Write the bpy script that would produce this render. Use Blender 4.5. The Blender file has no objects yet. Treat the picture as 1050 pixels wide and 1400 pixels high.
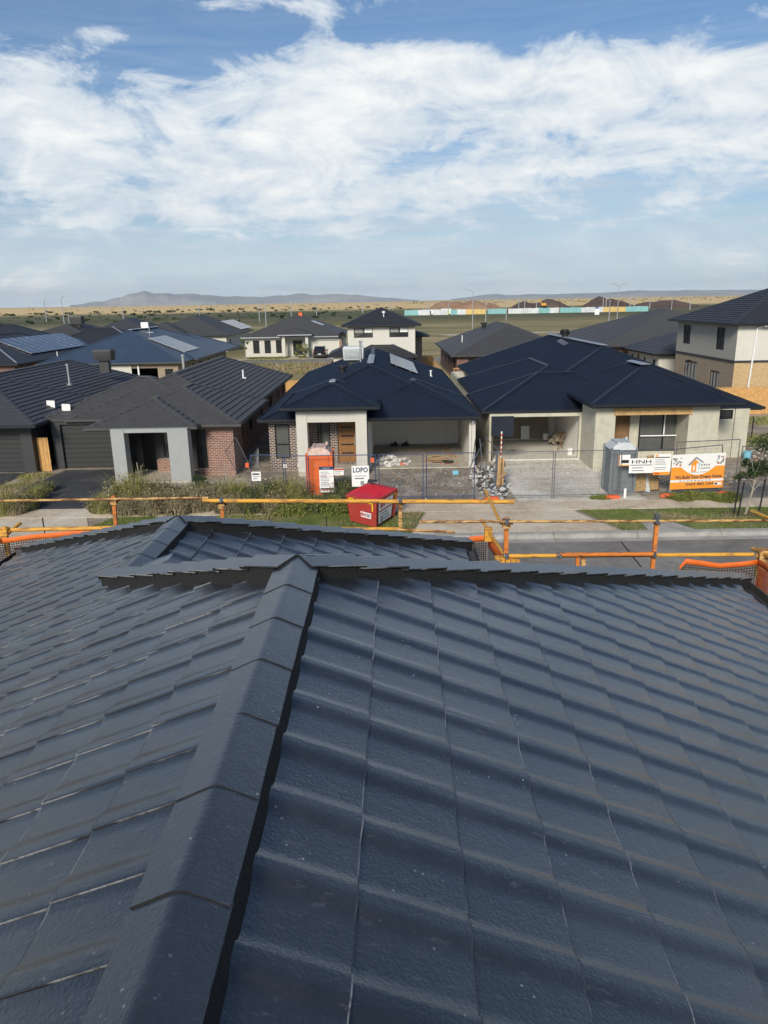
import bpy, bmesh, math, random
from mathutils import Vector, Matrix, noise
SC = bpy.context.scene
COL = SC.collection
R_ = math.radians
rnd = random.Random(11)

# ------------------------------------------------------------------ camera
F, PITCH, ROLL, CH_ = 1010.0, R_(15.97), R_(1.0), 8.2
YAW = math.atan(5 / 1050.0)
fw = Vector((-math.sin(YAW) * math.cos(PITCH), math.cos(YAW) * math.cos(PITCH), -math.sin(PITCH)))
rt = Vector((math.cos(YAW), math.sin(YAW), 0)); up = rt.cross(fw)
cr, sr = math.cos(ROLL), math.sin(ROLL)
rt, up = rt * cr - up * sr, up * cr + rt * sr
cam = bpy.data.cameras.new('camera'); co = bpy.data.objects.new('camera', cam); COL.objects.link(co)
m3 = Matrix((rt, up, -fw)).transposed()
co.matrix_world = Matrix.Translation((0, 0, CH_)) @ m3.to_4x4()
cam.sensor_fit = 'VERTICAL'; cam.sensor_height = 24.0; cam.lens = F / 1400 * 24.0
cam.clip_start = 0.05; cam.clip_end = 40000
SC.camera = co

def ray(px, py): return rt * ((px - 525) / F) - up * ((py - 700) / F) + fw
def atz(px, py, z=0.0):
    d = ray(px, py); return d * ((z - CH_) / d.z) + Vector((0, 0, CH_))
def aty(px, py, Y):
    d = ray(px, py); return d * (Y / d.y) + Vector((0, 0, CH_))

# ------------------------------------------------------------------ world
SUN_EL, SUN_AZ = R_(29), R_(197)     # azimuth clockwise from +Y
sdir = Vector((math.sin(SUN_AZ) * math.cos(SUN_EL), math.cos(SUN_AZ) * math.cos(SUN_EL), math.sin(SUN_EL)))
W = bpy.data.worlds.new('World'); SC.world = W; W.use_nodes = True
nt = W.node_tree; nt.nodes.clear()

class NB:
    """tiny node-building helper"""
    def __init__(s, nt): s.nt = nt
    def n(s, t, **kw):
        k = s.nt.nodes.new(t)
        for a, b in kw.items(): setattr(k, a, b)
        return k
    def put(s, sock, v):
        if v is None: return
        if isinstance(v, bpy.types.NodeSocket): s.nt.links.new(v, sock)
        else:
            if sock.type == 'RGBA' and len(v) == 3: v = (*v, 1)
            sock.default_value = v
    def m(s, op, a, b=None, c=None, clamp=False):
        k = s.n('ShaderNodeMath', operation=op, use_clamp=clamp)
        for i, v in enumerate((a, b, c)): s.put(k.inputs[i], v)
        return k.outputs[0]
    def noise(s, vec, scale, detail=4, rough=.55, dist=0., out=0):
        k = s.n('ShaderNodeTexNoise'); s.put(k.inputs['Vector'], vec)
        k.inputs['Scale'].default_value = scale; k.inputs['Detail'].default_value = detail
        k.inputs['Roughness'].default_value = rough; k.inputs['Distortion'].default_value = dist
        return k.outputs[out]
    def ramp(s, v, stops, interp='LINEAR'):
        k = s.n('ShaderNodeValToRGB'); k.color_ramp.interpolation = interp
        e = k.color_ramp.elements
        while len(e) > 1: e.remove(e[-1])
        for i, (p, c) in enumerate(stops):
            x = e[0] if i == 0 else e.new(p)
            x.position = p; x.color = (*c, 1) if not isinstance(c, (int, float)) else (c, c, c, 1)
        s.put(k.inputs[0], v); return k.outputs[0]
    def mix(s, f, a, b, mode='MIX'):
        k = s.n('ShaderNodeMix', data_type='RGBA', blend_type=mode)
        s.put(k.inputs[0], f); s.put(k.inputs[6], a); s.put(k.inputs[7], b); return k.outputs[2]
    def comb(s, x, y, z=0.):
        k = s.n('ShaderNodeCombineXYZ')
        for i, v in enumerate((x, y, z)): s.put(k.inputs[i], v)
        return k.outputs[0]
    def sep(s, v):
        k = s.n('ShaderNodeSeparateXYZ'); s.put(k.inputs[0], v); return k.outputs

b = NB(nt)
sky = b.n('ShaderNodeTexSky', sky_type='NISHITA'); sky.sun_disc = False
sky.sun_elevation = SUN_EL; sky.sun_rotation = SUN_AZ; sky.air_density = 1.0; sky.dust_density = 1.2; sky.ozone_density = 1.6
tc = b.n('ShaderNodeTexCoord'); d = tc.outputs['Generated']
x, y, z = b.sep(d)
hl = b.m('SQRT', b.m('ADD', b.m('MULTIPLY', x, x), b.m('MULTIPLY', y, y)))
el = b.m('ARCTAN2', z, hl)                 # elevation (rad)
az = b.m('ARCTAN2', x, y)                  # azimuth (rad), 0 ahead
zc = b.m('MAXIMUM', b.m('ADD', z, 0.035), 0.02)
px_, py_ = b.m('DIVIDE', x, zc), b.m('DIVIDE', y, zc)
P1 = b.comb(b.m('MULTIPLY', px_, .85), py_, 0.)
big = b.noise(P1, .42, 3, .5, .3)
med = b.noise(b.comb(px_, b.m('MULTIPLY', py_, 1.0), 3.1), 1.5, 8, .62, .35)
wisp = b.noise(b.comb(b.m('MULTIPLY', az, 3.0), b.m('MULTIPLY', el, 9.0), 7.3), 2.6, 8, .6, .6)
# elevation band: hardly any cloud edge detail close to the horizon, thick band in the middle, gaps above
def gauss(ax, ex, wa, we):
    da = b.m('DIVIDE', b.m('SUBTRACT', az, ax), wa); de = b.m('DIVIDE', b.m('SUBTRACT', el, ex), we)
    return b.m('POWER', 2.718, b.m('MULTIPLY', b.m('ADD', b.m('MULTIPLY', da, da), b.m('MULTIPLY', de, de)), -1.0))
def azel(px, py):
    v = ray(px, py).normalized(); return math.atan2(v.x, v.y), math.atan2(v.z, math.hypot(v.x, v.y))
puff = b.noise(b.comb(b.m('MULTIPLY', az, 9.0), b.m('MULTIPLY', el, 17.0), 2.7), 1.0, 10, .66, .5)
cov = b.m('SUBTRACT', b.m('ADD', b.m('MULTIPLY', big, .45), b.m('ADD', b.m('MULTIPLY', med, .65), b.m('ADD', b.m('MULTIPLY', wisp, .75), b.m('MULTIPLY', puff, 1.55)))), 1.23)
BL = [  # px, py, half widths in px, weight
 (420, 110, 130, 65, .34), (480, 200, 300, 70, .26), (850, 110, 170, 70, .34), (990, 190, 140, 60, .22), (60, 190, 190, 70, .24),
 (130, 65, 110, 28, .20), (450, 8, 130, 20, .34), (600, 72, 45, 14, .22), (1050, 110, 70, 40, .2), (300, 270, 420, 40, .16), (650, 290, 500, 60, .10),
 (700, 165, 200, 50, .18), (40, 130, 120, 30, .10),
 (250, 70, 70, 34, -.26), (620, 25, 300, 26, -.30), (760, 20, 330, 26, -.20), (60, 20, 220, 28, -.16), (590, 205, 80, 26, -.20),
 (860, 240, 130, 14, -.22), (1035, 60, 60, 22, -.24), (280, 110, 60, 22, -.12), (100, 330, 300, 30, -.10), (880, 320, 160, 14, -.10),
 (930, 135, 60, 14, -.12)]
for (cx, cy, wx, wy, wt) in BL:
    a0, e0 = azel(cx, cy)
    cov = b.m('ADD', cov, b.m('MULTIPLY', gauss(a0, e0, wx / 1010, wy / 1060), wt))
cov = b.m('SUBTRACT', cov, b.ramp(el, [(.33, 0), (.42, .10), (.8, .16)]))
mask = b.ramp(cov, [(.49, 0), (.565, .26), (.66, .66), (.78, .92), (.98, 1)])
streak = b.noise(b.comb(b.m('MULTIPLY', az, 2.2), b.m('MULTIPLY', el, 26.0), 4.4), 2.2, 10, .68, .9)
veil = b.m('MULTIPLY', b.ramp(el, [(0, .62), (.06, .80), (.14, .78), (.21, .30), (.30, .12), (.5, .08)]), b.ramp(streak, [(.36, .10), (.50, .60), (.62, 1.)]))
mask = b.m('MAXIMUM', mask, veil)
# cloud tone: a little grey where thick/at the underside
tone = b.m('ADD', b.m('MULTIPLY', b.noise(b.comb(b.m('MULTIPLY', az, 2.2), b.m('MULTIPLY', el, 13.0), 1.3), 2.2, 8, .62, .4), .55), b.m('MULTIPLY', puff, .45))
ccol = b.ramp(b.m('ADD', b.m('MULTIPLY', tone, .75), b.m('MULTIPLY', b.m('SUBTRACT', cov, .6), .35)),
              [(.30, (.40, .46, .53)), (.43, (.49, .54, .59)), (.55, (.59, .62, .635)), (.68, (.69, .70, .69))])
lowt = b.ramp(el, [(0.0, 1), (.045, .72), (.10, .25), (.2, 0)], 'EASE')   # thin milky layer towards the horizon
hcol = b.ramp(el, [(0.0, (.60, .71, .77)), (.05, (.52, .61, .68)), (.12, (.35, .44, .54))])
SK = 0.10
nish = b.mix(1.0, sky.outputs[0], (.50, .63, .75), 'MULTIPLY')
base = b.mix(b.m('MULTIPLY', lowt, .85), nish, b.mix(1.0, hcol, (1 / SK,) * 3, 'MULTIPLY'))
clouded = b.mix(mask, base, b.mix(1.0, ccol, (1 / SK,) * 3, 'MULTIPLY'))
bg = b.n('ShaderNodeBackground'); b.put(bg.inputs[0], clouded); bg.inputs[1].default_value = SK
wo = b.n('ShaderNodeOutputWorld'); nt.links.new(bg.outputs[0], wo.inputs[0])

sun = bpy.data.lights.new('sun', 'SUN'); sun.energy = 2.6; sun.angle = R_(15); sun.color = (1, .91, .78)
so = bpy.data.objects.new('sun', sun); COL.objects.link(so)
so.rotation_euler = sdir.to_track_quat('Z', 'Y').to_euler()
vs = SC.view_settings; vs.view_transform = 'Standard'; vs.look = 'None'; vs.gamma = 1; vs.exposure = 0.54
vs.use_curve_mapping = False
SC.render.engine = 'CYCLES'; SC.cycles.use_denoising = True; SC.cycles.max_bounces = 8; SC.cycles.volume_bounces = 0
SC.cycles.diffuse_bounces = 6; SC.cycles.glossy_bounces = 3

# ------------------------------------------------------------------ materials
MATS = {}
def mat(name, col=(.5, .5, .5), rough=.7, metal=0., spec=.5, var=0., vscale=3., bump=0., bscale=40., fn=None, vcol=None, emis=None):
    if name in MATS: return MATS[name]
    M = bpy.data.materials.new(name); M.use_nodes = True; MATS[name] = M
    t = M.node_tree; B = NB(t); p = t.nodes['Principled BSDF']
    p.inputs['Roughness'].default_value = rough; p.inputs['Metallic'].default_value = metal
    p.inputs['Specular IOR Level'].default_value = spec
    C = B.n('ShaderNodeTexCoord').outputs['Object']
    c = (*col, 1)
    p.inputs['Base Color'].default_value = c
    if fn: fn(B, p, C)
    else:
        if var:
            nz = B.noise(C, vscale, 5, .6)
            lo = tuple(v * (1 - var) for v in col); hi = tuple(min(1, v * (1 + var)) for v in (vcol or col))
            B.put(p.inputs['Base Color'], B.ramp(nz, [(.3, lo), (.7, hi)]))
        if bump:
            bn = B.n('ShaderNodeBump'); bn.inputs['Strength'].default_value = bump; bn.inputs['Distance'].default_value = .02
            B.put(bn.inputs['Height'], B.noise(C, bscale, 4, .6)); t.links.new(bn.outputs[0], p.inputs['Normal'])
    return M

def tile_fn(c0, c1, fine=220., speck=.0, rough=(.42, .62), bumpst=.25, edge=None, coat=0.):
    def f(B, p, C):
        oi = B.n('ShaderNodeObjectInfo')
        geo = B.n('ShaderNodeNewGeometry').outputs['Position']
        n1 = B.noise(geo, 1.7, 5, .65); n2 = B.noise(geo, 14., 4, .6); n3 = B.noise(geo, fine, 3, .6)
        f1 = B.m('ADD', B.m('MULTIPLY', n1, .55), B.m('MULTIPLY', n2, .45))
        f1 = B.m('ADD', f1, B.m('MULTIPLY', B.m('SUBTRACT', oi.outputs['Random'], .5), .38))
        c = B.ramp(B.m('ADD', f1, B.m('MULTIPLY', B.m('SUBTRACT', n3, .5), .35)), [(.3, c0), (.7, c1)])
        if speck:
            sp = B.noise(geo, 26., 3, .8); v = B.n('ShaderNodeTexVoronoi'); v.inputs['Scale'].default_value = 24.
            B.put(v.inputs['Vector'], geo); v.inputs['Randomness'].default_value = 1.
            dot = B.ramp(v.outputs['Distance'], [(0, 1), (.08, .9), (.13, 0)])
            rare = B.ramp(B.noise(geo, 5.3, 4, .7), [(.53, 0), (.64, 1)])
            dust = B.ramp(B.noise(B.comb(*[B.m('MULTIPLY', k, s_) for k, s_ in zip(B.sep(geo), (3, 9, 3))]), 4., 7, .75), [(.58, 0), (.82, 1)])
            msk = B.m('ADD', B.m('MULTIPLY', B.m('MULTIPLY', dot, rare), speck), B.m('MULTIPLY', dust, speck * .35), clamp=True)
            c = B.mix(msk, c, (.34, .35, .36))
        if edge: c = B.mix(B.m('MULTIPLY', B.ramp(B.noise(geo, 1.9, 3, .7), [(.50, 0), (.56, 1)]), B.ramp(B.noise(geo, 60., 4, .7), [(.34, .15), (.5, 1)])), c, edge)
        B.put(p.inputs['Base Color'], c); p.inputs['Specular IOR Level'].default_value = .6; p.inputs['Coat Weight'].default_value = coat; p.inputs['Coat Roughness'].default_value = .22; p.inputs['Coat IOR'].default_value = 1.75
        B.put(p.inputs['Roughness'], B.m('MULTIPLY_ADD', n2, rough[1] - rough[0], rough[0]))
        bn = B.n('ShaderNodeBump'); bn.inputs['Strength'].default_value = bumpst; bn.inputs['Distance'].default_value = .004
        B.put(bn.inputs['Height'], B.m('ADD', n3, B.m('MULTIPLY', n2, .8))); B.nt.links.new(bn.outputs[0], p.inputs['Normal']); B.nt.links.new(bn.outputs[0], p.inputs['Coat Normal'])
    return f
M_TILE = mat('fore_tile', fn=tile_fn((.0155, .0172, .0205), (.029, .032, .0375), fine=85., speck=.9, rough=(.28, .40), bumpst=.5, coat=.8))
M_LIP = mat('fore_tile_lip', fn=tile_fn((.018, .020, .024), (.03, .033, .038), edge=(.22, .225, .23)))
M_EDGE = mat('fore_tile_edge', fn=tile_fn((.03, .033, .038), (.05, .055, .06), edge=(.20, .205, .215)))
M_TAIL = mat('fore_tile_tail_lipshade', fn=tile_fn((.014, .016, .019), (.024, .027, .031), edge=(.15, .155, .16)))  # tail faces, plus the painted shadow on the lower side lip
M_CAP = mat('fore_cap', fn=tile_fn((.024, .0265, .031), (.039, .0425, .049), fine=85., speck=.9, rough=(.30, .42), coat=.7, bumpst=.5))
M_POINT_LAPSHADE = mat('pointing', (.008, .008, .008), .8, bump=.6, bscale=60)  # black mortar; also the painted shade on the ridge cap ends
M_RT_LH = mat('tile_charcoal', fn=tile_fn((.050, .049, .050), (.078, .077, .078), fine=60, rough=(.5, .7)))
M_RT_FL = mat('tile_dark', fn=tile_fn((.034, .035, .040), (.055, .056, .064), fine=60, rough=(.45, .65)))
M_RT_BL = mat('tile_black', fn=tile_fn((.018, .020, .026), (.032, .034, .040), fine=60, rough=(.45, .65)))
M_NAVY = mat('metal_navy', (.0105, .0155, .027), .45, .0, .4, var=.16, vscale=.7)
M_BLUE = mat('metal_blue', (.040, .062, .100), .45, .0, .5, var=.12, vscale=.5)
M_GUT = mat('gutter_dark', (.012, .014, .020), .4)
M_GUTG = mat('gutter_grey', (.06, .06, .062), .45)
M_ZINC = mat('zinc', (.42, .44, .46), .42, .6, var=.15)
M_RIDGEL = mat('ridge_pale', (.30, .33, .38), .4, .4)

def brick_fn(c1, c2, mort, bw=.24, bh=.086, msz=.011, bump=.7):
    def f(B, p, C):
        gx, gy, gz = B.sep(B.n('ShaderNodeNewGeometry').outputs['Position'])
        v = B.comb(B.m('ADD', gx, gy), gz, 0.)
        k = B.n('ShaderNodeTexBrick'); B.put(k.inputs['Vector'], v); k.inputs['Scale'].default_value = 1.
        k.inputs['Brick Width'].default_value = bw; k.inputs['Row Height'].default_value = bh; k.inputs['Mortar Size'].default_value = msz
        k.inputs['Color1'].default_value = (*c1, 1); k.inputs['Color2'].default_value = (*c2, 1); k.inputs['Mortar'].default_value = (*mort, 1)
        k.inputs['Bias'].default_value = 0.; k.inputs['Mortar Smooth'].default_value = .1
        nz = B.noise(v, 9., 4, .6)
        c = B.mix(1., k.outputs['Color'], B.ramp(nz, [(.3, .78), (.7, 1.15)]), 'MULTIPLY')
        B.put(p.inputs['Base Color'], c); p.inputs['Roughness'].default_value = .85
        bn = B.n('ShaderNodeBump'); bn.inputs['Strength'].default_value = bump; bn.inputs['Distance'].default_value = .01; bn.invert = True
        B.put(bn.inputs['Height'], k.outputs['Fac']); B.nt.links.new(bn.outputs[0], p.inputs['Normal'])
    return f
M_BRR = mat('brick_red', fn=brick_fn((.27, .115, .075), (.165, .068, .05), (.50, .42, .36)))
M_BRD = mat('brick_dark', fn=brick_fn((.030, .022, .022), (.055, .036, .032), (.50, .42, .36), msz=.016))
M_BRM = mat('brick_mauve', fn=brick_fn((.22, .10, .075), (.13, .06, .05), (.26, .20, .18)))
M_BRT = mat('brick_tan', fn=brick_fn((.62, .43, .21), (.50, .33, .15), (.50, .40, .26)))
M_BRTG = mat('brick_buff', fn=brick_fn((.36, .29, .22), (.30, .23, .17), (.33, .27, .21)))
def render_fn(col, st=.25, sc=2.2):
    def f(B, p, C):
        g = B.n('ShaderNodeNewGeometry').outputs['Position']
        n1 = B.noise(g, sc, 6, .65, .5); n2 = B.noise(g, 30, 4, .6)
        gx, gy, gz = B.sep(g)
        streak = B.noise(B.comb(B.m('MULTIPLY', gx, 5.), B.m('MULTIPLY', gy, 5.), B.m('MULTIPLY', gz, .7)), 1.6, 5, .6)
        a = B.m('ADD', B.m('MULTIPLY', n1, .6), B.m('MULTIPLY', streak, .4))
        c = B.ramp(a, [(.3, tuple(v * (1 - st) for v in col)), (.52, col), (.72, tuple(min(.9, v * (1 + st * .35)) for v in col))])
        B.put(p.inputs['Base Color'], c); p.inputs['Roughness'].default_value = .85
        bn = B.n('ShaderNodeBump'); bn.inputs['Strength'].default_value = .15; bn.inputs['Distance'].default_value = .01
        B.put(bn.inputs['Height'], n2); B.nt.links.new(bn.outputs[0], p.inputs['Normal'])
    return f
M_WHITE = mat('render_white', fn=render_fn((.56, .545, .495), .10))
M_CREAM = mat('render_cream', fn=render_fn((.60, .59, .53), .08))
M_RAW = mat('render_raw', fn=render_fn((.50, .48, .385), .26))
M_GREYR = mat('render_grey', fn=render_fn((.33, .345, .34), .10))
M_TAUPE = mat('render_taupe', fn=render_fn((.36, .35, .31), .06))
M_PLAST = mat('plasterboard', fn=render_fn((.84, .82, .76), .05))
M_BLKF = mat('black_frame', (.012, .012, .013), .35)
M_GLASS = mat('dark_glass', (.03, .034, .036), .06, 0, .8)
M_GLASSG = mat('grey_glass', (.10, .105, .10), .10, 0, .6, var=.15, vscale=1.5)
M_BLIND = mat('blind_cloth', (.30, .30, .29), .8)
M_CHAR = mat('charcoal_paint', (.035, .037, .040), .55)
M_CHAR2 = mat('garage_panel', (.030, .031, .033), .5)
M_DOORW = mat('door_timber', (.24, .115, .035), .5, var=.25, vscale=7)
M_PINE = mat('pine', (.50, .32, .14), .75, var=.25, vscale=4)
M_PLY = mat('ply_brown', (.20, .11, .05), .8, var=.3, vscale=3)
M_STRAND = mat('board_strand', (.36, .24, .11), .9, var=.4, vscale=14)
M_CHIPB = mat('wall_board_tan', (.30, .26, .20), .8, var=.1)
M_PAL = mat('paling', (.56, .32, .115), .85, var=.22, vscale=5.)
M_PALD = mat('paling_old', (.44, .29, .14), .85, var=.22, vscale=5.)
M_YEL = mat('scaffold_yellow', (.72, .36, .035), .5, var=.22, vscale=6)
M_ORA = mat('scaffold_orange', (.66, .19, .018), .5, var=.25, vscale=6)
def rust_fn(base, rust, th=.5):
    def f(B, p, C):
        g = B.n('ShaderNodeNewGeometry').outputs['Position']
        n1 = B.noise(B.comb(*[B.m('MULTIPLY', k, s_) for k, s_ in zip(B.sep(g), (2., 10, 10))]), 2.2, 6, .7)
        B.put(p.inputs['Base Color'], B.ramp(n1, [(th - .07, base), (th + .04, rust)])); p.inputs['Roughness'].default_value = .65
    return f
M_RUSTY = mat('scaffold_worn', fn=rust_fn((.58, .36, .13), (.16, .06, .02), .52))
M_YELW = mat('scaffold_yellow_worn', fn=rust_fn((.70, .36, .045), (.30, .15, .05), .57))
M_ORAW = mat('scaffold_orange_worn', fn=rust_fn((.62, .19, .025), (.26, .10, .04), .57))
M_NETB = mat('net_band', (.72, .15, .02), .7, var=.15, vscale=5)
M_NETD = mat('net_dark', (.05, .035, .025), .8)
M_NETO = mat('net_orange', (.60, .10, .03), .8)
M_BLUEP = mat('fence_blue', (.035, .055, .14), .45)
M_STEEL = mat('galv', (.22, .23, .24), .4, .7, var=.2)
M_REDP = mat('bin_red', fn=rust_fn((.42, .025, .018), (.30, .12, .09), .57))
M_REDL = mat('bin_lid', (.56, .02, .035), .42, var=.12, vscale=3)
M_YTAPE = mat('reflect_yellow', (.85, .62, .02), .5)
M_PAPER = mat('sign_white', (.78, .78, .76), .6)
M_INKN = mat('ink_navy', (.02, .03, .09), .6)
M_INKB = mat('ink_black', (.015, .015, .015), .6)
M_INKG = mat('ink_grey', (.25, .26, .28), .6)
M_INKR = mat('ink_red', (.45, .05, .03), .6)
M_SORA = mat('sign_orange', (.80, .30, .03), .6)
M_SCYAN = mat('sign_cyan', (.2, .5, .62), .6)
M_PLORA = mat('plastic_orange', fn=rust_fn((.74, .13, .015), (.50, .20, .10), .58))
M_PLPINK = mat('plastic_faded', (.55, .40, .34), .7, var=.2, vscale=6)
M_PLGREY = mat('plastic_grey', (.17, .19, .205), .5, var=.12)
M_PLLIGHT = mat('plastic_light', (.50, .53, .54), .5, var=.08)
M_FOOT = mat('foot_orange', (.72, .12, .04), .7, var=.2, vscale=9)
M_CONC = mat('conc_x', fn=render_fn((.40, .385, .35), .1))
M_WHITEP = mat('white_paint', (.75, .76, .77), .5)
M_BARK = mat('bark', (.33, .29, .23), .85, var=.3, vscale=12)
M_BLKP = mat('black_post', (.012, .012, .012), .6)
M_TEAL = mat('hoard_teal', (.22, .46, .46), .6, var=.15, vscale=.2); M_HYEL = mat('hoard_yellow', (.62, .45, .16), .6, var=.15, vscale=.2); M_HWHT = mat('hoard_white', (.60, .63, .64), .6, var=.2, vscale=.2); M_HBLUE = mat('hoard_blue', (.08, .18, .5), .6); M_HLIME = mat('hoard_lime', (.30, .55, .06), .6)
M_CARB = mat('car_black', (.010, .011, .013), .2, 0, .8); M_CARG = mat('car_glass', (.02, .025, .03), .05)
M_TAILR = mat('tail_red', (.35, .01, .01), .3); M_RUB = mat('rubber', (.015, .015, .015), .8)
def leaf_fn(c0, c1, sc=1.5):
    def f(B, p, C):
        g = B.n('ShaderNodeNewGeometry'); n = B.noise(g.outputs['Position'], sc, 3, .6)
        n2 = B.noise(g.outputs['Position'], 22., 2, .6)
        B.put(p.inputs['Base Color'], B.ramp(B.m('ADD', B.m('MULTIPLY', n, .6), B.m('MULTIPLY', n2, .4)), [(.35, c0), (.65, c1)]))
        p.inputs['Roughness'].default_value = .75; p.inputs['Specular IOR Level'].default_value = .2
    return f
M_LEAF = mat('leaf_green', fn=leaf_fn((.030, .055, .018), (.085, .125, .045)))
M_LEAFD = mat('leaf_dark', fn=leaf_fn((.018, .034, .015), (.05, .075, .032)))
M_GRASS = mat('grass_green', fn=leaf_fn((.08, .12, .022), (.19, .23, .06), .8))
M_DRY = mat('grass_dry', fn=leaf_fn((.17, .135, .075), (.40, .32, .19), 1.2))
M_WEED = mat('weed_green', fn=leaf_fn((.11, .135, .03), (.36, .34, .11), .9))
M_WEEDG = mat('weed_grey', fn=leaf_fn((.085, .095, .06), (.24, .24, .16), .9))
M_RUBW = mat('rubble_white', (.55, .55, .53), .8, var=.25, vscale=8)
M_RUBB = mat('rubble_brown', (.16, .12, .09), .9, var=.35, vscale=6)
M_CARD = mat('cardboard', (.42, .27, .13), .85, var=.15)
M_SOL = mat('solar_cell', (.030, .038, .075), .18, 0, .9)
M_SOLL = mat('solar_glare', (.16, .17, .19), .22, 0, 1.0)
M_SOLF = mat('solar_frame', (.45, .47, .5), .35, .7)

# ------------------------------------------------------------------ mesh builder
def link(o): COL.objects.link(o); return o
class MB:
    def __init__(s): s.v = []; s.f = []; s.mi = []; s.sm = []
    def add(s, vs, fs, mi=0, sm=False):
        n = len(s.v); s.v += [tuple(v) for v in vs]; s.f += [tuple(i + n for i in f) for f in fs]; s.mi += [mi] * len(fs); s.sm += [sm] * len(fs)
        return s
    def box(s, x0, x1, y0, y1, z0, z1, mi=0):
        if x0 > x1: x0, x1 = x1, x0
        if y0 > y1: y0, y1 = y1, y0
        vs = [(x, y, z) for z in (z0, z1) for y in (y0, y1) for x in (x0, x1)]
        return s.add(vs, [(0, 2, 3, 1), (4, 5, 7, 6), (0, 1, 5, 4), (2, 6, 7, 3), (0, 4, 6, 2), (1, 3, 7, 5)], mi)
    def obox(s, o, ux, uy, uz, mi=0):
        o, ux, uy, uz = map(Vector, (o, ux, uy, uz))
        vs = [o + ux * i + uy * j + uz * k for k in (0, 1) for j in (0, 1) for i in (0, 1)]
        fs = [(0, 2, 3, 1), (4, 5, 7, 6), (0, 1, 5, 4), (2, 6, 7, 3), (0, 4, 6, 2), (1, 3, 7, 5)]
        if ux.cross(uy).dot(uz) < 0: fs = [f[::-1] for f in fs]
        return s.add(vs, fs, mi)
    def bar(s, a, bb, w, h=None, mi=0, upv=(0, 0, 1)):
        a, bb = Vector(a), Vector(bb); h = h or w; dd = bb - a
        if dd.length < 1e-6: return s
        t = dd.normalized(); sx = t.cross(Vector(upv))
        if sx.length < 1e-3: sx = t.cross(Vector((1, 0, 0)))
        sx.normalize(); sy = sx.cross(t)
        return s.obox(a - sx * w / 2 - sy * h / 2, dd, sx * w, sy * h, mi)
    def tube(s, a, bb, r, n=8, mi=0, r2=None, caps=True):
        a, bb = Vector(a), Vector(bb); t = (bb - a).normalized(); r2 = r if r2 is None else r2
        sx = t.cross(Vector((0, 0, 1)));
        if sx.length < 1e-3: sx = Vector((1, 0, 0))
        sx.normalize(); sy = t.cross(sx)
        vs = []
        for c, q in ((a, r), (bb, r2)):
            for i in range(n):
                an = 2 * math.pi * i / n; vs.append(c + sx * math.cos(an) * q + sy * math.sin(an) * q)
        s.add(vs, [(i, (i + 1) % n, n + (i + 1) % n, n + i) for i in range(n)], mi, True)
        if caps: s.add(vs, [tuple(range(n))[::-1], tuple(range(n, 2 * n))], mi)
        return s
    def path(s, pts, r, n=6, mi=0):
        for i in range(len(pts) - 1): s.tube(pts[i], pts[i + 1], r, n, mi)
        return s
    def quad(s, a, bb, c, d, mi=0): return s.add([a, bb, c, d], [(0, 1, 2, 3)], mi)
    def prism(s, poly, h, mi=0):
        """closed prism over a 2D polygon (ccw), from z0 to z1"""
        n = len(poly); z0, z1 = h
        vs = [(p[0], p[1], z0) for p in poly] + [(p[0], p[1], z1) for p in poly]
        fs = [tuple(range(n))[::-1], tuple(range(n, 2 * n))] + [(i, (i + 1) % n, n + (i + 1) % n, n + i) for i in range(n)]
        return s.add(vs, fs, mi)
    def build(s, name, mats, parent=None, **tags):
        me = bpy.data.meshes.new(name)
        L = Vector((0, 0, 0))
        if parent is not None:
            q = parent
            while q is not None: L += q.location; q = q.parent
        vv = [(v[0] - L.x, v[1] - L.y, v[2] - L.z) for v in s.v] if parent is not None else s.v
        me.from_pydata(vv, [], s.f)
        if not isinstance(mats, (list, tuple)): mats = [mats]
        for m_ in mats: me.materials.append(m_)
        me.polygons.foreach_set('material_index', s.mi); me.polygons.foreach_set('use_smooth', s.sm)
        me.update()
        o = link(bpy.data.objects.new(name, me))
        if parent is not None: o.parent = parent
        for k, v in tags.items(): o[k] = v
        return o
def thing(name, label, cat, loc=(0, 0, 0), group=None):
    o = link(bpy.data.objects.new(name, None)); o.location = loc; o['label'] = label; o['category'] = cat
    if group: o['group'] = group
    return o
def tag(o, label, cat, group=None):
    o['label'] = label; o['category'] = cat
    if group: o['group'] = group
    return o
def text(body, loc, size, m_, parent, xdir=(1, 0, 0), updir=(0, 0, 1), width=None, name='lettering', bold=0.0):
    cu = bpy.data.curves.new(name, 'FONT'); cu.body = body; cu.size = size; cu.align_x = 'CENTER'; cu.align_y = 'CENTER'
    cu.extrude = .001; cu.offset = bold; cu.materials.append(m_); cu.resolution_u = 2
    o = link(bpy.data.objects.new(name, cu))
    bpy.context.view_layer.update(); me = bpy.data.meshes.new_from_object(o.evaluated_get(bpy.context.evaluated_depsgraph_get())); me.name = name
    bpy.data.objects.remove(o); o = link(bpy.data.objects.new(name, me))
    X = Vector(xdir).normalized(); Z = X.cross(Vector(updir)).normalized(); Y = Z.cross(X)
    sx = 1.
    if width:
        xs = [v.co.x for v in me.vertices]; sx = width / max(.01, max(xs) - min(xs))
    L = Vector((0, 0, 0)); q = parent
    while q is not None: L += q.location; q = q.parent
    mm = Matrix((X * sx, Y, Z)).transposed().to_4x4(); mm.translation = Vector(loc) - L
    o.parent = parent; o.matrix_basis = mm
    return o
def copy_tree(o, parent=None):
    c = o.copy(); link(c); c.parent = parent
    for ch in list(o.children): copy_tree(ch, c)
    return c

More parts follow.
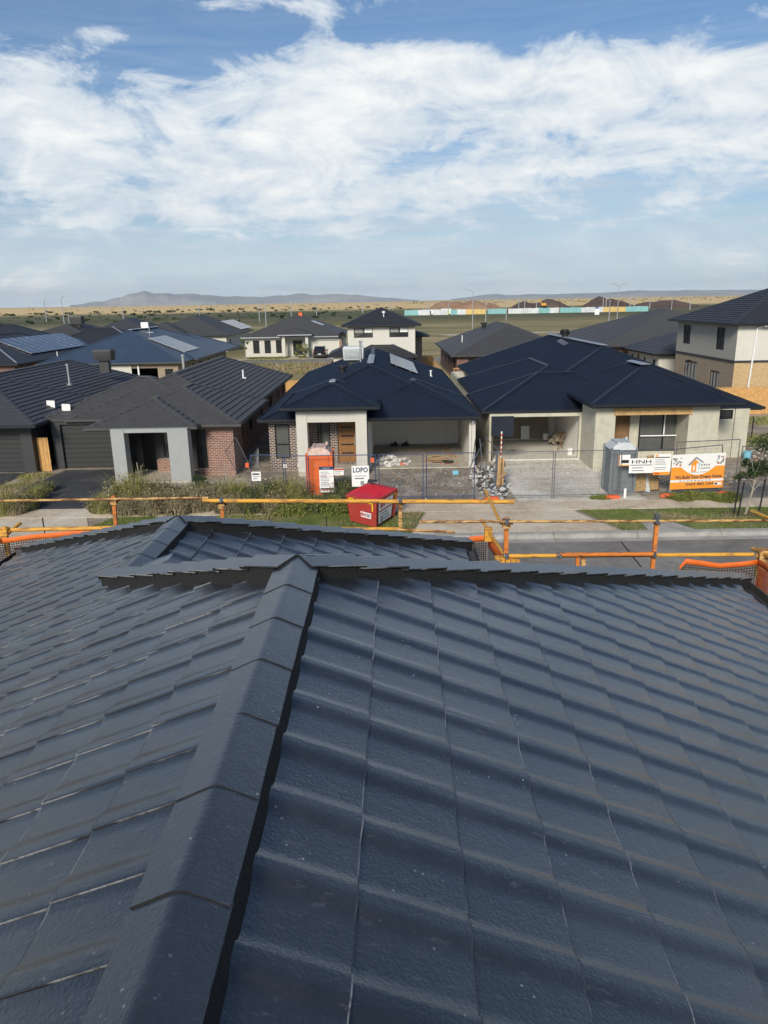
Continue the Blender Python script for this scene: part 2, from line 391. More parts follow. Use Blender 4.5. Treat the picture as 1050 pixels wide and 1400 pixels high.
# ------------------------------------------------------------------ clipped roof planes
def clip(poly, a, bb, c):
    """keep a*x+b*y<=c"""
    out = []; n = len(poly)
    for i in range(n):
        p, q = poly[i], poly[(i + 1) % n]; dp = a * p[0] + bb * p[1] - c; dq = a * q[0] + bb * q[1] - c
        if dp <= 0: out.append(p)
        if dp * dq < 0:
            t = dp / (dp - dq); out.append((p[0] + (q[0] - p[0]) * t, p[1] + (q[1] - p[1]) * t))
    return out
def roof_plane(mb, poly3, style, thick=.0, upitch=.30, gauge=.33):
    """poly3: convex, first edge = eave (left->right seen from outside). Adds a surface with real courses or ribs."""
    P0 = Vector(poly3[0]); U = (Vector(poly3[1]) - P0).normalized()
    N = None
    for i in range(2, len(poly3)):
        N = U.cross(Vector(poly3[i]) - P0)
        if N.length > 1e-4: break
    N.normalize()
    V = N.cross(U)
    pl = [((Vector(q) - P0).dot(U), (Vector(q) - P0).dot(V)) for q in poly3]
    umin, umax = min(p[0] for p in pl), max(p[0] for p in pl); vmax = max(p[1] for p in pl)
    def W3(u, v, h): return P0 + U * u + V * v + N * h
    if style == 'plain':
        mb.add([W3(u, v, 0) for u, v in pl], [tuple(range(len(pl)))]); return
    def inside_cell(u0, u1, v0, v1):
        c = [(u0, v0), (u1, v0), (u1, v1), (u0, v1)]
        for i in range(len(pl)):
            p, q = pl[i], pl[(i + 1) % len(pl)]; a, bb = q[1] - p[1], -(q[0] - p[0]); cc = a * p[0] + bb * p[1]
            c = clip(c, a, bb, cc)
            if len(c) < 3: return None
        return c
    if style == 'corr':
        n = int((umax - umin) / (upitch / 4)) + 1
        for i in range(n):
            u0 = umin + i * upitch / 4; u1 = u0 + upitch / 4
            c = inside_cell(u0, u1, -1, vmax + 1)
            if not c: continue
            h = lambda u: .011 * math.cos(2 * math.pi * (u - umin) / upitch)
            mb.add([W3(p[0], p[1], h(p[0])) for p in c], [tuple(range(len(c)))], 0, True)
        return
    ub = [0, .03, .07, upitch] if style == 'roll' else None
    nv = int(vmax / gauge) + 1
    for k in range(nv):
        v0, v1 = k * gauge, (k + 1) * gauge
        c = inside_cell(umin - 1, umax + 1, v0, v1)
        if not c: continue
        lo, hi = min(p[0] for p in c), max(p[0] for p in c)
        def hh(u, v):
            h = .042 * (1 - (v - v0) / gauge)
            if ub:
                q = (u - umin + (k % 2) * 0) % upitch
                h += .02 * max(0, 1 - abs(q - .035) / .035)
            return h
        if not ub:
            mb.add([W3(p[0], p[1], hh(*p)) for p in c], [tuple(range(len(c)))])
            bot = [p for p in c if abs(p[1] - v0) < 1e-6]
            if len(bot) >= 2:
                a_, b_ = min(p[0] for p in bot), max(p[0] for p in bot)
                mb.quad(W3(a_, v0, -.01), W3(b_, v0, -.01), W3(b_, v0, .042), W3(a_, v0, .042))
        else:
            i0 = int((lo - umin) / upitch); i1 = int((hi - umin) / upitch) + 1
            for i in range(i0, i1):
                base = umin + i * upitch
                for a0, a1 in ((0, .035), (.035, .07), (.07, upitch)):
                    cc = [p for p in c]
                    cc = clip(cc, -1, 0, -(base + a0)); cc = clip(cc, 1, 0, base + a1) if len(cc) > 2 else []
                    if len(cc) < 3: continue
                    def hq(u, v):
                        q = u - base; h = .042 * (1 - (v - v0) / gauge)
                        return h + .009 * max(0, 1 - abs(q - .035) / .035)
                    mb.add([W3(p[0], p[1], hq(*p)) for p in cc], [tuple(range(len(cc)))], 0, False)
                    bot = [p for p in cc if abs(p[1] - v0) < 1e-6]
                    if len(bot) >= 2:
                        a_, b_ = min(p[0] for p in bot), max(p[0] for p in bot)
                        mb.quad(W3(a_, v0, -.01), W3(b_, v0, -.01), W3(b_, v0, hq(b_, v0)), W3(a_, v0, hq(a_, v0)))
def hip_roof(x0, x1, y0, y1, z, t):
    """planes (eave edge first) + ridge/hip lines of a rectangular hip roof"""
    wx, wy = x1 - x0, y1 - y0
    if wx <= wy:
        h = wx / 2; r0 = ((x0 + x1) / 2, y0 + h, z + t * h); r1 = ((x0 + x1) / 2, y1 - h, z + t * h)
        pls = [[(x0, y0, z), (x1, y0, z), r0], [(x1, y0, z), (x1, y1, z), r1, r0], [(x1, y1, z), (x0, y1, z), r1], [(x0, y1, z), (x0, y0, z), r0, r1]]
        hips = [((x0, y0, z), r0), ((x1, y0, z), r0), ((x0, y1, z), r1), ((x1, y1, z), r1)]; ridge = (r0, r1)
    else:
        h = wy / 2; r0 = (x0 + h, (y0 + y1) / 2, z + t * h); r1 = (x1 - h, (y0 + y1) / 2, z + t * h)
        pls = [[(x0, y0, z), (x1, y0, z), r1, r0], [(x1, y0, z), (x1, y1, z), r1], [(x1, y1, z), (x0, y1, z), r0, r1], [(x0, y1, z), (x0, y0, z), r0]]
        hips = [((x0, y0, z), r0), ((x0, y1, z), r0), ((x1, y0, z), r1), ((x1, y1, z), r1)]; ridge = (r0, r1)
    pls = [p if (Vector(p[-1]) - Vector(p[-2])).length > 1e-3 else p[:-1] for p in pls]
    return pls, hips, ridge
def cap_line(mb, a, bb, w, lift=.05, seg=None):
    a, bb = Vector(a), Vector(bb); t = (bb - a)
    if t.length < .05: return
    L = t.length; t.normalize(); sx = t.cross(Vector((0, 0, 1))).normalized(); upn = sx.cross(t)
    n = max(1, int(L / seg)) if seg else 1
    for i in range(n):
        p, q = a + t * (L * i / n), a + t * (L * (i + 1) / n)
        l0, l1 = (lift + .02, lift) if seg else (lift, lift)
        vs = []
        for c, l in ((p, l0), (q, l1)):
            vs += [c - sx * w + upn * (l - .07), c - sx * w * .94 + upn * (l - .045), c + upn * l, c + sx * w * .94 + upn * (l - .045), c + sx * w + upn * (l - .07)]
        mb.add(vs, [(j, j + 5, j + 6, j + 1) for j in range(4)] + [(0, 1, 2, 3, 4), (9, 8, 7, 6, 5)])
def make_roof(root, rects, style, m_roof, m_cap, m_gut, upitch=.30, gauge=.33, capw=.13, seg=.4, soffit=None, gut=True, name='roof'):
    mb, mc, mg, ms = MB(), MB(), MB(), MB()
    for i, (x0, x1, y0, y1, z, t) in enumerate(rects):
        pls, hips, ridge = hip_roof(x0, x1, y0, y1, z + .006 * i, t)
        for j, p in enumerate(pls):
            roof_plane(mb, p, style, upitch=upitch, gauge=gauge)
        for a, bb in hips: cap_line(mc, a, bb, capw, .05, seg)
        cap_line(mc, ridge[0], ridge[1], capw, .055, seg)
        g = .11; e = .004 * i
        for (ax, ay, bx, by) in ((x0, y0, x1, y0), (x1, y0, x1, y1), (x1, y1, x0, y1), (x0, y1, x0, y0)):
            dx, dy = bx - ax, by - ay; l = math.hypot(dx, dy); dx /= l; dy /= l; nx, ny = dy, -dx
            zt = z + .02 + e
            # open-topped gutter: front lip, bottom, back
            mg.obox((ax - dx * g + nx * g, ay - dy * g + ny * g, zt - .13), (dx * (l + 2 * g), dy * (l + 2 * g), 0), (-nx * .015, -ny * .015, 0), (0, 0, .13))
            mg.obox((ax - dx * .001, ay - dy * .001, zt - .13), (dx * l, dy * l, 0), (nx * (g - .016), ny * (g - .016), 0), (0, 0, .015))
            mg.obox((ax, ay, zt - .18), (dx * l, dy * l, 0), (-nx * .02, -ny * .02, 0), (0, 0, .17))
        ms.box(x0 + .03, x1 - .03, y0 + .03, y1 - .03, z - .15 - e, z - .135 - e)
    r = mb.build(name, m_roof, root)
    mc.build('ridge_capping', m_cap, r)
    if gut: mg.build('gutter', m_gut, root); 
    ms.build('soffit', soffit or m_gut, root)
    return r

# ------------------------------------------------------------------ walls with openings
def wall(mb, a, bb, z0, z1, holes=(), th=.2, mi=0):
    """vertical wall from a to bb (xy); outward normal is to the right of a->bb. holes: (s0,s1,h0,h1) along the wall"""
    a, bb = Vector((a[0], a[1], 0)), Vector((bb[0], bb[1], 0)); L = (bb - a).length; t = (bb - a) / L; n = Vector((t.y, -t.x, 0))
    ss = sorted({0, L, *[h[0] for h in holes], *[h[1] for h in holes]}); zs = sorted({z0, z1, *[h[2] for h in holes], *[h[3] for h in holes]})
    def Q(s_, z, d_): p = a + t * s_ - n * d_; return (p.x, p.y, z)
    def solid(i, j):
        if i < 0 or j < 0 or i >= len(ss) - 1 or j >= len(zs) - 1: return False
        cs, cz = (ss[i] + ss[i + 1]) / 2, (zs[j] + zs[j + 1]) / 2
        return not any(h[0] < cs < h[1] and h[2] < cz < h[3] for h in holes)
    for i in range(len(ss) - 1):
        for j in range(len(zs) - 1):
            if not solid(i, j): continue
            s0, s1, c0, c1 = ss[i], ss[i + 1], zs[j], zs[j + 1]
            mb.quad(Q(s0, c0, 0), Q(s1, c0, 0), Q(s1, c1, 0), Q(s0, c1, 0), mi); mb.quad(Q(s1, c0, th), Q(s0, c0, th), Q(s0, c1, th), Q(s1, c1, th), mi)
            if i > 0 and not solid(i - 1, j): mb.quad(Q(s0, c0, th), Q(s0, c0, 0), Q(s0, c1, 0), Q(s0, c1, th), mi)
            if i < len(ss) - 2 and not solid(i + 1, j): mb.quad(Q(s1, c0, 0), Q(s1, c0, th), Q(s1, c1, th), Q(s1, c1, 0), mi)
            if not solid(i, j - 1): mb.quad(Q(s0, c0, th), Q(s1, c0, th), Q(s1, c0, 0), Q(s0, c0, 0), mi)
            if not solid(i, j + 1): mb.quad(Q(s0, c1, 0), Q(s1, c1, 0), Q(s1, c1, th), Q(s0, c1, th), mi)
    return t, n
def window(root, a, t, n, s0, s1, h0, h1, mull=(), trans=(), fr=.06, m_f=None, m_g=None, depth=.07, name='window', **tags):
    """framed window set back in its opening"""
    m_f = m_f or M_BLKF; m_g = m_g or M_GLASS
    a = Vector((a[0], a[1], 0)); F_ = MB()
    def bx(sa, sb, za, zb, d0, d1, mb): mb.obox(a + t * sa - n * d1 + Vector((0, 0, za)), t * (sb - sa), n * (d1 - d0), (0, 0, zb - za))
    bx(s0, s0 + fr, h0, h1, depth - .04, depth + .03, F_); bx(s1 - fr, s1, h0, h1, depth - .04, depth + .03, F_)
    bx(s0 + fr, s1 - fr, h0, h0 + fr, depth - .04, depth + .03, F_); bx(s0 + fr, s1 - fr, h1 - fr, h1, depth - .04, depth + .03, F_)
    for q in mull: bx(s0 + (s1 - s0) * q - fr / 2, s0 + (s1 - s0) * q + fr / 2, h0 + fr, h1 - fr, depth - .038, depth + .028, F_)
    for q in trans: bx(s0 + fr, s1 - fr, h0 + (h1 - h0) * q - fr / 2, h0 + (h1 - h0) * q + fr / 2, depth - .036, depth + .026, F_)
    f = F_.build(name, m_f, root, **tags)
    ms = [0, *mull, 1]; ts = [0, *trans, 1]
    for i in range(len(ms) - 1):
        for j in range(len(ts) - 1):
            G = MB(); bx(s0 + (s1 - s0) * ms[i] + fr * .4, s0 + (s1 - s0) * ms[i + 1] - fr * .4, h0 + (h1 - h0) * ts[j] + fr * .4, h0 + (h1 - h0) * ts[j + 1] - fr * .4, depth + .004, depth + .014, G)
            G.build('pane', m_g, f)
    return f

# ================================================================== SETTING
def field_fn(B, p, C):
    g = B.n('ShaderNodeNewGeometry').outputs['Position']; gx, gy, gz = B.sep(g)
    st = B.comb(B.m('MULTIPLY', gx, .35), gy, 0.); n1 = B.noise(st, .018, 7, .66, .5); n2 = B.noise(st, .13, 6, .7); n3 = B.noise(g, 1.3, 5, .7)
    nn = B.m('ADD', B.m('MULTIPLY', n1, .45), B.m('ADD', B.m('MULTIPLY', n2, .35), B.m('MULTIPLY', n3, .2)))
    near = B.ramp(nn, [(.36, (.10, .10, .042)), (.45, (.18, .165, .075)), (.52, (.29, .245, .125)), (.60, (.44, .355, .21))])
    scrub = B.ramp(nn, [(.38, (.045, .056, .030)), (.50, (.095, .10, .055)), (.60, (.20, .175, .095))])
    tan = B.ramp(nn, [(.36, (.50, .34, .14)), (.5, (.72, .52, .25)), (.62, (.80, .60, .32))])
    yy = B.m('ADD', gy, B.m('MULTIPLY', B.m('SUBTRACT', n1, .5), 260.))
    f1 = B.ramp(B.m('MULTIPLY', yy, .001), [(.27, 0), (.36, .9), (.62, .95), (.70, 0)])
    f2 = B.ramp(B.m('MULTIPLY', yy, .0005), [(.37, 0), (.40, 1)])
    # towards the right the scrub gives way to the building site and dry paddocks
    c = B.mix(f1, near, scrub); c = B.mix(f2, c, tan)
    B.put(p.inputs['Base Color'], c); p.inputs['Roughness'].default_value = .95; p.inputs['Specular IOR Level'].default_value = .1
M_FIELD = mat('field', fn=field_fn)
def dirt_fn(c0, c1, c2, sc=.8, chips=.0):
    def f(B, p, C):
        g = B.n('ShaderNodeNewGeometry').outputs['Position']
        n1 = B.noise(g, sc, 7, .68, .6); n2 = B.noise(g, sc * 9, 5, .7)
        nn = B.m('ADD', B.m('MULTIPLY', n1, .65), B.m('MULTIPLY', n2, .35))
        c = B.ramp(nn, [(.36, c0), (.5, c1), (.62, c2)])
        if chips:
            v = B.n('ShaderNodeTexVoronoi'); v.inputs['Scale'].default_value = 9.; B.put(v.inputs['Vector'], g)
            k = B.ramp(v.outputs['Distance'], [(.10, 1), (.16, 0)]); kk = B.ramp(B.noise(g, 1.1, 4, .7), [(.46, 0), (.62, chips)])
            c = B.mix(B.m('MULTIPLY', k, kk), c, (.52, .50, .46))
        B.put(p.inputs['Base Color'], c); p.inputs['Roughness'].default_value = .92
        bn = B.n('ShaderNodeBump'); bn.inputs['Strength'].default_value = .5; bn.inputs['Distance'].default_value = .05
        B.put(bn.inputs['Height'], n2); B.nt.links.new(bn.outputs[0], p.inputs['Normal'])
    return f
M_DIRT = mat('dirt', fn=dirt_fn((.17, .135, .10), (.32, .265, .20), (.50, .43, .34), .7, .7))
M_MUD = mat('muddy_slab', fn=dirt_fn((.15, .125, .10), (.27, .235, .19), (.46, .41, .34), .8, .9))
M_DUSTC = mat('dusty_concrete', fn=dirt_fn((.42, .36, .27), (.66, .61, .52), (.80, .76, .68), .45, 0))
M_PATH = mat('footpath', fn=dirt_fn((.42, .33, .23), (.57, .475, .355), (.66, .585, .475), .45))
M_KERB = mat('kerb', fn=dirt_fn((.27, .25, .21), (.37, .35, .31), (.45, .43, .39), 1.1))
M_ASPH = mat('asphalt', fn=dirt_fn((.15, .137, .12), (.205, .19, .17), (.27, .25, .222), .35))
M_DRIVE = mat('dark_concrete', fn=dirt_fn((.028, .030, .036), (.042, .044, .050), (.085, .08, .072), .5))
M_GRAV = mat('gravel', fn=dirt_fn((.22, .19, .15), (.40, .36, .30), (.56, .52, .45), 5.))
M_LAWN = mat('lawn_soil', fn=dirt_fn((.08, .105, .03), (.13, .155, .045), (.25, .22, .11), .8))
M_SLAB = mat('slab', fn=dirt_fn((.34, .30, .24), (.46, .41, .34), (.55, .51, .44), .8, .25))
M_SLABR = mat('slab_pale', fn=dirt_fn((.50, .47, .40), (.62, .59, .52), (.70, .68, .62), .6, .1))
M_MOUR = mat('mound_red', fn=dirt_fn((.22, .115, .06), (.33, .185, .105), (.42, .27, .16), .09))
M_MOUD = mat('mound_dark', fn=dirt_fn((.055, .035, .028), (.10, .062, .045), (.15, .10, .07), .09))
M_HILL = mat('hill', fn=dirt_fn((.28, .31, .32), (.36, .38, .375), (.50, .48, .43), .0012))  # pale bluish tones put part of the distance haze into the colour

S = dict(kind='structure')
g = MB(); ys = [-400, 12, 25.4, 25.6, 70, 300, 1500, 9600]; zs_ = [-.2, -.2, -.2, -.022, -.022, -.022, -.022, -.022]
xs_ = [-9000, -300, -40, 40, 300, 9000]
for j in range(len(ys) - 1):
    for i in range(len(xs_) - 1):
        g.quad((xs_[i], ys[j], zs_[j]), (xs_[i + 1], ys[j], zs_[j]), (xs_[i + 1], ys[j + 1], zs_[j + 1]), (xs_[i], ys[j + 1], zs_[j + 1]))
g.build('ground', M_FIELD, **S)
MB().box(-90, 90, 13, 24.90, -.195, -.12).build('road', M_ASPH, **S)
# kerb and channel: roll-over profile swept along the street
prof = [(24.88, -.19), (24.88, -.112), (25.14, -.125), (25.24, -.11), (25.38, -.02), (25.46, .0), (25.70, .006), (25.70, -.19)]
kbr = MB().box(-90, 90, 24.90, 25.68, -.195, -.14).build('kerb', M_KERB, **S); n = len(prof); kx = -90.
kb = MB(); kb.add([(xx, p[0], p[1]) for xx in (0, 2.98) for p in prof], [(i, i + 1, n + i + 1, n + i) for i in range(n - 1)] + [tuple(range(n))[::-1], tuple(range(n, 2 * n))])
ks = kb.build('kerb_segment', M_KERB, kbr); ks.location = (kx, 0, 0)
while kx < 86.9:
    kx += 3.; o = ks.copy(); link(o); o.parent = kbr; o.location = (kx, 0, 0)
MB().obox((8.05, 22.2, -.117), (.05, 0, 0), (.15, 2.6, 0), (0, 0, .003)).build('road_joint', M_BLKP, **S)
# soil of the front strip, lots and paths, each lying a few mm above the last
MB().box(-90, 90, 25.70, 61, -.1, -.012).build('lot_soil', M_DIRT, **S)
fpr = MB().box(-60, 60, 28.56, 29.84, -.06, -.004).build('footpath', M_PATH, **S); fx = -60.; sm_ = MB().box(0, 1.485, 28.55, 29.85, -.05, .012).build('slab', M_PATH, fpr)
sm_.location = (fx, 0, 0)
while fx < 58.4:
    fx += 1.5; o = sm_.copy(); link(o); o.parent = fpr; o.location = (fx, 0, rnd.uniform(0, .005))
def slab(name, poly, z, m_, th=.04): return MB().prism(poly, (z - th, z)).build(name, m_, **S)
slab('crossover', [(.9, 25.70), (8.4, 25.70), (7.4, 28.54), (1.6, 28.54)], .006, M_PATH)
slab('crossover', [(-24.5, 25.70), (-10.9, 25.70), (-12.1, 28.54), (-23.8, 28.54)], .006, M_PATH)
slab('crossover', [(9.5, 25.70), (11.2, 25.70), (10.6, 26.9), (9.6, 26.9)], .002, M_KERB)
slab('driveway', [(-1.0, 29.86), (4.6, 29.86), (4.5, 36.6), (-.75, 36.6)], .010, M_MUD)
slab('driveway', [(5.5, 29.86), (10.9, 29.86), (10.2, 38.0), (5.4, 38.0)], .014, M_DUSTC)
slab('driveway', [(-17.3, 29.86), (-12.85, 29.86), (-13.2, 37.5), (-16.7, 37.5)], .010, M_DRIVE)
slab('driveway', [(-27, 29.86), (-18.7, 29.86), (-18.4, 37.0), (-26.5, 37.0)], .010, M_DRIVE)
slab('gravel_bed', [(-12.8, 31.6), (-7.0, 31.6), (-7.0, 34.6), (-13.0, 34.6)], -.004, M_GRAV)
slab('verge', [(-12.0, 25.71), (.85, 25.71), (1.5, 28.54), (-10.8, 28.54)], -.004, M_LAWN)
slab('verge', [(8.6, 25.71), (40, 25.71), (40, 28.54), (7.6, 28.54)], -.004, M_LAWN)
slab('verge', [(-60, 25.71), (-24.7, 25.71), (-24, 28.54), (-60, 28.54)], -.004, M_LAWN)
# back street behind the first row
slab('road', [(-60, 104), (60, 104), (60, 110.5), (-60, 110.5)], .0, M_ASPH, .02)
slab('footpath', [(-60, 112.2), (-3, 112.2), (-3, 113.6), (-60, 113.6)], .012, M_PATH, .03)
slab('driveway', [(-12.2, 110.6), (-7.6, 110.6), (-7.8, 118.0), (-11.8, 118.0)], .006, M_ASPH, .02)
slab('path', [(-14.6, 113.6), (-13.2, 113.6), (-13.2, 118), (-14.6, 118)], .008, M_PATH, .02)
# pale tracks crossing the open field on the right
def track(pts, w, m_, z=-.008):
    mb = MB()
    for i in range(len(pts) - 1):
        a, bb = Vector(pts[i]), Vector(pts[i + 1]); t = (bb - a).normalized(); n = Vector((-t.y, t.x))
        mb.quad(*[(q.x, q.y, z + .001 * i) for q in (a - n * w, bb - n * w, bb + n * w, a + n * w)])
    return mb.build('dirt_track', m_, **S)
M_TRACK = mat('track', fn=dirt_fn((.30, .25, .17), (.42, .35, .26), (.52, .45, .35), .06))
track([(14, 150), (60, 168), (150, 190), (400, 225)], 3.2, M_TRACK)
track([(14, 182), (70, 196), (170, 222), (420, 262)], 4.2, M_TRACK, -.006)
track([(-160, 300), (-40, 262), (10, 255)], 1.6, M_TRACK)

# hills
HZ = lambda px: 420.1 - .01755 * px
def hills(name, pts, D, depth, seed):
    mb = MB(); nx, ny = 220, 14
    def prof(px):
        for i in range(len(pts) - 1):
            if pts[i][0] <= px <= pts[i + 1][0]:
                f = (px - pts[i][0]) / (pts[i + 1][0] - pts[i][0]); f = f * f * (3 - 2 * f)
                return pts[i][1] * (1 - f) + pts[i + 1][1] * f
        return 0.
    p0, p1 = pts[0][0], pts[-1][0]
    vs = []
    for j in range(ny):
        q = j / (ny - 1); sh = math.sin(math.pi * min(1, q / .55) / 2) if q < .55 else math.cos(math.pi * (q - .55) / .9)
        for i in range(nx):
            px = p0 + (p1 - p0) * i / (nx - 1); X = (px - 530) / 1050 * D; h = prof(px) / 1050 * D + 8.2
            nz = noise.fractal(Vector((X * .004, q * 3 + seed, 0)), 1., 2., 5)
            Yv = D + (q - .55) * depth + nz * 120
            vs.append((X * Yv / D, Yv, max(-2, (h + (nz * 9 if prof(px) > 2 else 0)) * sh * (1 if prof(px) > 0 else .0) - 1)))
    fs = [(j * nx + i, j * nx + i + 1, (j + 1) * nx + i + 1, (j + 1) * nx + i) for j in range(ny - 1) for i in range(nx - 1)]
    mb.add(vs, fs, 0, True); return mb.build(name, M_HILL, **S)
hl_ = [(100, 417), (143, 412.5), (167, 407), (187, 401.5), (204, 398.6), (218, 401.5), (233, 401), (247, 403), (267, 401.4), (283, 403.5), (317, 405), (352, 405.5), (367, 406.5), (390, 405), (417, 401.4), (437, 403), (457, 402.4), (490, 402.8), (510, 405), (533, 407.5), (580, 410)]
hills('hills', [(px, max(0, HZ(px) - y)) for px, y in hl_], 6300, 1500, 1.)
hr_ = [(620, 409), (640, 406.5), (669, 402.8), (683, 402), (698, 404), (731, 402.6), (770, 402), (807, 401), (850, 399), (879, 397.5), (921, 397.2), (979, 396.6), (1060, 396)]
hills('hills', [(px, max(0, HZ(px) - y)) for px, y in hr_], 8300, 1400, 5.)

# haze
hz = MB().box(-8900, 8900, -60, 9500, -3, 175).build('haze', [], kind='stuff')
hm = bpy.data.materials.new('haze'); hm.use_nodes = True; hn = hm.node_tree; hn.nodes.clear()
pv = hn.nodes.new('ShaderNodeVolumePrincipled'); pv.inputs['Density'].default_value = .000065; pv.inputs['Color'].default_value = (.80, .87, .95, 1)
pv.inputs['Anisotropy'].default_value = .2
ho = hn.nodes.new('ShaderNodeOutputMaterial'); hn.links.new(pv.outputs[0], ho.inputs['Volume'])
hz.data.materials.append(hm)

# ================================================================== FOREGROUND HOUSE
PSI = R_(-1.0); cp, sp_ = math.cos(PSI), math.sin(PSI)
T, D0, XR = .414, 1.46, -.563
def rf(x, y, d): return Vector((cp * x - sp_ * y, sp_ * x + cp * y, CH_ - d))
def rv(x, y, z): return Vector((cp * x - sp_ * y, sp_ * x + cp * y, z))
house = thing('tiled_roof_house', 'house whose dark grey tiled roof fills the foreground', 'house', (0, 5, 0))
Y1, HR, HLft = 3.93, 4.80, 5.28          # hip apex of the main ridge; half widths
XP, YP = -2.27, 7.22                     # ridge and apex of the front wing
ZE = D0 + T * HR                          # depth of right eave below camera
def dl(x): return D0 + (XR - x) * T       # left plane depth
def dr(x): return D0 + (x - XR) * T       # right plane depth
def dw(x): return dl(XP) + (x - XP) * T   # wing right plane
xe_r, xe_l, xe_w = XR + HR, XR - HLft, XP + 3.25
deck = MB(); o_ = .03
deck.add([rf(XR, -3, D0 + o_), rf(xe_r, -3, dr(xe_r) + o_), rf(xe_r, Y1 + HR, dr(xe_r) + o_), rf(XR, Y1, D0 + o_)], [(0, 1, 2, 3)])
deck.add([rf(XR, Y1, D0 + o_), rf(xe_r, Y1 + HR, dr(xe_r) + o_), rf(XR, Y1 + HR, dr(xe_r) + o_ + .001)], [(0, 1, 2)])
deck.add([rf(XR, Y1, D0 + o_), rf(XR, Y1 + HR, dr(xe_r) + o_), rf(XP, Y1 + HR, dr(xe_r) + o_), rf(XP, Y1 + (XR - XP), dl(XP) + o_)], [(0, 1, 2, 3)])
deck.add([rf(XR, -3, D0 + o_), rf(XR, Y1, D0 + o_), rf(XP, Y1 + XR - XP, dl(XP) + o_), rf(XP, YP, dl(XP) + o_), rf(xe_l, YP + XP - xe_l, dl(xe_l) + o_), rf(xe_l, -3, dl(xe_l) + o_)], [(0, 1, 2, 3, 4, 5)])
deck.add([rf(XP, Y1 + XR - XP, dw(XP) + o_), rf(xe_w, Y1 + XR - XP, dw(xe_w) + o_), rf(xe_w, YP + 3.25, dw(xe_w) + o_), rf(XP, YP, dw(XP) + o_)], [(0, 1, 2, 3)])
deck.add([rf(XP, YP, dw(XP) + o_), rf(xe_w, YP + 3.25, dw(xe_w) + o_), rf(XP, YP + 3.25, dw(xe_w) + o_)], [(0, 1, 2)])
deck.add([rf(XP, YP, dw(XP) + o_), rf(XP, YP + 3.25, dw(xe_w) + o_), rf(xe_l, YP + XP - xe_l, dl(xe_l) + o_)], [(0, 1, 2)])
roofp = deck.build('roof', M_POINT_LAPSHADE, house)
# --- one tile, right-hand side down-slope frame: u across, v down, w up
GA = .3225 / math.cos(math.atan(T)); LT = GA + .045
PRF = [(0, .0125), (.004, .0138), (.018, .0142), (.036, .0146), (.054, .0138), (.070, .0112), (.086, .0066), (.100, .0028), (.116, .0007), (.140, 0), (.250, 0), (.265, .0012), (.280, .0036), (.296, .0074)]
def tile_mesh(kk):
    r = random.Random(kk); bm = bmesh.new()
    j = [r.uniform(-.0006, .0006) for _ in PRF]
    rows = []
    for v, tw, in ((-LT, -.0165), (-.005, -.0002), (0., -.0006)):
        rows.append([bm.verts.new((u + (0), v, w + tw + j[i])) for i, (u, w) in enumerate(PRF)])
    for a in range(2):
        for i in range(len(PRF) - 1):
            f = bm.faces.new((rows[a][i], rows[a + 1][i], rows[a + 1][i + 1], rows[a][i + 1])); f.smooth = True; f.material_index = 3 if a == 1 else 0
    lowf = [bm.verts.new((u, -.0015, w - .014)) for u, w in PRF]; top = [bm.verts.new(v.co) for v in rows[2]]
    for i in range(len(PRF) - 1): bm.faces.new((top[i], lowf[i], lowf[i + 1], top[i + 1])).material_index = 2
    e0 = [bm.verts.new(v.co) for v in (rows[0][0], rows[2][0])]; e1 = [bm.verts.new((-.0005, -LT, rows[0][0].co.z - .0028)), bm.verts.new((-.0005, 0, rows[2][0].co.z - .0028))]
    f = bm.faces.new((e0[0], e1[0], e1[1], e0[1])); f.material_index = 1
    e2 = [bm.verts.new((.002, -LT, -.03)), bm.verts.new((.002, 0, -.008))]
    f = bm.faces.new((e1[0], e2[0], e2[1], e1[1])); f.material_index = 2  # lower lip coloured dark as a painted shadow below the pale line
    me = bpy.data.meshes.new('roof_tile'); bm.normal_update(); bm.to_mesh(me); bm.free()
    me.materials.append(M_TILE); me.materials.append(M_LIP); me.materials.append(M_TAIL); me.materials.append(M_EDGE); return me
TM = [tile_mesh(i) for i in range(4)]
ca, sa = math.cos(math.atan(T)), math.sin(math.atan(T))
def basis_(side):   # columns u,v,w in roof frame
    return ((0, -1, 0), (ca, 0, -sa), (sa, 0, ca)) if side > 0 else ((0, 1, 0), (-ca, 0, -sa), (-sa, 0, ca))
tiles = []
def add_tiles(side, x_of, depth, kmax, y_of, region, cuts):
    u, v, w = basis_(side)
    for k in range(kmax):
        x = x_of(k)
        for n in range(-5, 40):
            yy = y_of(n)
            if not region(x, yy): continue
            jz = rnd.uniform(-.0012, .0012)
            mt = Matrix((rv(*u), rv(*v), rv(*w))).transposed().to_4x4() @ Matrix.Rotation(rnd.uniform(-.003, .003), 4, 'Z')
            pos = rf(x, yy, depth(x) - .014 + jz); mt.translation = pos
            tiles.append((mt, side, cuts + (cL3 if (side < 0 and x <= XP - .01 and x > XP - .4 and yy > Y1 + XR - XP + .05) else []), x, yy))
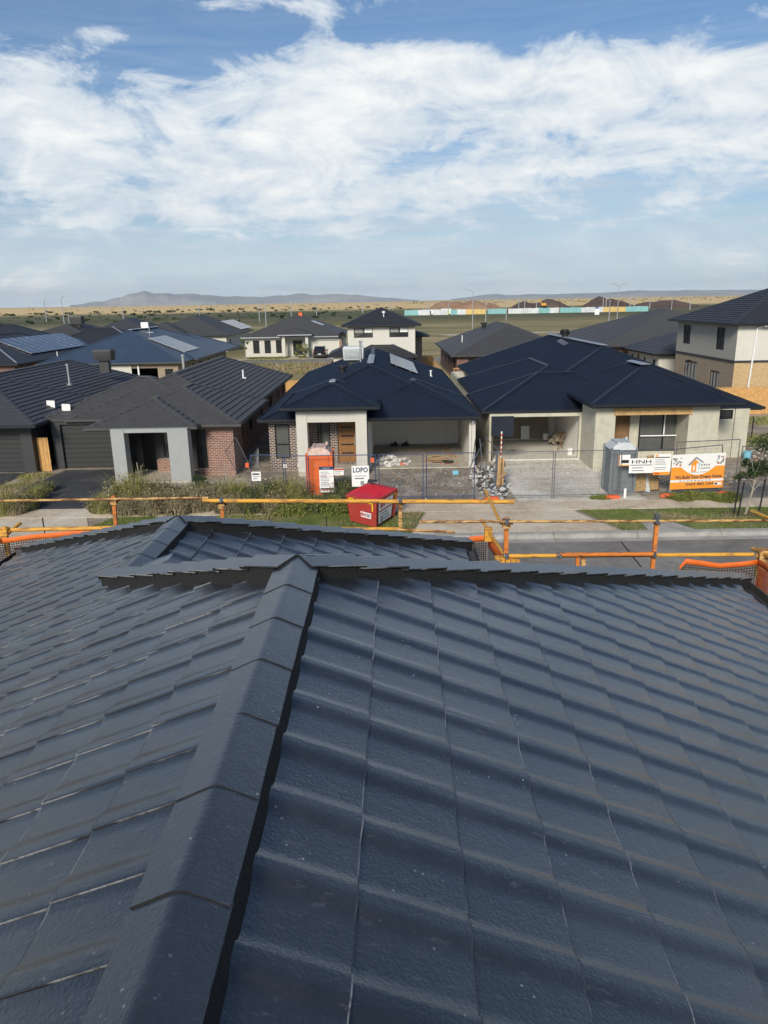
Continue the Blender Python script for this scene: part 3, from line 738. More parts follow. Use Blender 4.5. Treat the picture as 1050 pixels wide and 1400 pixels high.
# cutting planes in world: (point, normal pointing to the removed side)
def hipcut(p, dirv, keep):  # vertical plane through p along dirv; keep = a roof-frame point on the kept side
    a = rf(p[0], p[1], 0); dd = rv(dirv[0], dirv[1], 0).normalized(); n = Vector((dd.y, -dd.x, 0))
    if (rf(keep[0], keep[1], 0) - a).dot(n) > 0: n = -n
    return (a, n)
cL3 = [hipcut((XP - .03, 0), (0, 1), (-5, 0))]
cR = [hipcut((XR, Y1), (1, 1), (2, 0))]
cR0 = [hipcut((XR + .03, 0), (0, 1), (2, 0))]
add_tiles(1, lambda k: -.133 - .3225 + .3225 * k, dr, 17, lambda n: 3.55 + .3 * (n - 11), lambda x, yy: x - .4 < xe_r and yy - Y1 < x - XR + .35 and yy > -1.2 and x > XR and x < xe_r + .12, cR + cR0)
cL0 = [hipcut((XR - .03, 0), (0, 1), (-2, 0))]
cL1 = [hipcut((XR, Y1), (-1, 1), (-2, 0))]       # near region, x > XP
cL2 = [hipcut((XP, YP), (-1, 1), (-4, 0))]
def regL_near(x, yy): return x > XP - .01 and x < XR - .02 and yy - .3 < Y1 + (XR - x) + .2 and yy > -1.2
def regL_far(x, yy): return x <= XP - .01 and x > xe_l - .12 and yy - .3 < YP + (XP - x) + .1 and yy > -1.2
xl = lambda k: -.995 + .322 - .322 * k
add_tiles(-1, xl, dl, 18, lambda n: 3.18 + .3 * (n - 11), regL_near, cL1 + cL0)
def regL_straddle(x, yy): return regL_far(x, yy)
add_tiles(-1, xl, dl, 18, lambda n: 3.18 + .3 * (n - 11), regL_far, cL2)
cW = [hipcut((XP, YP), (1, 1), (0, 5)), hipcut((XP + .03, 0), (0, 1), (2, 0))]
add_tiles(1, lambda k: XP + .32 + .3225 * k, dw, 10, lambda n: 5.0 + .3 * n, lambda x, yy: yy - YP < x - XP + .35 and x < xe_w + .1 and yy > Y1 + 1.0, cW)
# drop tiles that lie under the main roof's hip end (hidden), rank by apparent size
def visible(mt):
    p = mt @ Vector((.15, -.16, 0)); q = p - Vector((0, 0, CH_)); dz = q.dot(fw)
    if dz < .1: return -1
    X = 525 + F * q.dot(rt) / dz; Y = 700 - F * q.dot(up) / dz
    if -300 < X < 1350 and -100 < Y < 1800: return 1 / dz ** 2 * abs((mt.to_3x3() @ Vector((0, 0, 1))).dot(q.normalized()))
    return -1
rank = sorted(((visible(t[0]), i) for i, t in enumerate(tiles)), reverse=True)
rank = [(s_, i) for s_, i in rank if s_ > 0]
def needs_cut(t):
    mt, side, cuts, x, yy = t
    for a, n in cuts:
        for c in ((0, -LT, 0), (.3, -LT, 0), (0, 0, 0), (.3, 0, 0)):
            if ((mt @ Vector(c)) - a).dot(n) > 0: return True
    return False
def cut_bm(me, mt, cuts):
    bm = bmesh.new(); bm.from_mesh(me); bm.transform(mt)
    for a, n in cuts: bmesh.ops.bisect_plane(bm, geom=bm.verts[:] + bm.edges[:] + bm.faces[:], plane_co=a, plane_no=n, clear_outer=True)
    return bm
restb = bmesh.new(); cnt = 0; hl = house.location
for s_, i in rank:
    mt, side, cuts, x, yy = tiles[i]; me = TM[i % 4]
    if needs_cut(tiles[i]):
        bm = cut_bm(me, mt, cuts)
        if len(bm.faces) == 0: bm.free(); continue
        bm.transform(mt.inverted()); me = bpy.data.meshes.new('roof_tile'); bm.to_mesh(me); bm.free(); me.materials.append(M_TILE); me.materials.append(M_LIP); me.materials.append(M_TAIL); me.materials.append(M_EDGE)
    if cnt < 300:
        o = link(bpy.data.objects.new('roof_tile', me)); o.parent = roofp; o.matrix_basis = Matrix.Translation(-hl) @ mt; cnt += 1
    else:
        tmp = me.copy(); tmp.transform(mt); restb.from_mesh(tmp); bpy.data.meshes.remove(tmp)
rm = bpy.data.meshes.new('roof_tiles'); restb.to_mesh(rm); restb.free(); rm.materials.append(M_TILE); rm.materials.append(M_LIP); rm.materials.append(M_TAIL); rm.materials.append(M_EDGE)
rm.transform(Matrix.Translation(-hl)); ro = link(bpy.data.objects.new('far_roof_tiles', rm)); ro.parent = roofp; ro['kind'] = 'stuff'
# --- caps
def cap_mesh(L, hw, drop, step=.020, skirt=.008):
    bm = bmesh.new(); pr = [(-hw, -drop - skirt), (-hw, -drop), (-.022, -.005), (-.010, -.001), (0, 0), (.010, -.001), (.022, -.005), (hw, -drop), (hw, -drop - skirt)]
    rows = []
    tp = .02 if step > .01 else .006
    for v, s_, l in ((0, 1., step), (L * .5, 1 - tp / 2, step / 2), (L, 1 - tp, 0.)):
        rows.append([bm.verts.new((x * s_, v, z + l)) for x, z in pr])
    for a in range(2):
        for i in range(len(pr) - 1):
            f = bm.faces.new((rows[a][i], rows[a][i + 1], rows[a + 1][i + 1], rows[a + 1][i])); f.smooth = 2 <= i <= 5
            if i in (0, 7): f.material_index = 1
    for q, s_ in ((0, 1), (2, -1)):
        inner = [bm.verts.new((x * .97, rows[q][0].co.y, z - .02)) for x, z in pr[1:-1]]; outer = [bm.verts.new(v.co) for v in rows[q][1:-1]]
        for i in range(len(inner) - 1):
            ff = (outer[i], outer[i + 1], inner[i + 1], inner[i]); f = bm.faces.new(ff if s_ < 0 else ff[::-1]); f.material_index = 2  # end lips painted black to stand in for shade at the laps
    bm.normal_update(); me = bpy.data.meshes.new('ridge_cap'); bm.to_mesh(me); bm.free(); me.materials.append(M_CAP); me.materials.append(M_LIP); me.materials.append(M_POINT_LAPSHADE); return me
def caps(a, bb, expo=.36, hw=.13, drop=.055, lift=.075, first=0., hip=False):
    """a = end whose cap is uppermost; caps step from a to bb"""
    L = (bb - a).length; t = (bb - a).normalized(); sx = t.cross(Vector((0, 0, 1))).normalized(); un = sx.cross(t)
    n = max(1, round((L - first) / expo)); me = cap_mesh(expo + (.05 if hip else .012), hw, drop, .022 if hip else .004)
    if hip: bb = bb - t * .05; L -= .05
    for i in range(n):
        p = a + t * (i * (L / n) + first * 0) + un * (lift + rnd.uniform(-.003, .003) * (1 if hip else .35))
        mt = Matrix((sx, t, un)).transposed().to_4x4() @ Matrix.Rotation(rnd.uniform(-.012, .012), 4, 'Z') @ Matrix.Rotation(rnd.uniform(-.006, .006) * (1 if hip else .3), 4, 'X'); mt.translation = p
        o = link(bpy.data.objects.new('ridge_cap', me)); o.parent = roofp; o.matrix_basis = Matrix.Translation(-hl) @ mt
    bed = MB(); w1, w2 = (hw * 1.16, hw * .94) if not hip else (hw * .96, hw * .84)
    vs = []
    for c in (a, bb):
        vs += [c - sx * w1 + un * (-.085 if not hip else -.075), c - sx * w2 + un * (lift - drop - .004), c + un * (lift - .02), c + sx * w2 + un * (lift - drop - .004), c + sx * w1 + un * (-.085 if not hip else -.075)]
    bed.add(vs, [(0, 1, 6, 5), (1, 2, 7, 6), (2, 3, 8, 7), (3, 4, 9, 8), (0, 4, 3, 2, 1), (5, 6, 7, 8, 9)])
    bed.build('mortar_bed', M_POINT_LAPSHADE, roofp)
ap = rf(XR - .03, Y1, D0)
caps(rf(XR + .032, -.15, D0), rf(XR - .02, Y1 - .02, D0), .42, .125, .052, .078)
caps(rf(xe_r + .03, Y1 + HR + .03, dr(xe_r + .03)), ap, .37, .135, .034, .086, hip=True)
jx = XP - .12
caps(rf(jx, Y1 + XR - jx, dl(jx)), ap, .355, .135, .034, .086, hip=True)
aw = rf(XP, YP, dl(XP))
caps(rf(XP, Y1 + XR - XP + .05, dl(XP)), rf(XP, YP - .03, dl(XP)), .40, .125, .052, .078)
caps(rf(xe_l - .03, YP + XP - xe_l + .03, dl(xe_l - .03)), aw, .37, .135, .034, .086, hip=True)
caps(rf(xe_w, YP + 3.25, dw(xe_w)), aw, .37, .135, .034, .086, hip=True)
# gutters: right eave, left eave, wing right eave
gu = MB()
def gutter(p, q, n):
    t = (q - p); n = Vector(n)
    gu.obox(p + n * .02 + Vector((0, 0, -.13)), t, n * .11, (0, 0, .012)); gu.obox(p + n * .125 + Vector((0, 0, -.13)), t, n * .012, (0, 0, .125)); gu.obox(p + n * .02 + Vector((0, 0, -.13)), t, n * -.01, (0, 0, .1))
gutter(rf(xe_r, -3, dr(xe_r)), rf(xe_r, Y1 + HR + .12, dr(xe_r)), rv(1, 0, 0))
gutter(rf(xe_l, -3, dl(xe_l)), rf(xe_l, YP + XP - xe_l + .12, dl(xe_l)), rv(-1, 0, 0))
gutter(rf(xe_w, Y1 + 3.5, dw(xe_w)), rf(xe_w, YP + 3.25 + .12, dw(xe_w)), rv(1, 0, 0))
gutter(rf(xe_r, Y1 + HR, dr(xe_r)), rf(xe_w, Y1 + HR, dr(xe_r)), rv(0, 1, 0))
gutter(rf(xe_w, YP + 3.25, dw(xe_w)), rf(xe_l, YP + 3.3, dw(xe_w)), rv(0, 1, 0))
gu.build('gutter', M_GUTG, house)
hw_ = MB(); zt = CH_ - dr(xe_r) - .2
for (x0, x1, y0, y1) in ((xe_l + .5, xe_r - .5, -8, Y1 + HR - .5), (xe_l + .5, xe_w - .5, Y1 + HR - .5, YP + 2.75)):
    pts = [rf(x0, y0, 0), rf(x1, y0, 0), rf(x1, y1, 0), rf(x0, y1, 0)]
    hw_.prism([(p.x, p.y) for p in pts], (-.1, zt - (.003 if y0 < 0 else 0)))
hw_.build('wall', M_BRR, house)

# ================================================================== STREET HOUSES
V3 = Vector
def body(root, x0, x1, y0, y1, z1, m_, front=(), right=(), left=(), back=(), z0=-.1, th=.2, name='wall', skip=''):
    """four walls with openings; holes are in distance along each wall, seen from outside left to right"""
    out = {}
    mb = MB()
    if 'f' not in skip: out['f'] = wall(mb, (x0, y0), (x1, y0), z0, z1, front, th)
    if 'r' not in skip: out['r'] = wall(mb, (x1, y0), (x1, y1), z0, z1, right, th)
    if 'b' not in skip: out['b'] = wall(mb, (x1, y1), (x0, y1), z0, z1, back, th)
    if 'l' not in skip: out['l'] = wall(mb, (x0, y1), (x0, y0), z0, z1, left, th)
    mb.build(name, m_, root)
    return out
def pipe_vent(parent_loc, h, label, r=.055, cowl=True):
    t = MB(); x, y, z = parent_loc
    t.tube((x, y, z - .25), (x, y, z + h), r, 10); t.tube((x, y, z - .05), (x, y, z + .03), r * 2.2, 10)
    if cowl: t.tube((x, y, z + h - .02), (x, y, z + h + .05), r * 1.7, 10)
    return t

# ---------------- centre house (navy corrugated roof, open garage)
ch = thing('navy_roof_house', 'unfinished navy roofed house with white porch columns, dark brick and a littered doorless garage', 'house', (-.8, 36.5, 0))
ZC = 2.68
make_roof(ch, [(-6.2, 4.55, 36.0, 61.5, ZC, .40), (-1.6, 4.58, 36.35, 43.75, ZC + .01, .45), (-4.95, -.38, 34.9, 41.0, 3.38, .40)], 'corr', M_NAVY, M_NAVY, M_GUT, upitch=.12, capw=.14, seg=None)
# pale flashing pieces on the ridges
fl = MB(); cap_line(fl, (-.82, 41.9, ZC + .40 * 5.375 + .02), (-.82, 48.0, ZC + .40 * 5.375 + .02), .19, .10); cap_line(fl, (-2.66, 37.1, 3.38 + .40 * 2.285 + .02), (-2.66, 38.1, 3.38 + .40 * 2.285 + .02), .16, .10)
fl.build('ridge_flashing', M_RIDGEL, ch)
# walls: brick front left, porch recess, garage
w = MB()
wall(w, (-5.85, 36.55), (-3.95, 36.55), -.1, ZC - .05, [(.28, 1.02, .62, 2.36)])
wall(w, (-3.95, 37.0), (-1.35, 37.0), -.1, 3.2, [(.46, 1.13, .95, 2.42), (1.50, 2.5, .25, 2.42)])
wall(w, (-5.85, 61), (-5.85, 36.55), -.1, ZC - .05, [(12, 13.5, 1, 2.2), (16, 17.8, 1, 2.2), (20.5, 21.6, 1, 2.2)])
w.build('brick_wall', M_BRD, ch)
w = MB()
wall(w, (-3.94, 36.999), (-3.94, 36.551), -.1, 2.63, [], .05)
wall(w, (4.45, 36.42), (4.45, 61), -.1, ZC - .06, [], .2); wall(w, (4.45, 61), (-5.85, 61), -.1, ZC - .06, [(2, 4, .2, 2.2)], .2)
w.build('side_wall', M_CREAM, ch)
tt, nn_ = V3((1, 0, 0)), V3((0, -1, 0))
window(ch, (-5.85, 36.55), tt, nn_, .28, 1.02, .62, 2.36, trans=(.42,), m_g=M_GLASSG)
window(ch, (-3.95, 37.0), tt, nn_, .46, 1.13, .95, 2.42, mull=(.3,), m_g=M_GLASSG)
d_ = MB(); d_.box(-2.43, -1.50, 37.08, 37.13, .28, 2.38); dd = d_.build('front_door', M_DOORW, ch)
for k in range(4):
    z = .72 + k * .44; MB().box(-2.28, -1.66, 37.065, 37.079, z, z + .075).build('door_light', M_GLASS, dd)
MB().box(-1.60, -1.57, 37.02, 37.06, 1.15, 1.6).build('handle', M_ZINC, dd)
fr = MB(); fr.box(-2.46, -2.431, 37.03, 37.2, .25, 2.42); fr.box(-1.499, -1.46, 37.03, 37.2, .25, 2.42); fr.box(-2.431, -1.499, 37.03, 37.2, 2.381, 2.42); fr.build('door_frame', M_BLKF, ch)
for (x0, x1) in ((-4.32, -3.80), (-1.47, -.93)):
    MB().box(x0, x1, 35.3, 35.85, -.1, 3.16).build('porch_column', M_WHITE, ch)
MB().box(-3.80, -1.47, 35.34, 35.81, 2.62, 3.155).build('porch_beam', M_WHITE, ch)
MB().box(-4.3, -.95, 35.2, 37.0, -.1, .20).build('porch_slab', M_SLAB, ch)
MB().box(-4.3, -.95, 35.86, 36.99, 2.9, 2.93).build('porch_ceiling', M_PLAST, ch)
g_ = MB()
wall(g_, (-.92, 36.5), (4.449, 36.5), -.1, ZC - .05, [(.17, 5.06, -.1, 2.52)], .24)
g_.build('garage_front', M_WHITE, ch)
gi = MB(); gi.quad((-.74, 42.9, 0), (4.24, 42.9, 0), (4.24, 42.9, 2.6), (-.74, 42.9, 2.6)); gi.quad((-.74, 36.75, 0), (-.74, 42.9, 0), (-.74, 42.9, 2.6), (-.74, 36.75, 2.6)); gi.quad((4.24, 42.9, 0), (4.24, 36.75, 0), (4.24, 36.75, 2.6), (4.24, 42.9, 2.6))
gi.box(2.86, 2.92, 42.84, 42.89, .1, 2.55); gi.box(3.55, 4.22, 42.78, 42.88, .1, 2.55)
gi.quad((-.74, 42.9, 2.601), (4.24, 42.9, 2.601), (4.24, 36.75, 2.601), (-.74, 36.75, 2.601)); gi.build('garage_lining', M_PLAST, ch)
MB().box(-.74, 4.24, 36.52, 42.9, -.1, .06).build('garage_slab', M_SLAB, ch)
li = MB(); li.box(4.26, 4.36, 36.38, 36.49, 2.28, 2.42); li.build('wall_light', M_WHITEP, ch)
vb = MB(); vb.box(-5.25, -5.05, 36.53, 36.549, .15, .35); vb.box(-4.5, -4.3, 36.53, 36.549, .18, .36); vb.build('meter_opening', M_PAPER, ch)
# things on its roof
def solar(name, label, cols, rows, o, ux, uy, m_cell, group=None, gap=.02):
    """o: corner, ux: vector across one panel, uy: vector up one panel"""
    o, ux, uy = V3(o), V3(ux), V3(uy); n = ux.cross(uy).normalized()
    r = thing(name, label, 'solar panels', o, None)
    for i in range(cols):
        for j in range(rows):
            q = o + ux * i + uy * j + n * .12; a, bb = ux * (1 - gap), uy * (1 - gap)
            p = MB().obox(q, a, bb, n * .035).build('solar_panel', M_SOLF, r)
            c = MB(); m1 = .025
            c.obox(q + a * m1 + bb * m1 * .6 + n * .036, a * (1 - 2 * m1), bb * (1 - 1.2 * m1), n * .004); c.build('cell_sheet', m_cell, p)
    rails = MB()
    for j in range(rows):
        for k in (.25, .75): rails.bar(o + uy * (j + k) + n * .07, o + ux * cols + uy * (j + k) + n * .07, .04, .04)
    rails.build('mounting_rail', M_ZINC, r); return r
t_ = .40; x_r = -.825
def chz(x): return ZC + .40 * (5.375 - abs(x - x_r))
def onp(px, py, x0, z0, sl_):
    """pixel -> point on the east slope z = z0 + sl_*(x0 - x)"""
    d = ray(px, py); k = (z0 + sl_ * x0 - CH_) / (d.z + sl_ * d.x); return d * k + Vector((0, 0, CH_))
a, c, e = (onp(*q, 4.55, ZC, .40) for q in ((570, 513), (556, 495), (533, 508)))
solar('solar_array', 'pale solar panels on the east slope behind the ridge of the centre navy roof', 5, 1, a, (0, (c.y - a.y) / 5, 0), (e.x - a.x, 0, -(e.x - a.x) * .40), M_SOLL)
# evaporative cooler, flue and black vent on its west slope
def cooler(label, loc, w_, d__, h_, m_, legs=.35):
    r = thing('evaporative_cooler', label, 'air conditioner', loc)
    x, y, z = loc; b_ = MB(); t = .06
    b_.add([(x - w_ / 2 + sx_, y - d__ / 2 + sy_, zz) for zz, sx_, sy_, in ((z + legs, 0, 0),)] if False else [], [])
    vs = []
    for zz, ins in ((z + legs, .05), (z + legs + h_ * .85, 0), (z + legs + h_, .06)):
        vs += [(x - w_ / 2 + ins, y - d__ / 2 + ins, zz), (x + w_ / 2 - ins, y - d__ / 2 + ins, zz), (x + w_ / 2 - ins, y + d__ / 2 - ins, zz), (x - w_ / 2 + ins, y + d__ / 2 - ins, zz)]
    b_.add(vs, [(3, 2, 1, 0), (8, 9, 10, 11)] + [(i + o__, (i + 1) % 4 + o__, (i + 1) % 4 + 4 + o__, i + 4 + o__) for o__ in (0, 4) for i in range(4)])
    b_.build('casing', m_, r)
    lv = MB()
    for i in range(8):
        zz = z + legs + .1 + i * (h_ * .75 - .1) / 7
        lv.box(x - w_ / 2 + .1, x + w_ / 2 - .1, y - d__ / 2 - .015, y - d__ / 2 + .02, zz, zz + .02); lv.box(x + w_ / 2 - .02, x + w_ / 2 + .015, y - d__ / 2 + .1, y + d__ / 2 - .1, zz, zz + .02)
    lv.build('louvre', M_GUTG if m_ is not M_PLLIGHT else M_ZINC, r)
    MB().box(x - w_ / 4, x + w_ / 4, y - d__ / 4, y + d__ / 4, z - .5, z + legs - .001).build('duct', M_CHAR, r)
    return r
cooler('pale louvred cooler box on the west slope of the centre navy roof', (-2.05, 49.3, chz(-2.05)), 1.35, 1.1, .85, M_PLLIGHT, .18)
f_ = MB().tube((-1.5, 46.8, chz(-1.5) - .2), (-1.5, 46.8, chz(-1.5) + 1.15), .065, 10).tube((-1.5, 46.8, chz(-1.5) + 1.15), (-1.5, 46.8, chz(-1.5) + 1.28), .11, 10)
tag(f_.build('flue_pipe', M_ZINC), 'tall silver flue pipe standing beside the louvred cooler on the centre roof', 'pipe')
f_ = MB().tube((-2.5, 43.9, chz(-2.5) - .2), (-2.5, 43.9, chz(-2.5) + .28), .17, 12).tube((-2.5, 43.9, chz(-2.5) + .28), (-2.5, 43.9, chz(-2.5) + .42), .27, 12)
tag(f_.build('roof_vent', M_BLKP), 'squat black vent cap on the west slope of the centre navy roof', 'vent')
tag(pipe_vent((3.05, 50.0, chz(3.05)), .35, '').build('vent_pipe', M_WHITEP), 'short white vent pipe on the far east slope of the centre navy roof', 'pipe')

# ---------------- right house (navy roof, bare render, plywood lintel)
rh = thing('bare_render_house', 'unfinished house with wide navy corrugated roof, bare rendered walls and an empty double garage', 'house', (12, 37, 0))
ZR = 2.60
make_roof(rh, [(6.45, 19.45, 38.15, 66, ZR, .50 * .86), (5.02, 14, 38.1, 45.2, ZR + .01, .455), (5.35, 14, 40.0, 54.5, ZR + .0, .40), (9.75, 16.9, 34.95, 44, 3.28, .42)], 'corr', M_NAVY, M_NAVY, M_GUT, upitch=.12, capw=.14, seg=None)
fl = MB(); cap_line(fl, (12.95, 44.6, ZR + .43 * 6.5 + .03), (12.95, 59.4, ZR + .43 * 6.5 + .03), .20, .10); cap_line(fl, (13.3, 38.3, 3.28 + .42 * 3.575 + .03), (13.3, 40.6, 3.28 + .42 * 3.575 + .03), .26, .10)
fl.build('ridge_flashing', M_RIDGEL, rh)
w = MB()
wall(w, (5.36, 61), (5.36, 38.05), -.1, ZR - .05, [], .2)
wall(w, (5.36, 38.05), (10.2, 38.05), -.1, ZR - .04, [(.12, 4.66, -.1, 2.30)], .2)
wall(w, (18.75, 38.6), (18.75, 61), -.1, ZR - .05, [(3, 4.5, 1, 2.1)], .2)
wall(w, (16.1, 38.0), (17.98, 38.0), -.1, ZR - .06, [(.35, 1.80, 2.02, 2.50)], .2); wall(w, (18.02, 38.0), (18.75, 38.0), -.1, ZR - .06, [], .2)
wall(w, (17.98, 38.0), (17.98, 38.2), -.1, ZR - .06, [], .04)
wall(w, (11.1, 36.9), (15.4, 36.9), -.1, 3.1, [(.35, 1.16, .1, 2.72), (1.62, 4.12, .62, 2.78)], .2)
wall(w, (18.75, 61), (5.36, 61), -.1, ZR - .05, [(3, 5, .2, 2.2)], .2)
w.build('rendered_wall', M_RAW, rh)
c_ = MB(); c_.box(10.12, 11.08, 35.5, 38.02, -.1, 3.1); c_.build('pier', M_RAW, rh)
c_ = MB(); c_.box(14.62, 16.08, 35.5, 38.7, -.1, 3.1); c_.build('pier', M_RAW, rh)
MB().box(11.09, 14.61, 35.3, 37.0, -.1, .22).build('porch_slab', M_SLABR, rh)
lt = MB(); lt.box(11.0, 14.72, 35.44, 35.495, 2.70, 3.06); lo_ = lt.build('timber_lintel', M_PINE, rh)
for k in range(6):
    xx = 11.05 + k * .72; MB().box(xx, xx + .07, 35.40, 35.435, 2.70, 3.08).build('batten', M_PINE, lo_)
MB().box(11.1, 14.6, 35.5, 36.89, 3.02, 3.05).build('porch_ceiling', M_PLY, rh)
MB().box(11.47, 12.24, 36.97, 37.0, .12, 2.7).build('entry_board', M_PLY, rh)
window(rh, (11.1, 36.9), tt, nn_, 1.62, 4.12, .62, 2.78, mull=(.5,), trans=(.37,), fr=.08, m_g=M_GLASSG)
zz = MB(); zz.box(13.94, 14.0, 36.83, 36.845, 1.48, 2.7); zz.box(12.8, 15.1, 36.83, 36.845, 1.40, 1.46); zz.build('window_tape', M_PAPER, rh)
window(rh, (16.1, 38.0), tt, nn_, .35, 1.80, 2.02, 2.50)
g_ = MB(); g_.quad((5.56, 44, 0), (10.3, 44, 0), (10.3, 44, 2.55), (5.56, 44, 2.55)); g_.quad((5.57, 38.3, 0), (5.57, 44, 0), (5.57, 44, 2.55), (5.57, 38.3, 2.55)); g_.quad((10.1, 44, 0), (10.1, 38.03, 0), (10.1, 38.03, 2.55), (10.1, 44, 2.55))
g_.quad((5.56, 44, 2.551), (10.3, 44, 2.551), (10.3, 38.26, 2.551), (5.56, 38.26, 2.551)); g_.build('garage_lining', M_PLAST, rh)
MB().box(5.56, 10.1, 38.02, 44, -.1, .08).build('garage_slab', M_SLABR, rh)
st_ = MB(); st_.box(5.6, 10.1, 43.4, 43.99, .08, .2); st_.build('rear_step', M_SLABR, rh)
for x in (5.9, 9.3):
    pass
# whirlybird and vents on its ridge
wv = thing('whirlybird_vent', 'black turbine vent on the ridge of the right navy roof with wet white streaks', 'vent', (12.95, 54.5, ZR + 2.8))
v_ = MB(); v_.tube((12.95, 54.5, ZR + 2.6), (12.95, 54.5, ZR + 3.02), .22, 12); v_.build('collar', M_BLKP, wv)
v_ = MB()
for i in range(14):
    a = i * math.tau / 14; x, y = 12.95 + .36 * math.cos(a), 54.5 + .36 * math.sin(a); x2, y2 = 12.95 + .36 * math.cos(a + .5), 54.5 + .36 * math.sin(a + .5)
    v_.add([(12.95 + .2 * math.cos(a), 54.5 + .2 * math.sin(a), ZR + 3.0), (x, y, ZR + 3.12), (x2, y2, ZR + 3.28), (12.95 + .15 * math.cos(a + .6), 54.5 + .15 * math.sin(a + .6), ZR + 3.42)], [(0, 1, 2, 3)])
v_.tube((12.95, 54.5, ZR + 3.0), (12.95, 54.5, ZR + 3.4), .27, 12); v_.build('turbine', M_BLKP, wv)
tl = MB()
for i in range(6): tl.obox((12.1 + i * .05, 51.2 + i * .6, ZR + .43 * (12.1 + i * .05 - 6.45) + .05), (.34, 0, .146), (0, .22, 0), (0, 0, .01))
tl.build('flashing_strip', M_RIDGEL, rh)
# box awning hung at the left garage pier and red-white barrier post
aw_ = MB().box(5.30, 6.42, 36.9, 36.98, 1.52, 2.52); tag(aw_.build('hanging_panel', M_NAVY), 'navy sheet metal panel hanging at the left edge of the pale double garage', 'panel')

# ---------------- left house (charcoal tiles, grey columns, red brick bay)
lh = thing('charcoal_tile_house', 'charcoal tiled house with grey porch columns, red brick bay and dark garage door', 'house', (-12, 36, 0))
ZL = 2.60
make_roof(lh, [(-16.4, -7.45, 37.75, 59.6, ZL, .414), (-17.8, -9.2, 37.9, 45.9, ZL + .003, .43), (-14.0, -7.05, 35.35, 44.0, ZL - .003, .414), (-14.25, -9.03, 34.75, 41.0, ZL + .006, .40)], 'roll', M_RT_LH, M_RT_LH, M_GUTG, capw=.15, seg=.42)
w = MB()
wall(w, (-9.35, 35.85), (-7.5, 35.85), -.1, ZL - .04, [(.0, .52, .35, 2.30)], .2)
wall(w, (-7.5, 35.85), (-7.5, 38.1), -.1, ZL - .05, [], .2)
wall(w, (-7.92, 38.1), (-7.92, 59.1), -.1, ZL - .05, [(1.6, 2.5, 1.0, 2.25), (4.4, 5.5, 1.0, 2.25), (8.6, 9.4, 1.0, 2.2), (12.0, 13.6, 1.0, 2.2), (16.5, 17.2, 1.4, 2.2), (19, 20, 1.0, 2.2)], .2)
wall(w, (-7.92, 59.1), (-17.2, 59.1), -.1, ZL - .05, [], .2); wall(w, (-17.2, 59.1), (-17.2, 37.9), -.1, ZL - .05, [], .2)
wall(w, (-7.5, 38.1), (-7.92, 38.1), -.1, ZL - .05, [], .15)
w.build('brick_wall', M_BRR, lh)
window(lh, (-9.35, 35.85), tt, nn_, .0, .52, .35, 2.30, trans=(.5,), fr=.05)
for (s0, s1, h0) in ((1.6, 2.5, 1.0), (4.4, 5.5, 1.0), (8.6, 9.4, 1.0), (12.0, 13.6, 1.0), (16.5, 17.2, 1.4), (19, 20, 1.0)):
    window(lh, (-7.92, 38.1), V3((0, 1, 0)), V3((1, 0, 0)), s0, s1, h0, 2.22, mull=(.5,))
MB().box(-7.915, -7.80, 40.6, 40.9, 2.05, 2.55).build('downpipe_head', M_GREYR, lh)
for (x0, x1) in ((-12.95, -12.33), (-10.28, -9.33)):
    MB().box(x0, x1, 34.35, 35.0, -.1, 2.60).build('porch_column', M_GREYR, lh)
MB().box(-12.33, -10.28, 34.38, 34.97, 2.42, 2.595).build('porch_beam', M_GREYR, lh)
MB().box(-12.9, -9.4, 34.3, 36.9, -.1, .08).build('porch_floor', M_SLAB, lh)
w = MB(); wall(w, (-13.0, 36.9), (-9.36, 36.9), -.1, ZL, [(.65, 1.3, .1, 2.3), (1.7, 2.5, .75, 2.2)], .2); wall(w, (-12.99, 35.05), (-12.99, 36.89), -.1, ZL, [], .1); w.build('entry_wall', M_CHAR, lh)
MB().box(-12.34, -11.71, 36.97, 37.02, .1, 2.28).build('front_door', M_BLKF, lh)
window(lh, (-13.0, 36.9), tt, nn_, 1.7, 2.5, .75, 2.2)
bs = MB(); bs.box(-11.55, -10.3, 36.45, 36.89, -.1, .68); bs.build('brick_sill', M_BRR, lh)
w = MB(); wall(w, (-17.3, 37.88), (-12.99, 37.88), -.1, ZL - .05, [(.45, 3.0, -.1, 2.32)], .3); w.build('garage_front', M_CHAR, lh)
def garage_door(root, x0, x1, y, z1, m_, n=9, z0=.03):
    gd = None; h = (z1 - z0) / n
    for i in range(n):
        p = MB(); a, bb = z0 + i * h, z0 + (i + 1) * h - .012
        p.box(x0, x1, y, y + .04, a, bb); p.box(x0 + .03, x1 - .03, y - .012, y - .001, a + h * .18, bb - h * .14)
        p.build('garage_door_panel', m_, root)
garage_door(lh, -16.84, -14.31, 38.05, 2.31, M_CHAR2, 9)
tag(MB().box(-14.3, -14.2, 37.8, 37.87, .1, .5).build('meter_box', M_CHAR), 'small charcoal box on the wall by the dark garage door', 'box')
# ---------------- far left house
fh = thing('dark_tile_house', 'house cut by the left edge with dark tiled roof and horizontally ribbed garage door', 'house', (-22, 37, 0))
make_roof(fh, [(-27.2, -17.95, 36.5, 58.2, ZL - .02, .414), (-30, -17.35, 36.2, 46.0, ZL - .03, .43)], 'roll', M_RT_FL, M_RT_FL, M_GUT, capw=.15, seg=.42)
w = MB(); wall(w, (-30, 37.0), (-17.95, 37.0), -.1, ZL - .06, [(6.6, 11.45, -.1, 2.22)], .3); wall(w, (-17.95, 37.0), (-17.95, 58), -.1, ZL - .06, [], .2); wall(w, (-17.95, 58), (-27, 58), -.1, ZL - .06, [], .2); w.build('wall', M_CHAR, fh)
garage_door(fh, -23.38, -18.52, 37.2, 2.21, M_CHAR2, 9)
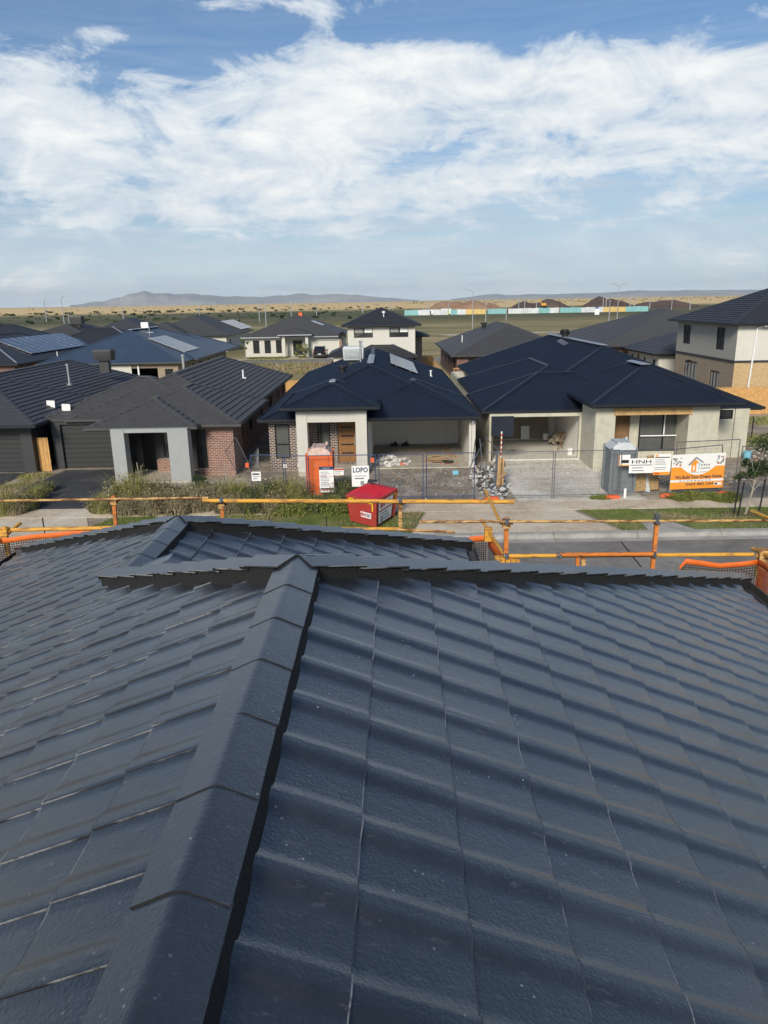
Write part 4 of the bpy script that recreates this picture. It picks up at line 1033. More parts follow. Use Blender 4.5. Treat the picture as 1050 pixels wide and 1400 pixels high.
# gate fence between the two
pf = thing('side_gate', 'narrow pine paling gate between the two dark garages', 'gate', (-17.65, 37.4, 0))
for i in range(6): MB().box(-17.93 + i * .1, -17.84 + i * .1, 37.38 + .012 * (i % 2), 37.40 + .012 * (i % 2), .0, 1.75).build('paling', M_PAL, pf)
MB().box(-17.93, -17.33, 37.42, 37.47, .5, .6).build('rail', M_PAL, pf)
cooler('dark evaporative cooler box on a black duct at the far left ridge', (-19.45, 52.2, 4.2), 1.25, 1.0, .72, M_CHAR, .35)
fu = MB().tube((-19.9, 47.0, 3.4), (-19.9, 47.0, 4.62), .07, 10).tube((-19.9, 47.0, 4.62), (-19.9, 47.0, 4.72), .12, 10).tube((-19.9, 47.0, 3.36), (-19.9, 47.0, 3.5), .2, 10)
tag(fu.build('flue_pipe', M_ZINC), 'pale flue pipe on the far left dark roof, left of the cooler', 'pipe')
for k, (px, py, l_) in enumerate(((69, 553, 'left of the two white square plates above the charcoal garage gutter'), (90, 558, 'right of the two white square plates above the charcoal garage gutter, on a short post'))):
    p = aty(px, py, 38.6 if k else 40.2); s_ = .22; r = thing('roof_plate', l_, 'plate', (p.x, p.y, p.z - .4))
    MB().obox((p.x - s_, p.y, p.z - s_), (.44, 0, -.02), (0, .03, 0), (.02, 0, .44)).build('plate', M_PAPER, r)
    MB().tube((p.x + .12, p.y + .05, p.z - .75), (p.x + .12, p.y + .05, p.z - .1), .02, 6).build('post', M_WHITEP, r)
p = aty(318, 416 + 86, 50); 
rz = ZL + .414 * (-7.45 - (-9.4))
lv_ = MB(); lv_.tube((-9.4, 49.5, rz - .2), (-9.4, 49.5, rz + .55), .06, 8); lv_.box(-9.6, -9.2, 49.35, 49.65, rz - .02, rz + .05)
tag(lv_.build('vent_pipe', M_WHITEP), 'white vent pipe on the long charcoal roof slope above the red brick side', 'pipe')

# ================================================================== SECOND ROW AND BEYOND
def simple_house(name, label, rects, style, m_roof, m_wall, root_loc, walls, gut=None, gauge=.36, wins=(), seg=None, capw=.16):
    r = thing(name, label, 'house', root_loc)
    make_roof(r, rects, style, m_roof, m_roof, gut or M_GUT, gauge=gauge, capw=capw, seg=seg)
    w = MB(); refs = []
    for (a, bb, z0, z1, holes) in walls: refs.append((a, wall(w, a, bb, z0, z1, [h[:4] for h in holes], .18), holes))
    w.build('wall', m_wall, r)
    for a, (t, n), holes in refs:
        for h in holes:
            if len(h) > 4 and h[4] is None: continue
            window(r, a, t, n, *h[:4], mull=(.5,) if h[1] - h[0] > .9 else (), fr=.06, m_g=h[4] if len(h) > 4 else M_GLASS)
    return r
# blue-grey roof with a strip of solar panels
s2 = simple_house('blue_roof_house', 'house with slate blue metal roof and a strip of pale solar panels',
    [(-33.5, -19.4, 72.0, 95.5, 2.85, .40), (-29, -19.0, 76, 99, 2.84, .36)], 'plain', M_BLUE, M_BRTG, (-25, 72, 0),
    [((-33, 72.5), (-20.0, 72.5), -.1, 2.7, [(8.2, 11.0, -.1, 2.3, None), (11.7, 12.5, 1.0, 2.2)]), ((-20.0, 72.5), (-20.0, 95), -.1, 2.7, [(2, 3, 1, 2.2, M_GLASSG), (5, 6.4, .9, 2.3, M_GLASSG), (8.5, 9.5, .9, 2.3, M_GLASSG), (11.5, 13, .9, 2.3, M_GLASSG), (16, 17.5, .9, 2.3, M_GLASSG)]), ((-20, 95), (-33, 95), -.1, 2.7, []), ((-33, 95), (-33, 72.5), -.1, 2.7, [])], gut=M_GUTG)
MB().box(-28.5, -24.5, 72.40, 72.49, 1.4, 2.6).build('wall_panel', M_WHITE, s2)
MB().box(-23.9, -23.75, 72.35, 72.45, 0, 2.6).build('downpipe', M_WHITEP, s2)
fl = MB(); cap_line(fl, (-26.45, 79.2, 2.85 + .40 * 7.05 + .02), (-26.45, 88.4, 2.85 + .40 * 7.05 + .02), .25, .1)
fl.build('ridge_flashing', M_RIDGEL, s2)
zs = lambda x: 2.85 + .40 * (-19.4 - x)
a, c, e = (onp(*q, -19.4, 2.85, .40) for q in ((252, 483), (272, 477.5), (202, 464)))
solar('solar_array', 'strip of pale glaring solar panels on the east slope of the slate blue roof', 2, 7, a, (0, (c.y - a.y) / 2, 0), ((e.x - a.x) / 7, 0, -(e.x - a.x) / 7 * .40), M_SOLL); print('S2', a, c, e)
q = MB(); q.obox((-26.6, 83.2, 5.75), (.8, 0, 0), (0, .05, 0), (0, 0, .62)); q.tube((-26.3, 83.3, 5.5), (-26.3, 83.3, 5.9), .03)
tag(q.build('skylight_plate', M_PAPER), 'small white plate on the ridge of the slate blue roof', 'plate')
q = MB(); q.tube((-24.9, 80.5, zs(-24.9) - .2), (-24.9, 80.5, zs(-24.9) + .9), .05); q.box(-25.2, -24.5, 80.45, 80.55, zs(-24.9) + .3, zs(-24.9) + .36)
tag(q.build('antenna', M_ZINC), 'short antenna on the slate blue roof beside its small white plate', 'antenna')
# pipe in front of it
q = MB().tube((-15.7, 58.5, 2.4), (-15.7, 58.5, 4.3), .10, 10); q.tube((-15.7, 58.5, 4.3), (-15.7, 58.5, 4.42), .15, 10)
tag(q.build('flue_pipe', M_GREYR), 'grey flue pipe rising behind the middle of the charcoal tiled roof', 'pipe')
# navy roof with the big array, far left
s1 = simple_house('far_left_navy_house', 'house under the large solar array at the left edge', [(-50, -37.0, 75.5, 97, 2.65, .40), (-58, -41, 92, 108, 2.7, .42), (-46, -30.5, 97, 110, 2.7, .40)], 'plain', M_RT_BL, M_BRM, (-44, 75, 0),
    [((-49.5, 76), (-37.5, 76), -.1, 2.6, [(7, 10, .2, 2.2)]), ((-37.5, 76), (-37.5, 97), -.1, 2.6, [(3, 4, 1, 2.2), (9, 11, 1, 2.2)]), ((-37.5, 97), (-49.5, 97), -.1, 2.6, []), ((-49.5, 97), (-49.5, 76), -.1, 2.6, [])])
z1_ = lambda x: 2.65 + .40 * (-37.0 - x)
a, c, e = (onp(*q, -37.0, 2.65, .40) for q in ((43, 485), (127, 473), (2, 465)))
solar('solar_array', 'large dark blue solar array of two rows on the navy roof at the left edge', 10, 2, a, (0, (c.y - a.y) / 10, 0), ((e.x - a.x) / 2, 0, -(e.x - a.x) / 2 * .40), M_SOL); print('S1', a, c, e)
q = MB().tube((-33.9, 78, 2.5), (-33.9, 78, 3.7), .05); tag(q.build('vent_pipe', M_WHITEP), 'thin white pipe below the large dark blue solar array', 'pipe')
fl = MB(); cap_line(fl, (-37.0, 75.5, 2.75), (-43.5, 82.0, 2.75 + .4 * 6.5), .10, .1); cap_line(fl, (-30.5, 97, 2.8), (-37, 103.5, 2.8 + 2.6), .10, .1); fl.build('hip_flashing', M_RIDGEL, s1)
simple_house('dark_ridge_house', 'house with long dark tiled roof showing two peaks, behind the slate blue roof', [(-53, -37.5, 126, 146, 2.7, .42), (-47.5, -35, 122, 136, 2.7, .36)], 'tile', M_RT_FL, M_WHITE, (-45, 122, 0),
    [((-52.5, 126.6), (-36, 126.6), -.1, 2.6, []), ((-36, 126.6), (-36, 145), -.1, 2.6, [(3, 4, 1, 2), (9, 10, 1, 2)]), ((-36, 145), (-52, 145), -.1, 2.6, []), ((-52, 145), (-52, 126), -.1, 2.6, [])])
simple_house('low_dark_house', 'low dark tiled roof with a black box cooler, furthest left of the back roofs', [(-64, -49, 128, 150, 2.7, .32)], 'tile', M_RT_LH, M_WHITE, (-57, 128, 0), [((-63.5, 128.6), (-49.5, 128.6), -.1, 2.6, [(2, 4, .8, 2.1)]), ((-49.5, 128.6), (-49.5, 149), -.1, 2.6, []), ((-49.5, 149), (-63.5, 149), -.1, 2.6, []), ((-63.5, 149), (-63.5, 128.6), -.1, 2.6, [])])
cooler('dark cooler box on the low back roof at the far left', (-55.2, 137, 4.6), 2.2, 1.6, 1.5, M_CHAR, .4)
simple_house('edge_dark_house', 'dark tiled roof cut off by the left edge behind the large solar array', [(-78, -60.5, 118, 140, 2.8, .40)], 'tile', M_RT_FL, M_GREYR, (-68, 118, 0), [((-77, 118.6), (-61, 118.6), -.1, 2.7, [(9, 11, .8, 2.2)]), ((-61, 118.6), (-61, 139), -.1, 2.7, []), ((-61, 139), (-77, 139), -.1, 2.7, []), ((-77, 139), (-77, 118.6), -.1, 2.7, [])])
s3 = simple_house('white_wall_house', 'dark tiled house with plain white wall, left of the white bungalow', [(-43.5, -27.2, 133, 158, 2.8, .40), (-44.5, -33.5, 129, 142, 2.9, .40)], 'tile', M_RT_LH, M_WHITE, (-34, 133, 0),
    [((-43, 133.6), (-27.9, 133.6), -.1, 2.7, []), ((-27.9, 133.6), (-27.9, 157), -.1, 2.7, [(3, 4, 1, 2)]), ((-27.9, 157), (-43, 157), -.1, 2.7, []), ((-43, 157), (-43, 133.6), -.1, 2.7, [])])
a, c, e = (onp(*q, -27.2, 2.8, .40) for q in ((330, 451), (345, 448), (300, 440)))
solar('solar_array', 'pale solar panels on the dark roof left of the white bungalow', 3, 5, a, (0, (c.y - a.y) / 3, 0), ((e.x - a.x) / 5, 0, -(e.x - a.x) / 5 * .40), M_SOLL); print('S3', a, c, e)
# white bungalow with black car
bg_ = simple_house('white_bungalow', 'white rendered bungalow with dark tiled roof and a black car on its drive', [(-22.4, -6.6, 118.2, 139, 3.0, .40), (-16.4, -11.3, 117.0, 124, 3.35, .36)], 'tile', M_RT_LH, M_WHITE, (-14, 118, 0),
    [((-21.9, 118.9), (-15.9, 118.9), -.1, 2.9, [(1.2, 2.2, .5, 2.5), (3.0, 4.0, .5, 2.5), (4.8, 5.7, .5, 2.5)]), ((-15.9, 119.6), (-12.0, 119.6), -.1, 2.9, [(1.4, 2.9, .1, 2.4)]), ((-12.0, 118.9), (-7.1, 118.9), -.1, 2.9, [(.2, 4.7, -.1, 2.35, None)]),
     ((-7.1, 118.9), (-7.1, 138), -.1, 2.9, []), ((-7.1, 138), (-21.9, 138), -.1, 2.9, []), ((-21.9, 138), (-21.9, 118.9), -.1, 2.9, [])], gut=M_ZINC)
for i in range(5): MB().box(-11.8, -7.3, 119.05, 119.1, .02 + i * .47, .48 + i * .47).build('garage_door_panel', M_CREAM, bg_)
for x in (-15.9, -12.3): MB().box(x - .02, x + .42, 117.6, 118.1, -.1, 3.3).build('porch_column', M_CREAM, bg_)
MB().box(-7.09, -6.7, 118.6, 119.2, -.1, 2.9).build('brick_pier', M_BRR, bg_)
solar('solar_array', 'small dark solar panels on the right slope of the white bungalow', 3, 1, (-10.0, 123, 3.0 + .4 * 3.4), (0, 1.3, 0), (-1.9, 0, .76), M_SOL)
q = MB().box(-14.3, -13.7, 127.5, 128.1, 5.6, 6.5); tag(q.build('roof_box', M_PLORA), 'small orange box on the peak of the white bungalow roof', 'box')
# car, seen from behind
car = thing('parked_car', 'black four wheel drive parked nose in on the drive of the white bungalow', 'car', (-9.75, 114.6, 0))
cx, cy = -9.75, 112.4
def loft(mb, secs, mi=0, sm=True):
    n = len(secs[0]); vs = [p for s_ in secs for p in s_]
    mb.add(vs, [(k * n + i, k * n + (i + 1) % n, (k + 1) * n + (i + 1) % n, (k + 1) * n + i) for k in range(len(secs) - 1) for i in range(n)], mi, sm)
    mb.add(vs, [tuple(range(n))[::-1], tuple(range((len(secs) - 1) * n, len(secs) * n))], mi)
def sec(y, hw_, z0, z1, zt, ht):
    return [(cx - hw_ * .96, y, z0), (cx + hw_ * .96, y, z0), (cx + hw_, y, z0 + .25), (cx + hw_, y, z1 - .12), (cx + hw_ * .95, y, z1), (cx + ht, y, zt), (cx - ht, y, zt), (cx - hw_ * .95, y, z1), (cx - hw_, y, z1 - .12), (cx - hw_, y, z0 + .25)]
mb = MB(); loft(mb, [sec(cy, .86, .45, .95, .97, .8), sec(cy + .06, .93, .34, 1.0, 1.04, .84), sec(cy + .2, .94, .30, 1.04, 1.62, .70), sec(cy + .5, .94, .28, 1.05, 1.74, .70), sec(cy + 2.2, .94, .28, 1.04, 1.74, .70), sec(cy + 3.2, .94, .28, 1.02, 1.08, .84), sec(cy + 4.3, .93, .32, .95, .98, .8), sec(cy + 4.7, .82, .45, .80, .84, .7)])
mb.build('body', M_CARB, car)
mb = MB(); mb.add([(cx - .72, cy + .085, 1.12), (cx + .72, cy + .085, 1.12), (cx + .60, cy + .19, 1.56), (cx - .60, cy + .19, 1.56)], [(0, 1, 2, 3)])
mb.build('rear_window', M_CARG, car)
for s_ in (-1, 1):
    MB().box(cx + s_ * .70, cx + s_ * .90, cy + .015, cy + .07, .82, 1.12).build('tail_light', M_TAILR, car)
    MB().obox((cx + s_ * .93, cy + .6, 1.1), (-s_ * .18, 0, .46), (0, 2.0, 0), (s_ * .02, 0, 0)).build('side_window', M_CARG, car)
    MB().box(cx + s_ * .95, cx + s_ * 1.12, cy + 2.7, cy + 2.85, 1.0, 1.18).build('mirror', M_CARB, car)
    MB().box(cx + s_ * .62, cx + s_ * .66, cy + .6, cy + 2.2, 1.76, 1.81).build('roof_rail', M_CHAR, car)
    for yy in (.85, 3.7):
        wl = MB().tube((cx + s_ * .72, cy + yy, .36), (cx + s_ * .95, cy + yy, .36), .36, 18).build('wheel', M_RUB, car)
        MB().tube((cx + s_ * .951, cy + yy, .36), (cx + s_ * .965, cy + yy, .36), .2, 12).build('rim', M_STEEL, wl)
MB().box(cx - .25, cx + .25, cy - .012, cy - .001, .62, .74).build('number_plate', M_PAPER, car)
MB().box(cx - .84, cx + .84, cy - .05, cy + .1, .42, .58).build('bumper', M_CHAR, car)
# white two storey house in the middle
ws = simple_house('white_two_storey_house', 'white rendered two storey house with pyramid roof behind the centre navy roof', [(-4.35, 3.7, 77.6, 86.5, 5.8, .42), (-3.85, 3.35, 75.7, 90, 2.72, .44), (-6.0, -3, 80, 88, 2.7, .42), (2.0, 5.0, 86, 92, 4.3, .3)], 'tile', M_RT_BL, M_CREAM, (0, 78, 0),
    [((-3.8, 78.15), (3.15, 78.15), 2.7, 5.7, [(.65, 2.6, 1.85 + 2.7, 2.85 + 2.7), (4.3, 6.25, 1.85 + 2.7, 2.85 + 2.7)]), ((3.15, 78.15), (3.15, 86), -.1, 5.7, [(4, 5, 4, 5)]), ((3.15, 86), (-3.8, 86), -.1, 5.7, []), ((-3.8, 86), (-3.8, 78.15), -.1, 5.7, [(2, 3, 4, 5)]),
     ((-5.5, 80.5), (-3.81, 80.5), -.1, 2.6, []), ((-5.5, 88), (-5.5, 80.5), -.1, 2.6, [])])
w = MB(); wall(w, (-3.3, 76.3), (2.9, 76.3), -.1, 2.65, [(4.1, 5.6, 1.0, 2.45)], .2); wall(w, (2.9, 76.3), (2.9, 78.1), -.1, 2.65, [], .2); w.build('lower_wall', M_BRM, ws)
window(ws, (-3.3, 76.3), tt, nn_, 4.1, 5.6, 1.0, 2.45)
for x0 in (-3.05, .6):
    MB().box(x0, x0 + .9, 78.205, 78.215, 5.05, 5.5).build('blind', M_BLIND, ws); MB().box(x0 + 1.0, x0 + 1.8, 78.205, 78.215, 5.05, 5.5).build('blind', M_PAPER, ws)
q = MB().box(3.16, 4.3, 87, 90, -.1, 4.2).build('rear_wing', M_BRTG, ws)
q = MB(); q.tube((-.05, 79.4, 6.4), (-.05, 79.4, 7.0), .05); q.tube((-.05, 79.4, 6.95), (-.05, 79.4, 7.15), .17, 10); tag(q.build('roof_vent', M_WHITEP), 'small white vent on the front slope of the pyramid roof', 'vent')
# satellite dish by brick side of bungalow
q = MB(); q.tube((-6.2, 112, 2.0), (-6.2, 112, 3.1), .04)
for i in range(10):
    a, a2 = i * math.tau / 10, (i + 1) * math.tau / 10
    q.add([(-6.2, 111.8, 3.3), (-6.2 + .6 * math.cos(a), 111.6, 3.3 + .6 * math.sin(a)), (-6.2 + .6 * math.cos(a2), 111.6, 3.3 + .6 * math.sin(a2))], [(0, 1, 2), (2, 1, 0)])
tag(q.build('satellite_dish', M_CHAR), 'dark satellite dish beside the brick corner of the white bungalow', 'dish')
# mauve brick house
simple_house('mauve_brick_house', 'single storey mauve brick house with grey tiled hip roof between the two navy roofs', [(6.8, 20.6, 77.0, 100.5, 2.65, .41)], 'tile', M_RT_LH, M_BRM, (13, 77, 0),
    [((7.4, 77.5), (20.0, 77.5), -.1, 2.55, [(1.2, 4.5, .9, 2.3)]), ((20, 77.5), (20, 100), -.1, 2.55, []), ((20, 100), (7.4, 100), -.1, 2.55, []), ((7.4, 100), (7.4, 77.5), -.1, 2.55, [(3, 4.2, .9, 2.2), (7.5, 8.6, .9, 2.2), (12, 13.4, .6, 2.2), (18.5, 20.4, .2, 2.3)])], gut=M_GUTG)
q = MB(); zz = 2.65 + .41 * 5.4; q.tube((12.0, 92, zz - .2), (12.0, 92, zz + .35), .25, 10); q.tube((12.0, 92, zz + .35), (12.0, 92, zz + .6), .38, 10)
tag(q.build('roof_vent', M_BLKP), 'black round vent near the ridge of the mauve brick house roof', 'vent')
q = MB(); zz = 2.65 + .41 * 2.0; q.tube((8.8, 86, zz - .2), (8.8, 86, zz + .8), .06, 8); tag(q.build('vent_pipe', M_WHITEP), 'white pipe on the left slope of the mauve brick house roof', 'pipe')
# tan two storey house on the right
ts = thing('tan_two_storey_house', 'two storey house at the right edge, grey render above tan brick, black tiled roof', 'house', (30, 62, 0))
ZT = 6.12
make_roof(ts, [(26.0, 40.5, 56.6, 69.6, ZT, .43)], 'tile', M_RT_BL, M_RT_BL, M_GUT, gauge=.36, capw=.17, seg=None)
w = MB(); wall(w, (26.6, 57.2), (40, 57.2), 3.36, ZT - .1, [(5, 7, 4.4, 5.6)], .2); wall(w, (40, 57.2), (40, 69), 3.36, ZT - .1, [], .2); wall(w, (40, 69), (26.6, 69), 3.36, ZT - .1, [], .2)
w.build('upper_wall', M_CREAM, ts)
w = MB(); up_ = wall(w, (26.6, 69), (26.6, 57.2), 3.36, ZT - .1, [(1.4, 3.0, 4.1, 5.75), (8.2, 9.7, 4.0, 5.75)], .2); w.build('upper_side_wall', M_TAUPE, ts)  # side render greyer and darker than the front render
for s0, s1, h0, h1 in ((1.4, 3.0, 4.1, 5.75), (8.2, 9.7, 4.0, 5.75)): window(ts, (26.6, 69), *up_, s0, s1, h0, h1, mull=(.45,), fr=.09)
w = MB(); wall(w, (26.62, 57.22), (40, 57.22), -.1, 3.2, [], .2); wall(w, (40, 57.22), (40, 69), -.1, 3.2, [], .2); w.build('brick_wall', M_BRT, ts)
w = MB(); lw = wall(w, (26.62, 69), (26.62, 57.22), -.1, 3.2, [(2.2, 5.0, 1.1, 2.7), (7.6, 9.4, .9, 2.3)], .2); w.build('side_brick_wall', M_BRTG, ts)  # side brick greyer and darker than the front brick
window(ts, (26.62, 69), *lw, 2.2, 5.0, 1.1, 2.7, mull=(.25, .5, .75), fr=.08, m_g=M_BLIND); window(ts, (26.62, 69), *lw, 7.6, 9.4, .9, 2.3, mull=(.33, .66), fr=.08, m_g=M_BLIND)
MB().box(26.55, 40.05, 57.15, 69.05, 3.2, 3.359).build('floor_band', M_CHAR, ts)
dp = MB(); dp.path([(28.55, 56.85, 6.0), (28.0, 57.1, 5.75), (27.75, 57.08, .1)], .07, 8); dp.box(28.35, 28.7, 56.72, 56.98, 5.85, 6.1); dp.build('downpipe', M_WHITEP, ts)
q = MB(); q.tube((26.35, 65.2, 2.75), (26.55, 65.2, 2.75), .06); q.tube((26.35, 65.2, 2.75), (26.2, 65.35, 2.65), .1, 8); q.tube((26.35, 65.2, 2.75), (26.2, 65.0, 2.65), .1, 8)
tag(q.build('flood_light', M_BLKF), 'small twin black flood light on the tan brick side wall', 'light')
# roofs behind, right
simple_house('grey_roof_house', 'house with broad dark grey tiled roof behind the right navy roof', [(23.5, 46, 83, 108, 2.9, .33)], 'tile', M_RT_LH, M_BRM, (30, 83, 0), [((24.2, 83.6), (45, 83.6), -.1, 2.8, []), ((24.2, 107), (24.2, 83.6), -.1, 2.8, []), ((45, 83.6), (45, 107), -.1, 2.8, []), ((45, 107), (24.2, 107), -.1, 2.8, [])])
simple_house('white_side_house', 'low house with white side wall of small windows behind the right navy roof', [(26.2, 40.5, 73.2, 84, 2.75, .40)], 'tile', M_RT_FL, M_WHITE, (33, 73, 0),
    [((26.9, 83.5), (26.9, 73.9), -.1, 2.7, [(1.2, 2.0, .8, 2.2), (3.2, 4.0, .4, 2.3), (5.2, 5.9, 1.0, 2.1), (8, 8.7, 1.0, 2.1)]), ((26.9, 73.9), (40, 73.9), -.1, 2.7, []), ((40, 73.9), (40, 83), -.1, 2.7, [])], gut=M_GUT)

# ---------------- timber fences
def paling_fence(name, label, a, bb, h, m_, step=.11, rail=True, z=0.):
    a, bb = V3((a[0], a[1], z)), V3((bb[0], bb[1], z)); L = (bb - a).length; t = (bb - a) / L; n = V3((t.y, -t.x, 0))
    r = thing(name, label, 'fence', a); r2 = random.Random(int(L * 100))
    mb = MB(); k = 0.
    while k < L:
        hh = h + r2.uniform(-.015, .015); mb.obox(a + t * k + n * (.012 * (int(k / step) % 2)), t * (step - .008), n * .016, (0, 0, hh)); k += step
    o = mb.build('paling', m_, r); o['kind'] = 'stuff'
    mb = MB()
    for q_ in (.3, .9, 1.5): mb.obox(a + n * -.05 + V3((0, 0, q_)), t * L, n * .045, (0, 0, .09))
    mb.obox(a + n * -.03 + V3((0, 0, h + .016)), t * L, n * .09, (0, 0, .035)); mb.build('rail', m_, r)
    k = 0.
    while k <= L:
        MB().obox(a + t * k - n * .14, t * .1, n * .09, (0, 0, h - .05)).build('post', m_, r); k += 2.6
    return r
paling_fence('timber_fence', 'pine paling fence closing the gap behind the long brick side of the charcoal house', (-8.6, 63.5), (-6.25, 63.5), 1.75, M_PAL)
paling_fence('timber_fence', 'pine paling fence running back beside the bare lot to the white bungalow street', (-6.1, 61.6), (-5.9, 88), 1.75, M_PALD)
paling_fence('timber_fence', 'rear pine fence panel right of the white two storey house', (3.7, 89.2), (5.55, 89.2), 1.8, M_PAL)
paling_fence('timber_fence', 'pine side fence running towards the centre navy roof from the mauve brick house', (5.5, 89.1), (5.45, 64.0), 1.8, M_PALD)
paling_fence('timber_fence', 'short pine fence return behind the right corner of the centre navy roof', (4.3, 63.9), (5.4, 63.9), 1.75, M_PAL)
paling_fence('timber_fence', 'long golden pine fence in front of the tan two storey house', (20.0, 52.6), (37, 52.3), 1.85, M_PAL)
q = MB(); q.bar((6.4, 70, 2.0), (9.5, 70, 2.0), .07); q.bar((6.45, 70, 0), (6.45, 70, 2.0), .07); q.bar((9.4, 70, 0), (9.4, 70, 2.0), .07)
for z in (.5, 1.25): q.bar((6.45, 70, z), (9.4, 70, z), .04)
tag(q.build('frame_barrier', M_PAL), 'pale timber gate frame beside the mauve brick house', 'gate')

# ---------------- street lights
def street_light(px, yb, yt, double, label, w_=.0):
    D = CH_ / ((yb - HZ(px)) / 1050.); x = (px - 530) / 1050 * D * 1.0; top = CH_ + (HZ(px) - yt) / 1050. * D
    p = atz(px, yb, 0); x, D = p.x, p.y; top = aty(px, yt, D).z
    r = thing('street_light', label, 'street light', (x, D, 0), 'street lights over the open field')
    s_ = max(.10, D * .0007)
    MB().tube((x, D, 0), (x, D, top * .92), s_, 8, r2=s_ * .6).build('pole', M_ZINC, r)
    for sg in ((-1, 1) if double == 2 else (1,) if double == 1 else ()):
        a = MB(); a.path([(x, D, top * .92), (x + sg * top * .08, D, top * .96), (x + sg * top * .17, D, top * .985)], s_ * .55, 6); ar = a.build('arm', M_ZINC, r)
        MB().obox((x + sg * top * .15 , D - .15, top * .97), (sg * top * .07, 0, .06), (0, .3, 0), (0, 0, s_ * 1.2)).build('lamp', M_ZINC, ar)
    if double == 0: MB().box(x - s_ * 1.6, x + s_ * 1.6, D - s_, D + s_, top * .92, top * .95).build('lamp', M_ZINC, r)
SL = [(64, 441, 408, 1, 'street light with a single arm to the right, leftmost on the skyline'), (88, 443, 404, 2, 'tall double arm street light above the navy roof with the large solar array'), (96, 453, 428, 0, 'slim pole right beside the base of the leftmost double arm street light'),
 (169, 438, 408, 0, 'slim pole standing alone before the left hill'), (273, 436, 412, 0, 'slim pole above the dark roof left of the white bungalow'), (364, 447, 401, 2, 'double arm street light above the roof of the white bungalow'), (355, 440, 414, 0, 'faint pole just left of the double arm light above the white bungalow'),
 (399, 444, 411, 0, 'dark slim pole over the right part of the white bungalow roof'), (433, 432, 412, 0, 'thin far pole between the bungalow and the pyramid roof'), (496, 428, 411, 0, 'thin far pole just left of the pyramid roof peak'), (533, 424, 410, 0, 'thin far pole just right of the pyramid roof peak'), (585, 428, 412, 0, 'thin pole at the left end of the red earth mound'), (613, 430, 413, 0, 'thin pole before the red earth mound'),
 (646, 450, 394, 2, 'tall double arm street light before the red earth mound'), (664, 445, 414, 0, 'pole above the ridge of the mauve brick house'), (692, 438, 409, 0, 'pole between the red mound and the first dark mound'), (709, 428, 407, 0, 'thin pole left on the first dark earth mound'), (717, 428, 407, 0, 'thin pole in the middle of the first dark earth mound'), (733, 428, 406, 0, 'thin pole right on the first dark earth mound'), (783, 424, 405, 0, 'thin pole between the two dark earth mounds'),
 (824, 425, 404, 0, 'first of two close thin poles left of the large double arm light'), (828, 425, 404, 0, 'second of two close thin poles left of the large double arm light'), (832, 444, 409, 0, 'pole directly left of the large double arm light'), (843, 444, 387, 2, 'large double arm street light right of centre before the dark mound'), (861, 421, 403, 0, 'thick short pole at the right end of the coloured hoarding'), (867, 424, 405, 0, 'thin pole just past the right end of the hoarding'), (888, 422, 404, 0, 'thin far pole over the roofs on the right'), (917, 434, 410, 0, 'pole rising over the grey roof on the right'), (943, 424, 408, 0, 'thin pole left of the tan house roof')]
for a in SL: street_light(*a)

# ---------------- hoarding, mounds, site clutter
def HX(px, y, D): return aty(px, y, D)
hb = thing('site_hoarding', 'long far site hoarding of white, teal and yellow panels before the earth mounds', 'hoarding', (40, 430, 0))
HS = [(553, 572, M_TEAL), (572, 588, M_HWHT), (592, 612, M_HWHT), (612, 613.5, M_HLIME), (616, 625, M_TEAL), (625, 637, M_HWHT), (637, 664, M_HYEL), (664, 665.5, M_HLIME), (667, 693, M_TEAL), (695, 737, M_HWHT), (737, 752, M_TEAL), (752, 765, M_HWHT), (766, 795, M_TEAL), (795, 814, M_HWHT), (815, 819, M_HBLUE), (819, 825, M_HWHT), (825, 856, M_HYEL), (856, 887, M_TEAL)]
for x0, x1, m_ in HS:
    a, c = aty(x0, HZ(x0) + 13.3, 425), aty(x1, HZ(x1) + 13.3, 425)
    n_ = max(1, int((x1 - x0) / 5))
    for i in range(n_):
        xa, xb = a.x + (c.x - a.x) * i / n_, a.x + (c.x - a.x) * (i + 1) / n_
        MB().box(xa, xb - .06, 425 + (i % 2) * .15, 425.12 + (i % 2) * .15, .0, a.z - .25 + rnd.uniform(-.15, .1)).build('hoarding_panel', m_, hb)
def mound(name, label, px0, px1, ytop, D, depth, m_, seed, bumps=((.5, .5, 1.),)):
    mb = MB(); nx, ny = 70, 14; a, c = aty(px0, 430, D), aty(px1, 430, D); H_ = aty((px0 + px1) / 2, ytop, D).z
    vs = []
    for j in range(ny):
        for i in range(nx):
            u, v = i / (nx - 1), j / (ny - 1); e = min(1, math.sin(math.pi * u) * 2.2) * math.sin(math.pi * v) ** .8
            s_ = max(w_ * math.exp(-((u - c_) / wd) ** 2) for c_, wd, w_ in bumps)
            n_ = noise.fractal(V3((u * 9 + seed, v * 3, seed)), 1, 2, 5) * .14
            vs.append((a.x + (c.x - a.x) * u, D + depth * (v - .3) + n_ * 10, max(-.3, (s_ + n_) * H_ * e - .1)))
    mb.add(vs, [(j * nx + i, j * nx + i + 1, (j + 1) * nx + i + 1, (j + 1) * nx + i) for j in range(ny - 1) for i in range(nx - 1)], 0, True)
    tag(mb.build(name, m_), label, 'mound')
mound('earth_mound', 'long reddish earth mound behind the left half of the hoarding', 578, 694, 411, 560, 60, M_MOUR, 1., ((.35, .3, .95), (.6, .25, 1.), (.85, .2, .7)))
mound('earth_mound', 'low wide dark brown earth mound behind the middle of the hoarding', 694, 792, 409, 560, 60, M_MOUD, 7., ((.25, .15, .8), (.62, .22, 1.), (.45, .3, .7)))
mound('earth_mound', 'highest dark brown earth mound with a pointed top, left of the big double arm light', 788, 872, 404.5, 600, 60, M_MOUD, 12., ((.42, .14, 1.), (.65, .25, .7)))
